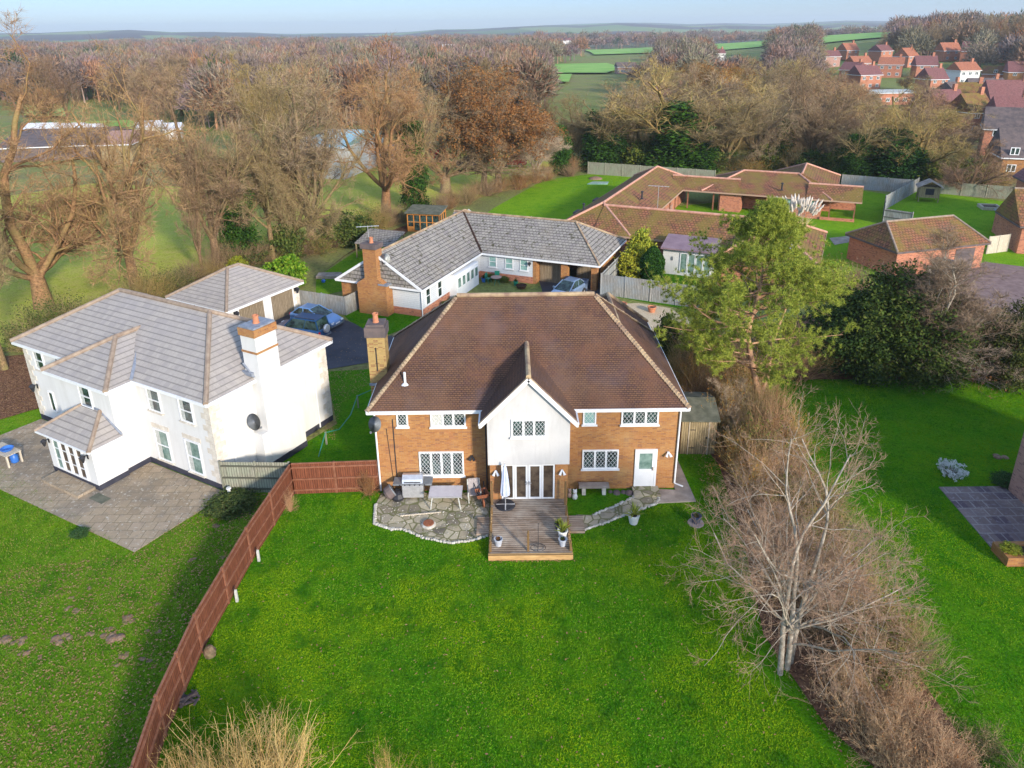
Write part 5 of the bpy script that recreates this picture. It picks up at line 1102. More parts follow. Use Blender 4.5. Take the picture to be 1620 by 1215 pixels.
car('silver-blue hatchback parked in front of the carport bins', bl(9.0, 9.2), R(-35 + 180), 'car_silver')

# ------------------------------------------------------------------ vegetation
def nrm(a): return a / np.maximum(np.linalg.norm(a, axis=-1, keepdims=True), 1e-9)
def perp(T, az):
    ref = np.where(np.abs(T[:, 2:3]) < .9, np.array([[0, 0, 1.0]]), np.array([[1.0, 0, 0]]))
    u = nrm(np.cross(T, ref)); w = np.cross(T, u); return u * np.cos(az)[:, None] + w * np.sin(az)[:, None]
def polyline(rng, P, D, L, k, wob, trop):
    pts = [P]; d = D.copy(); p = P.copy()
    for i in range(k):
        d = nrm(d + rng.normal(0, wob, d.shape) + np.array([0, 0, trop])); p = p + d * (L / k)[:, None]; pts.append(p)
    return np.stack(pts, 1)
def tubes(pts, r0, r1, s):
    N, K, _ = pts.shape; T = np.empty_like(pts); T[:, :-1] = pts[:, 1:] - pts[:, :-1]; T[:, -1] = T[:, -2]; T = nrm(T)
    f = np.linspace(0, 1, K)[None, :]; r = r0[:, None] * (1 - f) + r1[:, None] * f
    base = nrm(T.mean(1)); u = perp(base, np.zeros(N)); u = np.repeat(u[:, None], K, 1); u = nrm(u - (u * T).sum(-1, keepdims=True) * T); w = np.cross(T, u)
    a = np.arange(s) * 2 * np.pi / s
    V = pts[:, :, None] + (u[:, :, None] * np.cos(a)[None, None, :, None] + w[:, :, None] * np.sin(a)[None, None, :, None]) * r[:, :, None, None]
    idx = np.arange(N * K * s).reshape(N, K, s)
    A = idx[:, :-1]; B_ = idx[:, 1:]; q = np.stack([A, np.roll(A, -1, 2), np.roll(B_, -1, 2), B_], -1).reshape(-1, 4)
    return V.reshape(-1, 3), q
def spikes(P, T, w, rng):
    """one thin triangle per twig"""
    sd = perp(nrm(T - P), rng.uniform(0, 6.28, len(P))) * w[:, None]
    V = np.stack([P + sd, P - sd, T], 1).reshape(-1, 3); return V, np.arange(len(V)).reshape(-1, 3)
def children(rng, pts, L, r0, r1, n, t0, t1, ang, asd, lr, rr):
    N, K, _ = pts.shape; m = N * n; par = np.repeat(np.arange(N), n)
    t = rng.uniform(t0, t1, m); x = t * (K - 1); i = np.minimum(x.astype(int), K - 2); f = (x - i)[:, None]
    P = pts[par, i] * (1 - f) + pts[par, i + 1] * f; T = nrm(pts[par, i + 1] - pts[par, i])
    a = np.abs(rng.normal(ang, asd, m)); az = (np.tile(np.arange(n), N) * 2.4 + rng.uniform(-.6, .6, m) + np.repeat(rng.uniform(0, 6.28, N), n))
    D = nrm(T * np.cos(a)[:, None] + perp(T, az) * np.sin(a)[:, None])
    l = L[par] * lr * (1.15 - .55 * t) * rng.uniform(.7, 1.25, m); r = (r0[par] * (1 - t) + r1[par] * t) * rr
    return P, D, l, r
def join(parts):
    V, Q, T_, o = [], [], [], 0
    for v, q in parts:
        V.append(v); (Q if q.shape[1] == 4 else T_).append(q + o); o += len(v)
    return np.concatenate(V), (np.concatenate(Q) if Q else None), (np.concatenate(T_) if T_ else None)

def tree_geo(seed, H=20, t00=.75, l0=.95, mr=.011, r=.6, split=.18, n0=6, a0=.6, levels=None, lean=(0, 0), twigs=8, tl=.8, tw=.012, stems=None, wob=.10):
    rng = np.random.default_rng(seed)
    if stems: P = np.array([[x, y, 0.0] for x, y, _, _ in stems]); D = nrm(np.array([[dx, dy, 1.0] for _, _, dx, dy in stems]))
    else: P = np.zeros((1, 3)); D = nrm(np.array([[lean[0], lean[1], 1.0]]))
    L = np.full(len(P), H * split); r0 = np.full(len(P), r); r1 = r0 * .78
    wood, crown = [], []
    flare = polyline(rng, P, D, L, 4, .04, .03); fr = r0 * 1.0
    wood.append(tubes(flare, fr * 1.25, r1, 9)); pts, Lp = flare, L
    C = children(rng, pts, np.full(len(P), H * (1 - split)), r1, r1, n0, t00, 1.0, a0, .18, l0, .62)
    # the leader carries the trunk on
    tdir = nrm(flare[:, -1] - flare[:, -2]); C = tuple(np.concatenate([a_, b_]) for a_, b_ in zip(C, (flare[:, -1], tdir, np.full(len(tdir), H * (1 - split)), r1 * .92)))
    for li, (k, w_, tr, nn, ang, lr, rr, s, where) in enumerate(levels):
        P, D, L, rad = C; rad = np.maximum(rad, mr); pts = polyline(rng, P, D, L, k, w_, tr); e = np.maximum(rad * (.35 if li < 2 else .2), mr * .7)
        (wood if where == 'w' else crown).append(tubes(pts, rad, e, s))
        if nn: C = children(rng, pts, L, rad, e, nn, .18, 1.0, ang, .22, lr, rr)
        last = (pts, L)
    pts, L = last; N = len(pts); m = N * twigs; par = np.repeat(np.arange(N), twigs); K = pts.shape[1]
    t = rng.uniform(.1, 1, m); x = t * (K - 1); i = np.minimum(x.astype(int), K - 2); f = (x - i)[:, None]
    P = pts[par, i] * (1 - f) + pts[par, i + 1] * f; T = nrm(pts[par, i + 1] - pts[par, i]); a = rng.normal(.75, .3, m)
    D = nrm(T * np.cos(a)[:, None] + perp(T, rng.uniform(0, 6.28, m)) * np.sin(a)[:, None] + np.array([0, 0, .15])); l = rng.uniform(.4, 1.2, m) * tl
    crown.append(spikes(P, P + D * l[:, None], np.full(m, tw), rng)); tips = P + D * l[:, None]
    return wood, crown, tips

LEV = [(7, .18, .07, 9, .7, .5, .5, 7, 'w'), (5, .22, .05, 8, .75, .48, .5, 5, 'w'), (4, .24, .03, 6, .75, .5, .5, 3, 'c'), (3, .24, .02, 0, 0, 0, 0, 3, 'c')]
LEVUP = [(7, .12, .10, 10, .55, .5, .45, 6, 'w'), (5, .16, .10, 8, .6, .5, .5, 4, 'w'), (4, .16, .08, 6, .6, .5, .5, 3, 'c'), (3, .2, .06, 0, 0, 0, 0, 3, 'c')]
LEVLITE = [(5, .13, .08, 9, .6, .5, .5, 5, 'w'), (4, .18, .07, 9, .65, .5, .5, 3, 'c'), (3, .2, .05, 0, 0, 0, 0, 3, 'c')]

def leafquads(rng, C, size, n=1, spread=0.0, flat=0.0):
    P = np.repeat(C, n, 0); m = len(P)
    if spread: P = P + rng.normal(0, spread, P.shape)
    u = nrm(rng.normal(0, 1, (m, 3)) * np.array([1, 1, 1 - flat])); w = nrm(np.cross(u, rng.normal(0, 1, (m, 3)))); s = size * rng.uniform(.6, 1.3, m)[:, None]
    V = np.stack([P - u * s, P + w * s * .55, P + u * s, P - w * s * .55], 1).reshape(-1, 3); return V, np.arange(len(V)).reshape(-1, 4)
def clump_cloud(rng, n_cl, per, rx, ry, rz, cz, cs=.18, shell=.55):
    """leaf centres in clumps through an uneven ellipsoid, denser near its surface"""
    d = nrm(rng.normal(0, 1, (n_cl, 3))); rad = rng.uniform(shell, 1.0, n_cl) ** .7; lump = 1 + .16 * np.sin(d[:, 0] * 5 + cz) * np.cos(d[:, 1] * 4 + rx) + .12 * np.sin(d[:, 2] * 7)
    C = d * (rad * lump)[:, None] * np.array([rx, ry, rz]) + np.array([0, 0, cz]); P = np.repeat(C, per, 0)
    return P + rng.normal(0, cs * min(rx, rz), P.shape) * np.array([1, 1, .7]), C

PROTO = {}
def part_np(name, geo, mat, root):
    V, Q, T_ = join(geo); return np_mesh(name, V, Q, T_, MT[mat], root)
def proto(key, name, H, wood, crown, bark='bark', twig='twig', extra=()):
    r = bpy.data.objects.new(name, None); r.empty_display_size = .5
    objs = []
    for e in [(('trunk', wood, bark)), (('crown', crown, twig)), *extra]:
        if e[1]: o = part_np(e[0], e[1], e[2], r); COL.objects.unlink(o); objs.append(o)
    allv = np.concatenate([np.concatenate([v for v, _ in e[1]]) for e in [('t', wood, 0), ('c', crown, 0), *extra] if e[1]])
    PROTO[key] = (r, H or float(allv[:, 2].max()), float(np.percentile(np.hypot(allv[:, 0] - np.median(allv[:, 0]), allv[:, 1] - np.median(allv[:, 1])), 96)), objs)

def place(key, base, label, cat='tree', group=None, H=None, width=None, rz=None, tint=(1, 1, 1), name=None):
    r, h0, w0, objs = PROTO[key]; s = (H / h0) if H else 1.0; sx = (width / (2 * w0)) if width else s
    o = bpy.data.objects.new(name or r.name, None); COL.objects.link(o); o.location = base
    o.rotation_euler = (0, 0, random.uniform(0, 6.28) if rz is None else rz); o.scale = (sx, sx, s); o.empty_display_size = .5
    tag(o, label, cat, group); o.color = (*tint, 1)
    for p in objs: c = p.copy(); COL.objects.link(c); c.parent = o; c.color = (*tint, 1)
    return o
def at_px(key, x, y, top, wpx, label, tint=(1, 1, 1), rz=None, group=None, cat='tree', name=None):
    b = G(x, y); d = math.hypot(b.x, b.y); H = ztop(x, top, b); scale = FPX / ((b - Vector((0, 0, CAMH))).dot(FW))
    return place(key, b, label, cat, group, H, wpx / scale, rz, tint, name)

# prototypes of bare trees
for i, (sd, n0, a0, sp, rr) in enumerate(((11, 7, .8, .17, .6), (23, 6, .72, .2, .55), (37, 8, .85, .14, .62))):
    w, c, tp = tree_geo(sd, 20, r=rr, split=sp, n0=n0, a0=a0, levels=LEV, twigs=7, tl=.9, tw=.012); proto('oak%d' % i, 'oak_tree', None, w, c)
for i, (sd, n0, a0, sp) in enumerate(((41, 6, .42, .22), (52, 7, .5, .28), (63, 5, .38, .2))):
    w, c, tp = tree_geo(sd, 18, r=.38, split=sp, n0=n0, a0=a0, levels=LEVUP, twigs=7, tl=.8, tw=.011); proto('ash%d' % i, 'bare_tree', None, w, c)
for i, (sd, n0, a0, sp) in enumerate(((71, 8, .6, .2), (82, 9, .5, .25), (93, 8, .7, .16), (94, 9, .55, .2))):
    w, c, tp = tree_geo(sd, 14, r=.3, split=sp, n0=n0, a0=a0, levels=LEVLITE, twigs=12, tl=1.3, tw=.022); proto('mid%d' % i, 'bare_tree', None, w, c)
# oak still carrying brown leaves
w, c, tp = tree_geo(101, 17, r=.4, split=.22, n0=7, a0=.55, levels=LEVUP, twigs=7, tl=.9, tw=.012); rg = np.random.default_rng(5)
proto('brown', 'autumn_oak', None, w, c, extra=[('leaves', [leafquads(rg, tp[rg.random(len(tp)) < .6], .13, 2, .12)], 'leaf_orange')])
# birch-like pale tree
w, c, tp = tree_geo(120, 12, r=.16, split=.3, n0=6, a0=.45, levels=LEVUP, twigs=4, tl=.7, tw=.009, stems=[(0, 0, .04, .02), (.4, .1, .12, -.03)]); proto('pale', 'pale_tree', None, w, c, 'bark_pale', 'twig_pale')
# garden cherry with several stems, wide and low
LC = [(7, .12, .02, 9, .85, .62, .42, 7, 'w'), (5, .15, .0, 7, .7, .5, .5, 5, 'w'), (4, .16, .01, 4, .7, .5, .55, 3, 'c'), (3, .18, .0, 0, 0, 0, 0, 3, 'c')]
w, c, tp = tree_geo(131, 9.0, r=.09, split=.5, n0=8, a0=.95, levels=LC, t00=.22, l0=1.0, mr=.0055, twigs=3, tl=.3, tw=.0045, stems=[(0, 0, -.04, 0), (.4, .1, .04, .0), (.7, .3, .12, .08)]); proto('cherry', 'cherry_tree', None, w, c, 'bark_pale', 'twig_pale')
# ivy covered trunk
rg = np.random.default_rng(8)
def ivy_cols(key, name, H, R0, n, seed, mat='leaf_ivy', wood=True, taper=.6, size=.16):
    rg = np.random.default_rng(seed); z = rg.uniform(0, 1, n) ** .9; a = rg.uniform(0, 6.28, n)
    rad = R0 * (1 - taper * z) * (.6 + .5 * rg.random(n)) * (1 + .25 * np.sin(z * 14 + a * 2)); P = np.stack([np.cos(a) * rad, np.sin(a) * rad, z * H], 1)
    w, c, tp = tree_geo(seed, H * 1.35, r=.28, split=.35, n0=5, a0=.4, levels=LEVLITE, twigs=8, tl=1.0, tw=.014)
    proto(key, name, None, w if wood else None, c if wood else None, extra=[('ivy' if wood else 'foliage', [leafquads(rg, P, size, 2, .22)], mat)])
ivy_cols('ivy0', 'ivy_clad_tree', 10, 1.3, 5200, 301); ivy_cols('ivy1', 'ivy_clad_tree', 12, 1.7, 6500, 302, taper=.4)
def bush(key, name, n_cl, per, rx, rz, mat, size, seed, cs=.14, twig=True, shell=.5, tw='twig'):
    rg = np.random.default_rng(seed); P, C = clump_cloud(rg, n_cl, per, rx, rx, rz, rz * .92, cs, shell); P = P[P[:, 2] > .05]
    B0 = np.zeros((len(C), 3)); B0[:, :2] = rg.normal(0, rx * .1, (len(C), 2)); cr = [spikes(B0, C, np.full(len(C), .03), rg)] if twig else None
    proto(key, name, None, None, None, extra=[('branches', cr, 'bark')] * bool(twig) + [('foliage', [leafquads(rg, P, size, 1)], mat)])
bush('holly', 'evergreen_tree', 520, 62, 3.2, 3.6, 'leaf_green', .105, 401, cs=.1); bush('laurel', 'evergreen_shrub', 160, 34, 1.5, 1.2, 'leaf_green', .11, 402); bush('lime', 'glossy_shrub', 230, 30, 2.3, 1.8, 'leaf_lime', .17, 403, cs=.09)
bush('gold', 'yellow_shrub', 150, 34, 1.3, 1.6, 'leaf_yellow', .12, 404); bush('silver', 'silver_shrub', 70, 30, .8, .42, 'pot_white', .045, 405); bush('rustb', 'russet_shrub', 120, 26, 1.5, 1.4, 'leaf_orange', .12, 406)
bush('ever', 'conifer_tree', 300, 40, 2.4, 5, 'leaf_ivy', .22, 407, cs=.16)
# clipped dark cypress
rg = np.random.default_rng(9); n = 9000; z = rg.random(n); a = rg.uniform(0, 6.28, n); rad = 1.25 * np.minimum(1, (1.02 - z) * 2.4) ** .7 * rg.uniform(.82, 1.03, n) * (1 + .05 * np.sin(a * 5)); rad *= np.minimum(1, .75 + z)
proto('cypress', 'cypress_tree', None, None, None, extra=[('foliage', [leafquads(rg, np.stack([np.cos(a) * rad, np.sin(a) * rad, .1 + z * 4.0], 1), .11, 1)], 'leaf_ivy'), ('trunk', [tubes(np.array([[[0, 0, 0], [0, 0, 2], [0, 0, 3.6]]], float), np.array([.15]), np.array([.03]), 6)], 'bark')])
# twiggy bare shrubs for the hedges
def shrub(key, name, H, n, seed, mat='twig', spread=.7, sub=9, wobble=.16, tw=.006, base_r=.5, leaves=None):
    rg = np.random.default_rng(seed); a = rg.uniform(0, 6.28, n); b0 = rg.uniform(0, base_r, n); P = np.stack([np.cos(a) * b0, np.sin(a) * b0, np.zeros(n)], 1)
    az = a + rg.normal(0, .5, n); t = np.abs(rg.normal(0, spread, n)); D = nrm(np.stack([np.cos(az) * np.sin(t), np.sin(az) * np.sin(t), np.cos(t)], 1)); L = H * rg.uniform(.55, 1.1, n)
    pts = polyline(rg, P, D, L, 6, wobble, .03); rad = np.full(n, (.009 if 'straw' in key else .011) * H ** .5); geo = [tubes(pts, rad, rad * .25, 3)]
    C = children(rg, pts, L, rad, rad * .3, sub, .2, 1.0, .6, .25, .38, .6); p2 = polyline(rg, C[0], C[1], C[2], 3, .2, .04); geo.append(tubes(p2, C[3], C[3] * .3, 3))
    m = len(p2) * 4; par = np.repeat(np.arange(len(p2)), 4); ii = rg.integers(0, 4, m); Q = p2[par, ii]; Dd = nrm(rg.normal(0, 1, (m, 3)) + np.array([0, 0, .7])); tp = Q + Dd * (rg.uniform(.1, .4, m) * H * .16)[:, None]
    geo.append(spikes(Q, tp, np.full(m, tw), rg)); ex = [('leaves', [leafquads(rg, tp[rg.random(m) < leaves[1]], leaves[2], 1, .03)], leaves[0])] if leaves else []
    proto(key, name, None, None, None, extra=[('stems', geo, mat)] + ex)
shrub('scrub0', 'bare_shrub', 3.0, 90, 501, 'twig'); shrub('scrub1', 'bare_shrub', 3.4, 80, 502, 'twig_pale', .6); shrub('scrub2', 'bare_shrub', 2.8, 90, 503, 'twig', .8, leaves=('leaf_orange', .35, .05)); shrub('scrub3', 'leafy_shrub', 3.0, 80, 504, 'twig', .7, leaves=('leaf_green', .7, .07))
shrub('bramble', 'bramble_thicket', 2.0, 170, 505, 'twig_pale', .75, 12, .22, .006, 1.0, leaves=('leaf_orange', .05, .04)); shrub('straw', 'straw_shrub', 3.0, 190, 506, 'twig_straw', .26, 5, .05, .004, 1.1); shrub('straw_small', 'straw_shrub', 2.6, 34, 507, 'twig_straw', .35, 8, .08, .004, .4)
shrub('olivescrub', 'bare_shrub', 4.5, 110, 508, 'twig', .55, 10, .12, .008, .9)
# pampas grass
rg = np.random.default_rng(77); n = 900; a = rg.uniform(0, 6.28, n); t = rg.uniform(.1, .9, n); P = np.stack([np.cos(a) * .5 * rg.random(n), np.sin(a) * .5 * rg.random(n), np.zeros(n)], 1); D = np.stack([np.cos(a) * np.sin(t), np.sin(a) * np.sin(t), np.cos(t)], 1)
m = 70; a2 = rg.uniform(0, 6.28, m); t2 = rg.uniform(.02, .5, m); P2 = np.stack([np.cos(a2) * .4, np.sin(a2) * .4, np.ones(m) * .3], 1); D2 = np.stack([np.cos(a2) * np.sin(t2), np.sin(a2) * np.sin(t2), np.cos(t2)], 1); L2 = rg.uniform(2.3, 3.3, m)
E2 = P2 + D2 * L2[:, None]; pl = np.stack([E2, E2 + D2 * .3 + [0, 0, .1], E2 + D2 * .65, E2 + D2 * .95], 1)
proto('pampas', 'pampas_grass', None, None, None, extra=[('grass_clump', [spikes(P, P + D * rg.uniform(1.2, 2.4, n)[:, None], np.full(n, .03), rg)], 'twig_straw'), ('plumes', [spikes(P2, E2 + D2 * .2, np.full(m, .02), rg), tubes(pl[:, :3], np.full(m, .12), np.full(m, .10), 5), tubes(pl[:, 2:], np.full(m, .10), np.full(m, .01), 5)], 'plume')])

# the pine right of the brick house
def pine():
    rg = np.random.default_rng(888); b = G(1197, 700)
    t = thing('pine_tree', 'tall pine with orange bark and yellow-green crown right of the brown roof', 'tree', b)
    H = ztop(1190, 343, b); k = (b - Vector((0, 0, CAMH))).dot(FW) / FPX
    tr = np.array([[[0, 0, 0], [.1, .2, H * .12], [-.05, .5, H * .22], [-.5, .9, H * .36], [-.75, 1.3, H * .48], [-.3, 1.6, H * .64], [-.1, 1.8, H * .8], [-.05, 1.9, H * .97]]])
    wood = [tubes(tr, np.array([.24]), np.array([.03]), 10), tubes(np.array([[[-.02, .45, H * .2], [.4, .6, H * .3], [.5, 1.0, H * .42], [1.2, 1.6, H * .56], [1.8, 2.0, H * .66]]]), np.array([.13]), np.array([.04]), 7)]
    n = 92; zz = rg.uniform(.30, .99, n); base = np.array([np.interp(zz * H, tr[0, :, 2], tr[0, :, i]) for i in (0, 1)]).T; P = np.column_stack([base, zz * H]); a = np.arange(n) * 2.4
    # image silhouette: broad at z .5, narrow leader
    R_ = np.interp(zz, [.30, .38, .5, .62, .72, .82, .92, 1.0], [3.6, 5.0, 5.3, 4.5, 3.4, 2.1, 1.0, .4]) * rg.uniform(.65, 1.1, n)
    D = nrm(np.stack([np.cos(a), np.sin(a), rg.uniform(.0, .35, n) + (zz > .85) * .6], 1)); pts = polyline(rg, P, D, R_, 6, .12, .05); r = .015 + .009 * R_; wood.append(tubes(pts, r, r * .2, 5))
    C = children(rg, pts, R_, r, r * .2, 8, .45, 1.0, .7, .25, .34, .5); p2 = polyline(rg, C[0], C[1], C[2], 3, .2, .1); wood.append(tubes(p2, C[3], C[3] * .3, 3))
    K = 11; par = np.repeat(np.arange(len(p2)), K); u = rg.integers(1, 4, len(par)); T0 = p2[par, u] + rg.normal(0, .22, (len(par), 3)); 
    m = 40; Q = np.repeat(T0, m, 0); D3 = nrm(rg.normal(0, 1, Q.shape) + np.array([0, 0, .35])); nd = spikes(Q, Q + D3 * rg.uniform(.1, .26, len(Q))[:, None], np.full(len(Q), .012), rg)
    part_np('trunk', wood, 'bark_pine', t); part_np('crown', [nd], 'leaf_pine', t)
pine()

# ------------------------------------------------------------------ near trees, one by one
OL = (1.1, 1.08, .84); BR = (1.05, .95, .86); GY = (1.15, 1.12, 1.05); PU = (1.0, .84, .84); YE = (1.3, 1.25, .74); OR = (1.25, .96, .72)
at_px('oak0', 70, 486, 0, 330, 'huge bare oak on the far left with thick orange-brown trunk behind white house roof', (1.25, 1.02, .8), 0.4)
at_px('oak1', 218, 467, 48, 290, 'bare many-limbed oak whose trunk meets the white house ridge', (1.25, 1.05, .8), 2.1)
at_px('ash1', 8, 585, 79, 170, 'bare tree at left edge rising beside the white house wall', OL, 1.0)
at_px('ash0', 345, 428, 91, 170, 'leaning bare tree with reddish trunk left of garage roof peak', BR, 4.0)
at_px('ash2', 322, 436, 196, 90, 'thin bare tree just left of the leaning reddish trunk', BR, 1.0)
at_px('ivy1', 382, 418, 154, 120, 'ivy-covered dark green tree behind the double garage', OL, 1.2)
at_px('ash1', 432, 412, 94, 150, 'slender bare tree between ivy column and twin-trunk tree', OL, 3.3)
at_px('oak2', 470, 398, 65, 240, 'bare spreading tree with stout left trunk behind the board fence', OL, 1.9)
at_px('ash0', 497, 392, 58, 190, 'pale two-trunked bare tree right of the stout one behind the board fence', GY, .2)
at_px('oak1', 612, 348, 43, 290, 'big pollarded oak behind the small orange summerhouse', OR, 4.4)
at_px('ivy1', 657, 330, 102, 90, 'bare tree thickly clad in ivy next to the summerhouse', OL, 2.4)
at_px('oak0', 705, 305, 73, 210, 'bare tree leaning right with ivy at its foot', GY, 5.2)
at_px('brown', 765, 302, 82, 150, 'brown-leaved tree, left of the pair by the back lawn', (1, 1, 1), 1.1); at_px('brown', 788, 303, 95, 170, 'brown-leaved tree, right of the pair by the back lawn', (1, .95, .9), 2.8)
at_px('pale', 846, 286, 180, 80, 'pale dead-looking tree at the corner of the back lawn', GY, .7)
at_px('ever', 886, 276, 194, 36, 'dark green conifer column between bare trees', (1.1, 1.2, .8), 0, name='conifer_tree')
RB = [('ivy0', 946, 268, 112, 120, OL, 'bare tree with thin ivy stem left of dense ivy tree'), ('ivy1', 968, 266, 120, 110, GY, 'dense dark ivy-clad tree behind the far courtyard fence'), ('oak2', 1012, 262, 118, 150, YE, 'yellow-twigged spreading tree behind the far fence'),
      ('ivy0', 1066, 272, 86, 190, YE, 'tall bare tree with ivied trunk over red roof ridge'), ('ivy0', 1110, 272, 150, 100, OL, 'slim ivied tree right of the tall one behind red ridge'), ('ash0', 1150, 268, 130, 140, OL, 'bare tree behind the middle of the red courtyard roofs'),
      ('oak1', 1198, 266, 112, 150, GY, 'grey bare tree left of the narrow ivy tower'), ('ivy1', 1232, 268, 140, 84, OL, 'narrow ivy tower rising above the red roofs'), ('ash2', 1275, 268, 108, 130, BR, 'brown bare tree between ivy tower and dark evergreens'),
      ('oak0', 1305, 270, 128, 150, BR, 'wide bare brown tree above the end of red roofs'), ('ivy1', 1348, 290, 165, 96, (1.1, 1.1, .8), 'broad ivy-smothered tree left of the dark evergreen'), ('ever', 1408, 292, 196, 80, (.8, .9, .8), 'dark evergreen behind the grey wavy fence'),
      ('ivy0', 1378, 285, 150, 100, OL, 'ivied bare tree squeezed between the two dark evergreens'), ('oak1', 1440, 290, 120, 230, YE, 'spreading yellow-green bare tree above the playhouse'), ('oak2', 1530, 308, 205, 130, PU, 'small purple-brown bare tree behind the sandpit'),
      ('ash1', 905, 262, 140, 120, OL, 'bare tree just right of the conifer column'), ('mid0', 1560, 268, 228, 80, PU, 'purplish bare tree before the brick cottages at right'), ('ash0', 1490, 262, 165, 120, BR, 'tall bare brown tree before the village cottages'),
      ('oak1', 1330, 232, 128, 130, GY, 'greyish bare tree in front of the long white roof'), ('mid2', 1095, 245, 120, 130, OL, 'olive bare tree behind the tall ivied trunk')]
for i, (k, x, y, tp, w, ti, l) in enumerate(RB): at_px(k, x, y, tp, w, l, ti, i * 1.3)

# cherry and the shrub hedge between the two gardens
cb = G(1234, 1066); place('cherry', cb, 'large bare silver-barked cherry tree at the lower end of the hedge', H=10.8, width=8.2, rz=.3, tint=(.80, .68, .62))
HL = [(11.3, 44.5, 3.4), (10.7, 42.5, 4.0), (11.9, 41.2, 4.6), (10.9, 39.6, 3.8), (12.6, 38.4, 4.2), (11.6, 36.9, 3.6), (13.6, 40.5, 4.6), (12.4, 34.8, 3.2), (13.3, 33.3, 3.4), (11.7, 32.6, 2.9), (12.9, 30.8, 3.0), (11.6, 29.4, 2.6), (12.8, 28.2, 2.7), (11.5, 26.6, 2.5), (12.5, 25.2, 2.6), (11.3, 23.8, 2.4), (12.6, 22.6, 2.7), (11.4, 21.4, 2.3), (12.9, 20.4, 2.5)]
rh = random.Random(9)
HL += [(13.2, 34.9, 5.4), (14.3, 35.6, 5.6), (12.6, 36.0, 5.2), (14.0, 33.9, 4.6), (10.9, 38.2, 4.6)]
for y in range(19, 44):
    for q in range(2 if y > 26 else 1): HL.append((rh.uniform(11.3, 14.5) if y > 24 else rh.uniform(11.2, 14.2), y + rh.uniform(-.4, .4), rh.uniform(2.2, 3.4) + (y > 30) * 1.1))
for i, (x, y, h) in enumerate(HL):
    k = ['scrub3', 'olivescrub', 'scrub0', 'scrub2', 'scrub1', 'scrub0'][i % 6]; ti = [OL, YE, BR, OR, YE, (1.15, .85, .7)][(i * 5 + 1) % 6]
    place(k, (x, y, 0), 'tangled bare or thin-leaved shrub in the hedge between brick house and right lawn', 'shrub', 'shrubs in the hedge right of the brick house', h, 3.4, i * 1.1, ti, name='hedge_shrub')
for i, (x, y, h, w) in enumerate([(12.2, 19.4, 2.5, 3.2), (11.2, 18.2, 2.3, 2.6), (12.5, 17.6, 2.2, 2.8), (11.6, 16.6, 2.1, 2.6), (12.8, 15.9, 2.1, 2.8), (12.1, 14.9, 1.9, 2.8), (13.4, 14.4, 1.9, 2.8), (12.7, 13.4, 1.8, 2.8), (13.8, 12.9, 1.8, 2.8)]):
    place('bramble', (x, y, 0), 'dense pale brown bramble thicket at the lower right end of the hedge', 'shrub', 'brambles at the lower end of the hedge', h, w, i * 1.7, (1.25, 1.05, .80) if i % 2 else (1.1, .92, .74))
place('scrub1', (15.6, 14.6, 0), 'low bare bush right of the bramble thicket at the bottom edge', 'shrub', H=1.5, width=3.2, tint=(.9, .7, .65)); place('scrub3', (14.8, 16.6, 0), 'low green-leaved bush beside the bramble thicket', 'shrub', H=.9, width=2.2, tint=OL)
place('straw', (-7.7, 15.3, 0), 'big clump of straw-coloured upright stems at the bottom left edge', 'shrub', H=2.9, width=4.4, rz=0, tint=(1, 1, 1)); place('straw', (-9.4, 14.9, 0), 'straw-coloured stems against the near end of the brown fence', 'shrub', H=2.6, width=3.0, rz=2, tint=(.95, .9, .9))
place('straw_small', (-3.9, 15.4, 0), 'sparse straw-coloured bush, left of two at the bottom edge', 'shrub', H=2.3, width=1.7, rz=1, tint=(.9, .85, .8)); place('straw_small', (-2.4, 14.9, 0), 'sparse straw-coloured bush, right of two at the bottom edge', 'shrub', H=1.9, width=1.5, rz=3, tint=(.9, .85, .8))
at_px('pale', 1155, 700, 590, 60, 'thin white-stemmed sapling behind the timber shed', GY, 1.0)
place('laurel', (11.0, 36.2, 0), 'dark green shrub pressed against the shed right side', 'shrub', H=2.2, width=1.8); place('laurel', (10.6, 46.4, 0), 'ivy-green column shrub at the end of the drive', 'shrub', H=3.6, width=1.8, tint=(.8, .9, .8))
place('scrub2', (-7.25, 30.85, 0), 'bare brown climber bush at the wall end of brown fence', 'shrub', H=1.7, width=1.5, tint=OR); place('scrub1', (-10.8, 29.6, 0), 'dry pale climber hanging on the brown fence corner', 'shrub', H=1.5, width=.9, tint=OR)
place('laurel', wl(1.5, -.75), 'low green ground plants before the mossy side fence', 'shrub', H=.55, width=2.4); place('laurel', wl(-3.0, -5.6), 'small blue-green plant at the front patio edge', 'shrub', H=.3, width=.8, tint=(.7, 1.1, 1.2))
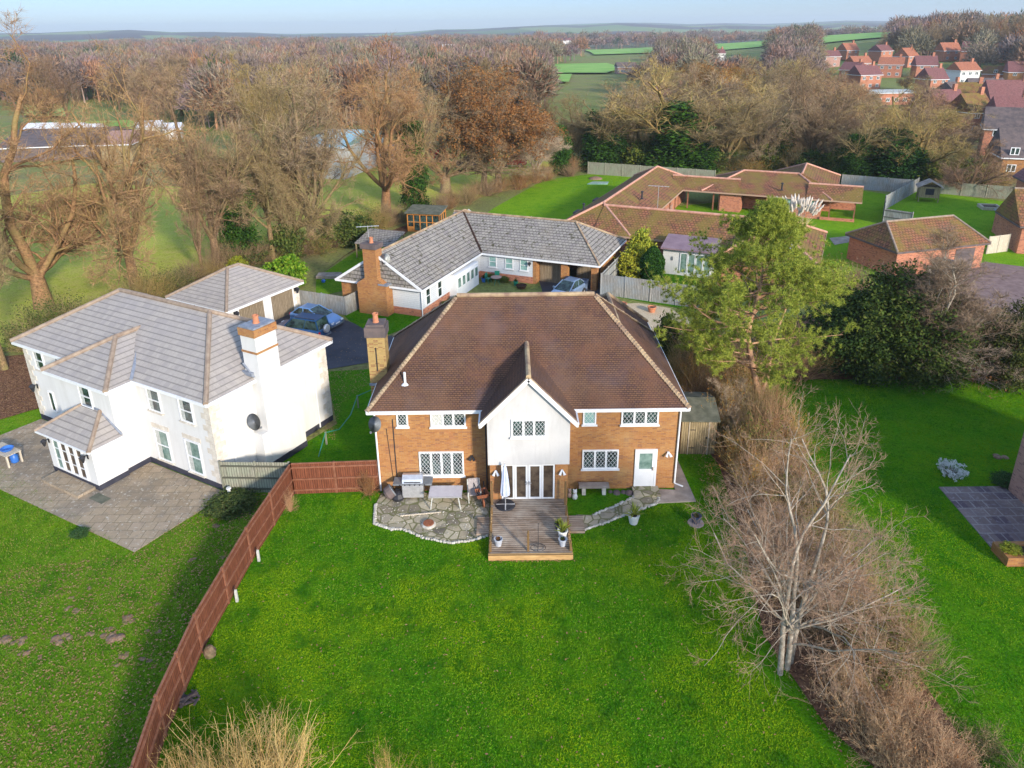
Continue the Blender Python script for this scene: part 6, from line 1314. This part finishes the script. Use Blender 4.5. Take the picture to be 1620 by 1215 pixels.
# right garden edge: evergreens and bare trees
at_px('holly', 1345, 585, 452, 150, 'dark evergreen mass, left one behind the right lawn', (.7, .85, .75), .5); at_px('holly', 1410, 590, 405, 190, 'tallest dark evergreen behind the right lawn', (.8, .85, .6), 1.7); at_px('holly', 1460, 596, 500, 130, 'dark evergreen low behind the bare lane tree', (.7, .8, .65), 3.1)
at_px('pale', 1478, 602, 345, 190, 'bare dark-stemmed tree in front of the lane and brick garage', (.6, .55, .5), 2.2); at_px('cherry', 1500, 600, 470, 230, 'low spreading bare tree with drooping white twigs by the lane', (.9, .85, .85), 1.0)
for i, (x, y, tp, w, k, ti, l) in enumerate([(1585, 600, 462, 130, 'holly', (.8, .7, .6), 'dark brownish evergreen at the right edge above the lawn'), (1540, 600, 505, 110, 'scrub2', PU, 'russet bare shrub left of the edge evergreen'), (1612, 600, 540, 100, 'scrub2', BR, 'bare shrub at the right edge behind the lawn'),
        (1310, 588, 500, 110, 'olivescrub', YE, 'yellowish bare shrub between pine and dark evergreens'), (1260, 600, 520, 120, 'olivescrub', OR, 'orange-brown bare shrub right of the pine trunk'), (1120, 600, 500, 110, 'olivescrub', YE, 'olive bare shrub left of the pine trunk'), (1150, 640, 545, 100, 'olivescrub', OL, 'bare upright shrub beside the timber shed roof'),
        (1095, 585, 515, 60, 'laurel', OL, 'small dark shrub beside the drive exit'), (1290, 470, 398, 130, 'scrub2', PU, 'plum-brown bare shrub behind the pine crown'), (1350, 470, 392, 110, 'scrub0', PU, 'bare bush below the front courtyard roof corner'), (1420, 520, 440, 110, 'scrub3', OL, 'green-leaved bush left of the lane bend')]):
    at_px(k, x, y, tp, w, l, ti, i * 1.9, cat='shrub')
at_px('cypress', 1031, 445, 388, 38, 'clipped dark green cypress behind the grey board fence', (1, 1.1, 1), 0); at_px('gold', 1012, 432, 355, 42, 'bright yellow shrub by the fence right of bungalow', (1, 1, 1), 1, cat='shrub'); at_px('gold', 1000, 438, 392, 50, 'pale yellow shrub in front of the brighter one', (1.1, 1.0, .9), 2, cat='shrub')
at_px('laurel', 963, 395, 352, 50, 'bright green shrub behind the bungalow hip end', (1.6, 1.6, 1.2), 1, cat='shrub'); at_px('rustb', 990, 402, 362, 44, 'russet-leaved shrub beside the bright green one', (1.2, .8, .8), 1, cat='shrub'); at_px('lime', 456, 452, 402, 66, 'glossy yellow-green shrub behind the double garage', (1, 1, 1), 1, cat='shrub')
at_px('gold', 378, 432, 402, 30, 'small yellow-flecked shrub by the garage peak', (.8, .8, .7), 1, cat='shrub'); at_px('pampas', 1258, 372, 308, 66, 'large pampas grass with cream plumes in the courtyard', (1, 1, 1), 0, cat='grass')
at_px('silver', 1505, 752, 726, 44, 'low silver-leaved shrub alone on the right lawn', (1, 1, 1), 0, cat='shrub'); place('gold', (21.3, 25.6, .3), 'bright yellow plant in the brick planter', 'plant', H=.5, width=.8); place('laurel', (24.6, 31.1, 0), 'bluish green bush at corner of the pink brick wall', 'shrub', H=.7, width=1.2, tint=(.7, 1.1, 1.1))
for i, (x, y, w) in enumerate(((.9, 11.0, 1.0), (2.3, 10.9, .9), (.35, 3.2, .8), (.5, 1.8, .7), (.5, 4.6, .8))): place('laurel', bl(x, y), 'small green plant in the bed along the white bungalow wall', 'plant', 'plants along the bungalow wall', .6, w, i, (1.3, 1.2, .8))
# hedgerow along the left field edge and the far courtyard fence
rnd = random.Random(3)
def hedge_run(pts, n, group, label, hs, keys, tints, wid=4.5):
    for i in range(n):
        u = (i + rnd.uniform(-.3, .3) + .5) / n * (len(pts) - 1); k = min(int(u), len(pts) - 2); f = u - k
        x = pts[k][0] * (1 - f) + pts[k + 1][0] * f + rnd.uniform(-7, 7); y = pts[k][1] * (1 - f) + pts[k + 1][1] * f + rnd.uniform(-4, 4)
        place(rnd.choice(keys), G(x, y), label, 'shrub', group, rnd.uniform(*hs), wid * rnd.uniform(.8, 1.3), None, rnd.choice(tints), name='hedge_shrub')
hedge_run([(30, 560), (170, 500), (270, 462), (360, 428), (440, 408), (520, 396), (580, 366), (640, 350)], 34, 'shrubs along the field edge at left', 'bushy scrub along the field edge behind white house and garage', (2.2, 4.0), ['olivescrub', 'scrub3', 'laurel', 'scrub0', 'scrub3'], [OL, YE, BR, (.9, 1, .7)])
hedge_run([(690, 335), (760, 312), (830, 292), (915, 274)], 16, 'shrubs above the back lawn', 'bare brownish shrub along the upper edge of the back lawn', (2.5, 4.2), ['olivescrub', 'scrub2', 'scrub0'], [OL, OR, BR])
hedge_run([(920, 262), (1050, 266), (1180, 272), (1320, 280), (1440, 288), (1600, 296)], 40, 'undergrowth behind the far fence', 'brown and green undergrowth behind the far courtyard fence', (3, 6), ['olivescrub', 'scrub3', 'scrub2', 'laurel', 'scrub0'], [OL, YE, YE, (.7, .85, .5)], 6)
hedge_run([(900, 240), (1050, 238), (1200, 236), (1330, 245), (1500, 250)], 26, 'scrub in the tree belt', 'scrub deep in the tree belt beyond the courtyard', (4, 7), ['olivescrub', 'scrub2', 'scrub0'], [OL, YE, GY], 8)

# ------------------------------------------------------------------ farm yard, village and far houses
KEEP = []   # picture areas where far trees must not stand in the way: x0, x1, y0(top), y1(base)
def far_house(label, x, y, wpx, rz, wall, roof, hip=0, d=7.5, eave=5.0, rise=2.8, wins=3, cat='house', keep=True, chim=True, name='village_house', floors=2, axis='x', ridge=None, hpx=None):
    b = G(x, y); b.z = hill(b.x, b.y); k = (b - Vector((0, 0, CAMH))).dot(FW) / FPX; w = wpx * k
    t = thing(name, label, cat, b, R(rz)); wallbox(t, -w / 2, w / 2, 0, d, 0, eave, wall)
    hip_roof(t, -w / 2 - .35, w / 2 + .35, -.35, d + .35, eave, eave + rise, roof, ridge, hips=(hip, hip), axis=axis, fascia='white')
    for f in range(floors):
        for i in range(wins):
            xx = -w / 2 + w * (i + .5) / wins; window(t, (xx - .6, -.01, .9 + f * 2.5), 'f', 1.2, 1.1, n=2, sill=False, fw=.1)
    if chim: c = MB(); c.box(w * .3, w * .3 + .8, d / 2 - .4, d / 2 + .4, eave, eave + rise + 1.2); ch = c.build('chimney', MT['brick_red'], t)
    if keep: h = (eave + rise) / k; KEEP.append((x - wpx / 2, x + wpx / 2, y - h * .95, y))
    return t
far_house('nearest village house with plum roof and four white windows', 1375, 144, 38, 14, 'brick_red', 'tile_far', rise=3.2, wins=3)
far_house('orange-roofed village house left of the plum-roofed one', 1362, 128, 30, 10, 'brick_red', 'tile_orange', wins=2)
far_house('orange-roofed village house behind right of the plum-roofed one', 1404, 131, 34, -30, 'brick_red', 'tile_orange', wins=3)
far_house('plum-roofed village house hidden behind the orange roofs', 1398, 116, 26, 25, 'brick_red', 'tile_far', wins=2)
far_house('brick village house with white gable edge at left of group', 1338, 136, 28, -50, 'brick_red', 'tile_far', wins=2)
far_house('far village house behind russet trees left of the group', 1310, 118, 34, 5, 'brick_pink', 'tile_far', wins=2)
far_house('steep gabled village house with white bargeboards on the right', 1532, 120, 34, -35, 'brick_red', 'tile_far', wins=1, rise=4.2)
far_house('white-walled village house with red roof below the gabled one', 1530, 140, 34, 8, 'render', 'tile_orange', wins=3)
far_house('low red roof right of the white-walled village house', 1570, 138, 34, -30, 'brick_red', 'tile_red', wins=1, eave=3)
far_house('brown village roof far behind among bare trees', 1480, 112, 34, 12, 'brick_red', 'tile_far', wins=1)
far_house('long white flat-roofed hall in front of the village', 1410, 166, 84, 4, 'brick_red', 'curtain', d=12, eave=3.4, rise=.5, wins=6, floors=1, cat='hall', chim=False, name='flat_hall')
for i, (x, y, w, rz, wl_, rf_, l) in enumerate([(1440, 122, 26, 30, 'brick_red', 'tile_orange', 'orange village roof right of the gabled group, before the bare row'), (1462, 132, 30, -12, 'brick_red', 'tile_far', 'plum village roof half way to the white-walled house'), (1345, 112, 24, 20, 'brick_red', 'tile_orange', 'small orange roof at the top left of the village'),
    (1500, 118, 28, 5, 'brick_red', 'tile_orange', 'orange roof just left of the steep white-edged gable'), (1590, 120, 34, 12, 'brick_red', 'tile_orange', 'red roof right of the steep white-edged gable'), (1610, 142, 34, -20, 'brick', 'tile_far', 'plum roof at the right edge above the ribbed roof'), (1482, 150, 30, 10, 'brick_red', 'tile_far', 'plum roof beyond the long flat white hall'),
    (1532, 186, 36, -16, 'brick_red', 'tile_red', 'mossy red roof between ribbed roof and plum-tiled house'), (1548, 214, 40, 12, 'brick_red', 'tile_red', 'red roof of cottage left of the dark slate one'), (1600, 222, 50, -10, 'brick_red', 'tile_far', 'plum roof right behind the dark slate cottage')]):
    far_house(l, x, y, w, rz, wl_, rf_, wins=2, eave=4.6, rise=3.6)
far_house('low building with dark ribbed roof and white gable at right', 1560, 162, 50, -8, 'render', 'tile_dark', wins=3, eave=3.2, rise=3.5, floors=1)
far_house('small dark roofed house with a white porch left of the ribbed roof', 1518, 164, 26, 20, 'render', 'tile_dark', wins=1, eave=3.2, floors=1)
far_house('brown roof cottage seen beyond the yellow-green tree', 1500, 196, 50, 6, 'brick_red', 'tile_far', wins=2, eave=3.5, rise=4)
far_house('large plum-tiled house at the right edge behind slate cottage', 1598, 196, 66, -6, 'brick_red', 'tile_far', wins=2, eave=4.5, rise=5, d=9)
far_house('brick cottage with dark slate roof and white windows at right edge', 1588, 248, 66, -28, 'brick_red', 'tile_dark', wins=2, eave=4.6, rise=3.4, d=8)
far_house('orange brick gabled cottage behind the steep roofed one at right edge', 1612, 282, 56, -18, 'brick', 'tile_dark', wins=2, eave=3, rise=4, d=8)
far_house('pinkish brick house half hidden by trees in mid distance', 1066, 186, 46, 8, 'brick_pink', 'tile_far', wins=1, d=8, rise=2.6)
far_house('long low stable block with dark roof in the far field', 992, 117, 30, 4, 'brick_pink', 'tile_dark', d=8, eave=3.4, rise=2.2, wins=7, floors=1, cat='barn', chim=False, name='stable_block')
far_house('white cottage in trees below the far right fields', 1139, 100, 16, 10, 'render', 'tile_far', wins=2)
far_house('tiny white farmhouse on the skyline left of the fields', 897, 72, 16, 5, 'render', 'tile_far', wins=2)
far_house('small pale cottage seen left of the low farm sheds', 472, 262, 22, -20, 'brick_pink', 'curtain', eave=3, rise=1.5, wins=1, floors=1, chim=False)
far_house('white barn with teal metal roof seen through the bare trees', 516, 283, 66, -14, 'render', 'glass_teal', d=17, eave=5, rise=1.6, wins=1, floors=1, cat='barn', chim=False, name='metal_barn')
far_house('long dark farm shed with white roof strips at far left', 85, 254, 150, 12, 'tile_dark', 'tile_dark', d=22, eave=2.6, rise=2, wins=0, floors=0, cat='barn', chim=False, name='farm_shed')
far_house('pinkish roofed farm shed right of the long dark one', 188, 260, 46, 8, 'shed', 'brick_pink', d=16, eave=3.5, rise=1.5, wins=0, floors=0, cat='barn', chim=False, name='farm_shed')
for i, (x, y, w, l) in enumerate([(62, 222, 40, 'white flat tent roof beyond the farm, leftmost of three'), (110, 222, 30, 'white flat tent roof beyond the farm, middle of three'), (137, 224, 34, 'white flat tent roof beyond the farm, rightmost of three'), (236, 218, 34, 'grey greenhouse roof seen right of the farm sheds'), (275, 222, 22, 'small white shed roof beyond the bare oak branches')]):
    far_house(l, x, y, w, 6 + i * 3, 'pot_white', 'white', d=7, eave=2.4, rise=1.0, wins=0, floors=0, cat='tent', chim=False, name='tent_roof')
for i, (x, y, c, l) in enumerate([(688, 256, 'red_lens', 'bright red trailer parked beyond the leaning bare tree'), (745, 266, 'navy', 'dark car parked beyond the brown-leaved trees'), (812, 264, 'red_lens', 'small red tractor by the pale dead tree'), (622, 246, 'car_silver', 'silver van in the farm yard right of the teal barn'), (604, 262, 'white', 'white tank beside the teal roofed barn')]):
    p = G(x, y); t = thing('farm_vehicle', l, 'vehicle', p, R(80)); b = MB(); b.loft([[(-.9, y_, .5), (.9, y_, .5), (.9, y_, z_), (.7, y_, z_ + .15), (-.7, y_, z_ + .15), (-.9, y_, z_)][::-1] for y_, z_ in ((-2.2, 1.1), (-1.8, 1.9), (.6, 1.9), (1.0, 1.2), (2.2, 1.0))]); b.build('body', MT[c], t, uv=False)
    for yy in (-1.3, 1.3):
        for s in (-1, 1): MB(Matrix.Translation((s * .85, yy, .42)) @ Matrix.Rotation(R(90), 4, 'Y')).lathe([(.42, -.12), (.42, .12)], n=10).build('wheel', MT['tyre'], t, uv=False)
# phone mast
p = G(711, 110); t = thing('phone_mast', 'grey lattice phone mast with white antennas above the far wood', 'mast', p); hm = ztop(711, 70, p); k = (p - Vector((0, 0, CAMH))).dot(FW) / FPX
b = MB(); [b.bar((sx * 1.4, sy * 1.4, 0), (sx * .7, sy * .7, hm), .35) for sx in (-1, 1) for sy in (-1, 1)]
for i in range(12): z = hm * i / 12; b.bar((-1.2, -1.2, z), (1.2, -1.2, z + hm / 12), .22); b.bar((1.2, -1.2, z), (-1.2, -1.2, z + hm / 12), .22)
b.build('lattice', MT['grey_metal'], t, uv=False); b = MB(); [b.box(x - .35, x + .35, -.3, .3, hm - 5, hm) for x in (-3.2, -1.6, 0, 1.6, 3.2)]; b.build('antennas', MT['white'], t, uv=False)

# ------------------------------------------------------------------ mid-distance trees (individuals) and the far woods
FIELD = [(862, 955, 100, 136), (925, 1040, 74, 92), (1125, 1222, 68, 86), (1298, 1412, 68, 90), (975, 1008, 104, 118)] 
def blocked(x, y, z, r):
    """would a tree top here hide a field or house the photograph shows"""
    px, pyt = toP((x, y, z)); pxb, pyb = toP((x, y, 0)); kk = FPX / math.hypot(x, y)
    for x0, x1, y0, y1 in FIELD:
        if x0 - r * kk * .3 < px < x1 + r * kk * .3 and pyt < y1 - 2 and pyb > y0 + 2: return True
    for x0, x1, y0, y1 in KEEP:
        if x0 - r * kk * .2 < px < x1 + r * kk * .2 and pyt < y0 + (y1 - y0) * .5 and pyb > y1 - 3: return True
    return False
gl = {0: 'bare brown tree in the belt beyond the left meadow', 1: 'bare tree in the belt between courtyard home and village', 2: 'bare tree among the farm buildings at far left'}
cnt = 0
for i in range(1400):
    if cnt >= 125: break
    x = rnd.uniform(-60, 1660); y = rnd.uniform(150, 262); b = G(x, y)
    if x < 860 and rnd.random() < .45: continue
    if x < 860 and y > 196 and rnd.random() < (.9 if y > 225 else .6): continue
    if x > 1300 and y < 240 and rnd.random() < .35: continue
    if x > 1510: continue
    if 860 < x and y > 235: continue
    H = rnd.uniform(11, 17) if x > 860 else rnd.uniform(12, 19)
    if blocked(b.x, b.y, H, 5): continue
    g = 1 if x > 860 else (2 if x < 330 and y > 190 else 0)
    key = rnd.choice(['mid0', 'mid1', 'mid2', 'mid3', 'mid1', 'ash0', 'ash2'] + (['ivy0', 'brown'] if rnd.random() < .25 else []))
    place(key, b, gl[g], 'tree', gl[g].replace('bare brown tree', 'trees').replace('bare tree', 'trees'), H, rnd.uniform(9, 14), None, (lambda q: tuple(c * q for c in rnd.choice([OL, BR, GY, PU, BR, OR, YE] if x < 860 else [OL, YE, GY, YE, OL, BR, (.85, .95, .6)])))(rnd.uniform(.7, 1.3)), name='bare_tree'); cnt += 1

def far_wood(name, specs, seed):
    """specs: rows of (x, y, ground z, height, radius, colour, slivers)"""
    rg = np.random.default_rng(seed); VV, TT, CC, o = [], [], [], 0
    for (x, y, z, H, r, col, n) in specs:
        d = nrm(rg.normal(0, 1, (n, 3)) * np.array([1, 1, .9])); d[:, 2] = np.abs(d[:, 2]) * 1.1 - .15; q = rg.uniform(.5, .98, n)[:, None]
        lump = 1 + .18 * np.sin(d[:, 0:1] * 4 + x) * np.cos(d[:, 1:2] * 5 + y)
        c0 = np.array([x, y, z + H * .45]); S_ = np.array([r, r, H * .52]); P = c0 + d * S_ * q * lump; T_ = P + nrm(d + rg.normal(0, .45, (n, 3)) + [0, 0, .35]) * (r * rg.uniform(.16, .36, n))[:, None]
        v, t = spikes(P, T_, np.full(n, r * .012 + .03 + .00022 * math.hypot(x, y)), rg); VV.append(v); TT.append(t + o); o += len(v); CC.append(np.tile(np.array(col) * rg.uniform(.8, 1.2), (len(v), 1)))
        k = 3; ax = rg.normal(0, r * .2, (k, 2)); P = np.column_stack([x + ax[:, 0], y + ax[:, 1], np.full(k, z - 1.0)]); v, t = spikes(P, P + np.array([0, 0, H * .8]), np.full(k, r * .05), rg); VV.append(v); TT.append(t + o); o += len(v); CC.append(np.tile(np.array(col) * 1.2, (len(v), 1)))
    ob = np_mesh(name, np.concatenate(VV), None, np.concatenate(TT), MT['canopy'], None, np.concatenate(CC)); return ob
cols = [(.20, .145, .12), (.23, .155, .13), (.20, .155, .11), (.21, .145, .14), (.19, .17, .11), (.25, .155, .10), (.17, .135, .125), (.22, .195, .13), (.29, .15, .085)]
sp = []
for i in range(26000):
    if len(sp) > 4300: break
    az = R(rnd.uniform(-42, 42)); d = 190 + 1500 * rnd.random() ** 1.5; x, y = d * math.sin(az), d * math.cos(az); px, py = toP((x, y, 0))
    if not (-120 < px < 1740): continue
    if px > 850 and d < 260: continue
    if px > 1290 and d < 330 and rnd.random() < .7: continue
    z = hill(x, y); H = rnd.uniform(11, 17) + (rnd.random() < .04) * 4
    if px > 860 and d > 450 and rnd.random() < .3: continue
    r = rnd.uniform(4, 6.5) * (1 + d / 1500)
    if d > 420 and px < 850: H *= .92
    if blocked(x, y, z + H, r): continue
    if px < 320 and 165 < py < 262: continue
    ever = rnd.random() < .025; col = (.035, .07, .03) if ever else rnd.choice(cols)
    if px > 1560 and d > 300 and rnd.random() < .3: col = (.30, .13, .05)
    n = int(max(200, 1000 * min(1, 260 / d))); sp.append((x, y, z, H, r, col, n))
tag(far_wood('woodland', sp, 6), 'brown leafless woodland stretching to the horizon', 'woodland', kind='stuff')
cnt = 0
for i in range(900):
    if cnt >= 110: break
    x = rnd.uniform(1270, 1640); y = rnd.uniform(108, 240); b = G(x, y); b.z = hill(b.x, b.y); H = rnd.uniform(6, 12)
    bad = False
    for x0, x1, y0, y1 in KEEP:
        pt = toP((b.x, b.y, b.z + H))
        if x0 - 3 < x < x1 + 3 and y > y0 and pt[1] < y0 + (y1 - y0) * .45: bad = True
        if x0 < x < x1 and y0 < y < y1: bad = True
    if bad: continue
    place(rnd.choice(['mid0', 'mid1', 'mid2', 'mid3']), b, 'bare garden tree standing between the village roofs', 'tree', 'garden trees among the village roofs', H, H * rnd.uniform(.8, 1.1), None, rnd.choice([BR, PU, OR, OL, PU]), name='bare_tree'); cnt += 1
at_px('brown', 1588, 104, 42, 100, 'big round rust-brown tree on the rise at the upper right', (1.15, .85, .8), 1, name='autumn_tree')
# line of thin tall bare trees on the right skyline
for i in range(30):
    x = 1395 + i * 7.6 + rnd.uniform(-3, 3); d = 430; a = math.atan2((x - PX), FPX * 1.06); px, py = d * math.sin(a), d * math.cos(a); z = hill(px, py)
    tpz = 26 - abs(x - 1540) * .02 + rnd.uniform(-3, 3)
    place('ash%d' % (i % 3), (px, py, z), 'thin bare tree in the row on the right skyline', 'tree', 'thin trees on the right skyline', 15 + rnd.uniform(-2, 3) + max(0, (x - 1450)) * .03, 8, None, GY, name='bare_tree')

# fallen leaves and molehills
def leaves(name, polys, n, size, seed, z=.03):
    rg = np.random.default_rng(seed); P = []
    for pl, cnt_ in polys:
        pl = [np.array(p) for p in pl]; lo = np.min(pl, 0); hi = np.max(pl, 0); k = 0
        while k < cnt_:
            q = rg.uniform(lo, hi); ins = False; j = len(pl) - 1
            for i in range(len(pl)):
                if (pl[i][1] > q[1]) != (pl[j][1] > q[1]) and q[0] < (pl[j][0] - pl[i][0]) * (q[1] - pl[i][1]) / (pl[j][1] - pl[i][1]) + pl[i][0]: ins = not ins
                j = i
            if ins: P.append([q[0], q[1], z]); k += 1
    P = np.array(P); V, Q = leafquads(rg, P, size, 1, 0, .75); V[:, 2] = np.abs(V[:, 2] - z) * .6 + z * 2
    return tag(np_mesh(name, V, Q, None, MT['leaf_fallen']), 'fallen brown leaves scattered over the lawns', 'leaves', kind='stuff')
gp = lambda L: [tuple(G(*p)[:2]) for p in L]
leaves('fallen_leaves', [([(-11.2, 30.9), (-11.6, 26), (-11.82, 21), (-11.6, 17.5), (-11.2, 15), (-10.4, 12), (-32, 12), (-30, 24), (-17, 26.5), (-14.6, 31)], 17000), ([(-11.2, 12), (-30, 12), (-30, 22), (-17, 26)], 600),
    ([(-11, 30.6), (-11, 12), (8, 12), (9, 25), (9, 30), (3, 27), (-7, 27)], 1100), ([(9.5, 34), (9.5, 20), (10.5, 14), (14, 12), (13, 22), (12.5, 34)], 2600), (gp([(0, 565), (60, 560), (90, 600), (90, 640), (50, 650), (0, 665)]), 3200),
    (gp([(512, 590), (600, 575), (600, 600), (540, 640), (510, 650)]), 900), (gp([(512, 640), (540, 640), (530, 700), (515, 690)]), 300), (gp([(430, 530), (600, 520), (600, 570), (515, 583)]), 260), ([(-1.3, 25.7), (2.7, 25.7), (2.7, 25.82), (-1.3, 25.82)], 60)], 0, .05, 12)
def grass(name, label, poly, n, h, mat, seed):
    rg = np.random.default_rng(seed); pl = np.array(poly); lo, hi = pl.min(0), pl.max(0); Q = rg.uniform(lo, hi, (n, 2)); ins = np.zeros(n, bool); j = len(pl) - 1
    for i in range(len(pl)):
        c = ((pl[i, 1] > Q[:, 1]) != (pl[j, 1] > Q[:, 1])) & (Q[:, 0] < (pl[j, 0] - pl[i, 0]) * (Q[:, 1] - pl[i, 1]) / (pl[j, 1] - pl[i, 1] + 1e-12) + pl[i, 0]); ins ^= c; j = i
    Q = Q[ins]; cl = .5 + .5 * np.sin(Q[:, 0] * 1.7 + np.sin(Q[:, 1] * 1.3) * 2) * np.sin(Q[:, 1] * 1.9 + np.sin(Q[:, 0] * .9) * 2); m = len(Q)
    P = np.column_stack([Q, np.zeros(m)]); T = P + np.column_stack([rg.normal(0, .035, (m, 2)), h * rg.uniform(.5, 1.1, m) * (.7 + .5 * cl)]); v, t = spikes(P, T, rg.uniform(.008, .018, m), rg)
    return tag(np_mesh(name, v, None, t, MT[mat]), label, 'grass', kind='stuff')
def blade(name, cols, patch1, patch2, a1, a2):
    t = NT(name, .9, .03); g = t.n("NewGeometry"); c = t.ramp(g.outputs["Random Per Island"], [(i / 3, x) for i, x in enumerate(cols)])
    c = t.mix(t.ramp(t.noise(.17, 5, rough=.6), [(.44, 0.0), (.56, a1)]), c, patch1); c = t.mix(t.ramp(t.noise(.8, 5, rough=.7, vec=t.co('Object', (1.1, .9, 1))), [(.36, a2), (.5, 0.0)]), c, patch2)
    t.out(c); return t.m
MT['blade'] = blade('grass_blades', [(.025, .115, .003), (.055, .205, .004), (.105, .28, .006), (.22, .32, .03)], (.21, .33, .006), (.018, .105, .006), .9, .85)
MT['blade_dull'] = blade('leafy_grass_blades', [(.025, .09, .004), (.065, .19, .006), (.12, .24, .010), (.34, .23, .10)], (.15, .235, .012), (.03, .11, .008), .6, .8)
grass('grass', 'short green grass of the back lawn', [(-11.02, 30.9), (-11.42, 26), (-11.64, 21), (-11.47, 17.5), (-11.05, 15), (-10.2, 12), (11, 12), (9.6, 17.5), (8.6, 20.5), (10.0, 27), (10.4, 33), (8.9, 30), (7, 29.7), (5.6, 29.1), (4.3, 28.3), (2.6, 27.7), (2.55, 25.8), (-1.2, 25.8), (-1.2, 27.4), (-2.9, 27.0), (-4.2, 27.4), (-5.8, 28.1), (-6.6, 28.5), (-6.75, 30.9)], 420000, .06, 'blade', 1)
grass('grass', 'rough green grass of the leafy left lawn', [(-11.2, 30.6), (-11.6, 26), (-11.82, 21), (-11.63, 17.5), (-11.25, 15), (-10.6, 12), (-34, 12), (-34, 36), (-30.5, 36), (-17, 26.6), (-14.8, 30.7)], 300000, .09, 'blade_dull', 2)
grass('grass', 'green grass of the neighbouring right lawn', [(14.5, 17), (17, 12), (26, 22), (21, 26), (21, 31), (25, 31), (36, 42.5), (13.5, 43)], 260000, .06, 'blade', 3)
rg = random.Random(5)
for x, y, s in ((30, 1015, .3), (6, 1012, .35), (38, 1032, .28), (92, 1012, .34), (105, 1008, .25), (142, 1002, .22), (170, 1005, .3), (180, 1010, .38), (172, 995, .2), (200, 980, .3), (206, 983, .25), (198, 1035, .3), (224, 1042, .18), (183, 1052, .16), (235, 1046, .15), (62, 1040, .15), (107, 962, .2), (122, 966, .2), (113, 945, .14), (142, 930, .14), (305, 886, .22), (248, 956, .15), (344, 832, .25), (250, 1000, .16), (352, 882, .14), (232, 998, .14), (1581, 722, .45)):
    o = MB()
    for j in range(6): r = s * rg.uniform(.25, .6); o.lathe([(r, 0), (r * .7, r * .22), (0, r * .32)], (rg.uniform(-s, s) * .6, rg.uniform(-s, s) * .45, 0), 8)
    ob = o.build('molehill', MT['molehill'], uv=False, smooth=True); ob.location = G(x, y)
    if x > 1000: tag(ob, 'lone bare earth mound on the right lawn', 'molehill')
    else: tag(ob, 'crumbly brown molehill on the leafy left lawn', 'molehill', 'molehills on the left lawn')
b = MB()
for j in range(14): b.bar((rg.uniform(-.35, .35), rg.uniform(-.35, .35), .05), (rg.uniform(-.35, .35), rg.uniform(-.35, .35), rg.uniform(.1, .3)), .06)
o = b.build('twig_pile', MT['tile_dark'], uv=False); o.location = G(300, 1108); tag(o, 'dark heap of twigs on grass against the brown fence', 'twig pile')
o = MB().lathe([(.2, 0), (.24, .2), (.12, .42), (0, .45)], n=9).build('cut_stump', MT['bark'], uv=False); o.location = G(333, 1037); tag(o, 'small cut stump at the foot of the brown fence', 'stump')

# ------------------------------------------------------------------ the air
def haze():
    b = MB(); b.box(-9000, 9000, -60, 9300, -1, 130); m = bpy.data.materials.new('air'); m.use_nodes = True; n = m.node_tree; n.nodes.clear()
    out = n.nodes.new("ShaderNodeOutputMaterial"); v = n.nodes.new("ShaderNodeVolumePrincipled"); v.inputs["Density"].default_value = .00016; v.inputs["Color"].default_value = (.88, .95, 1, 1); v.inputs["Anisotropy"].default_value = .2
    n.links.new(v.outputs[0], out.inputs["Volume"]); o = b.build('haze', m, uv=False); tag(o, 'thin pale blue haze in the distance', 'haze', kind='stuff')
haze()
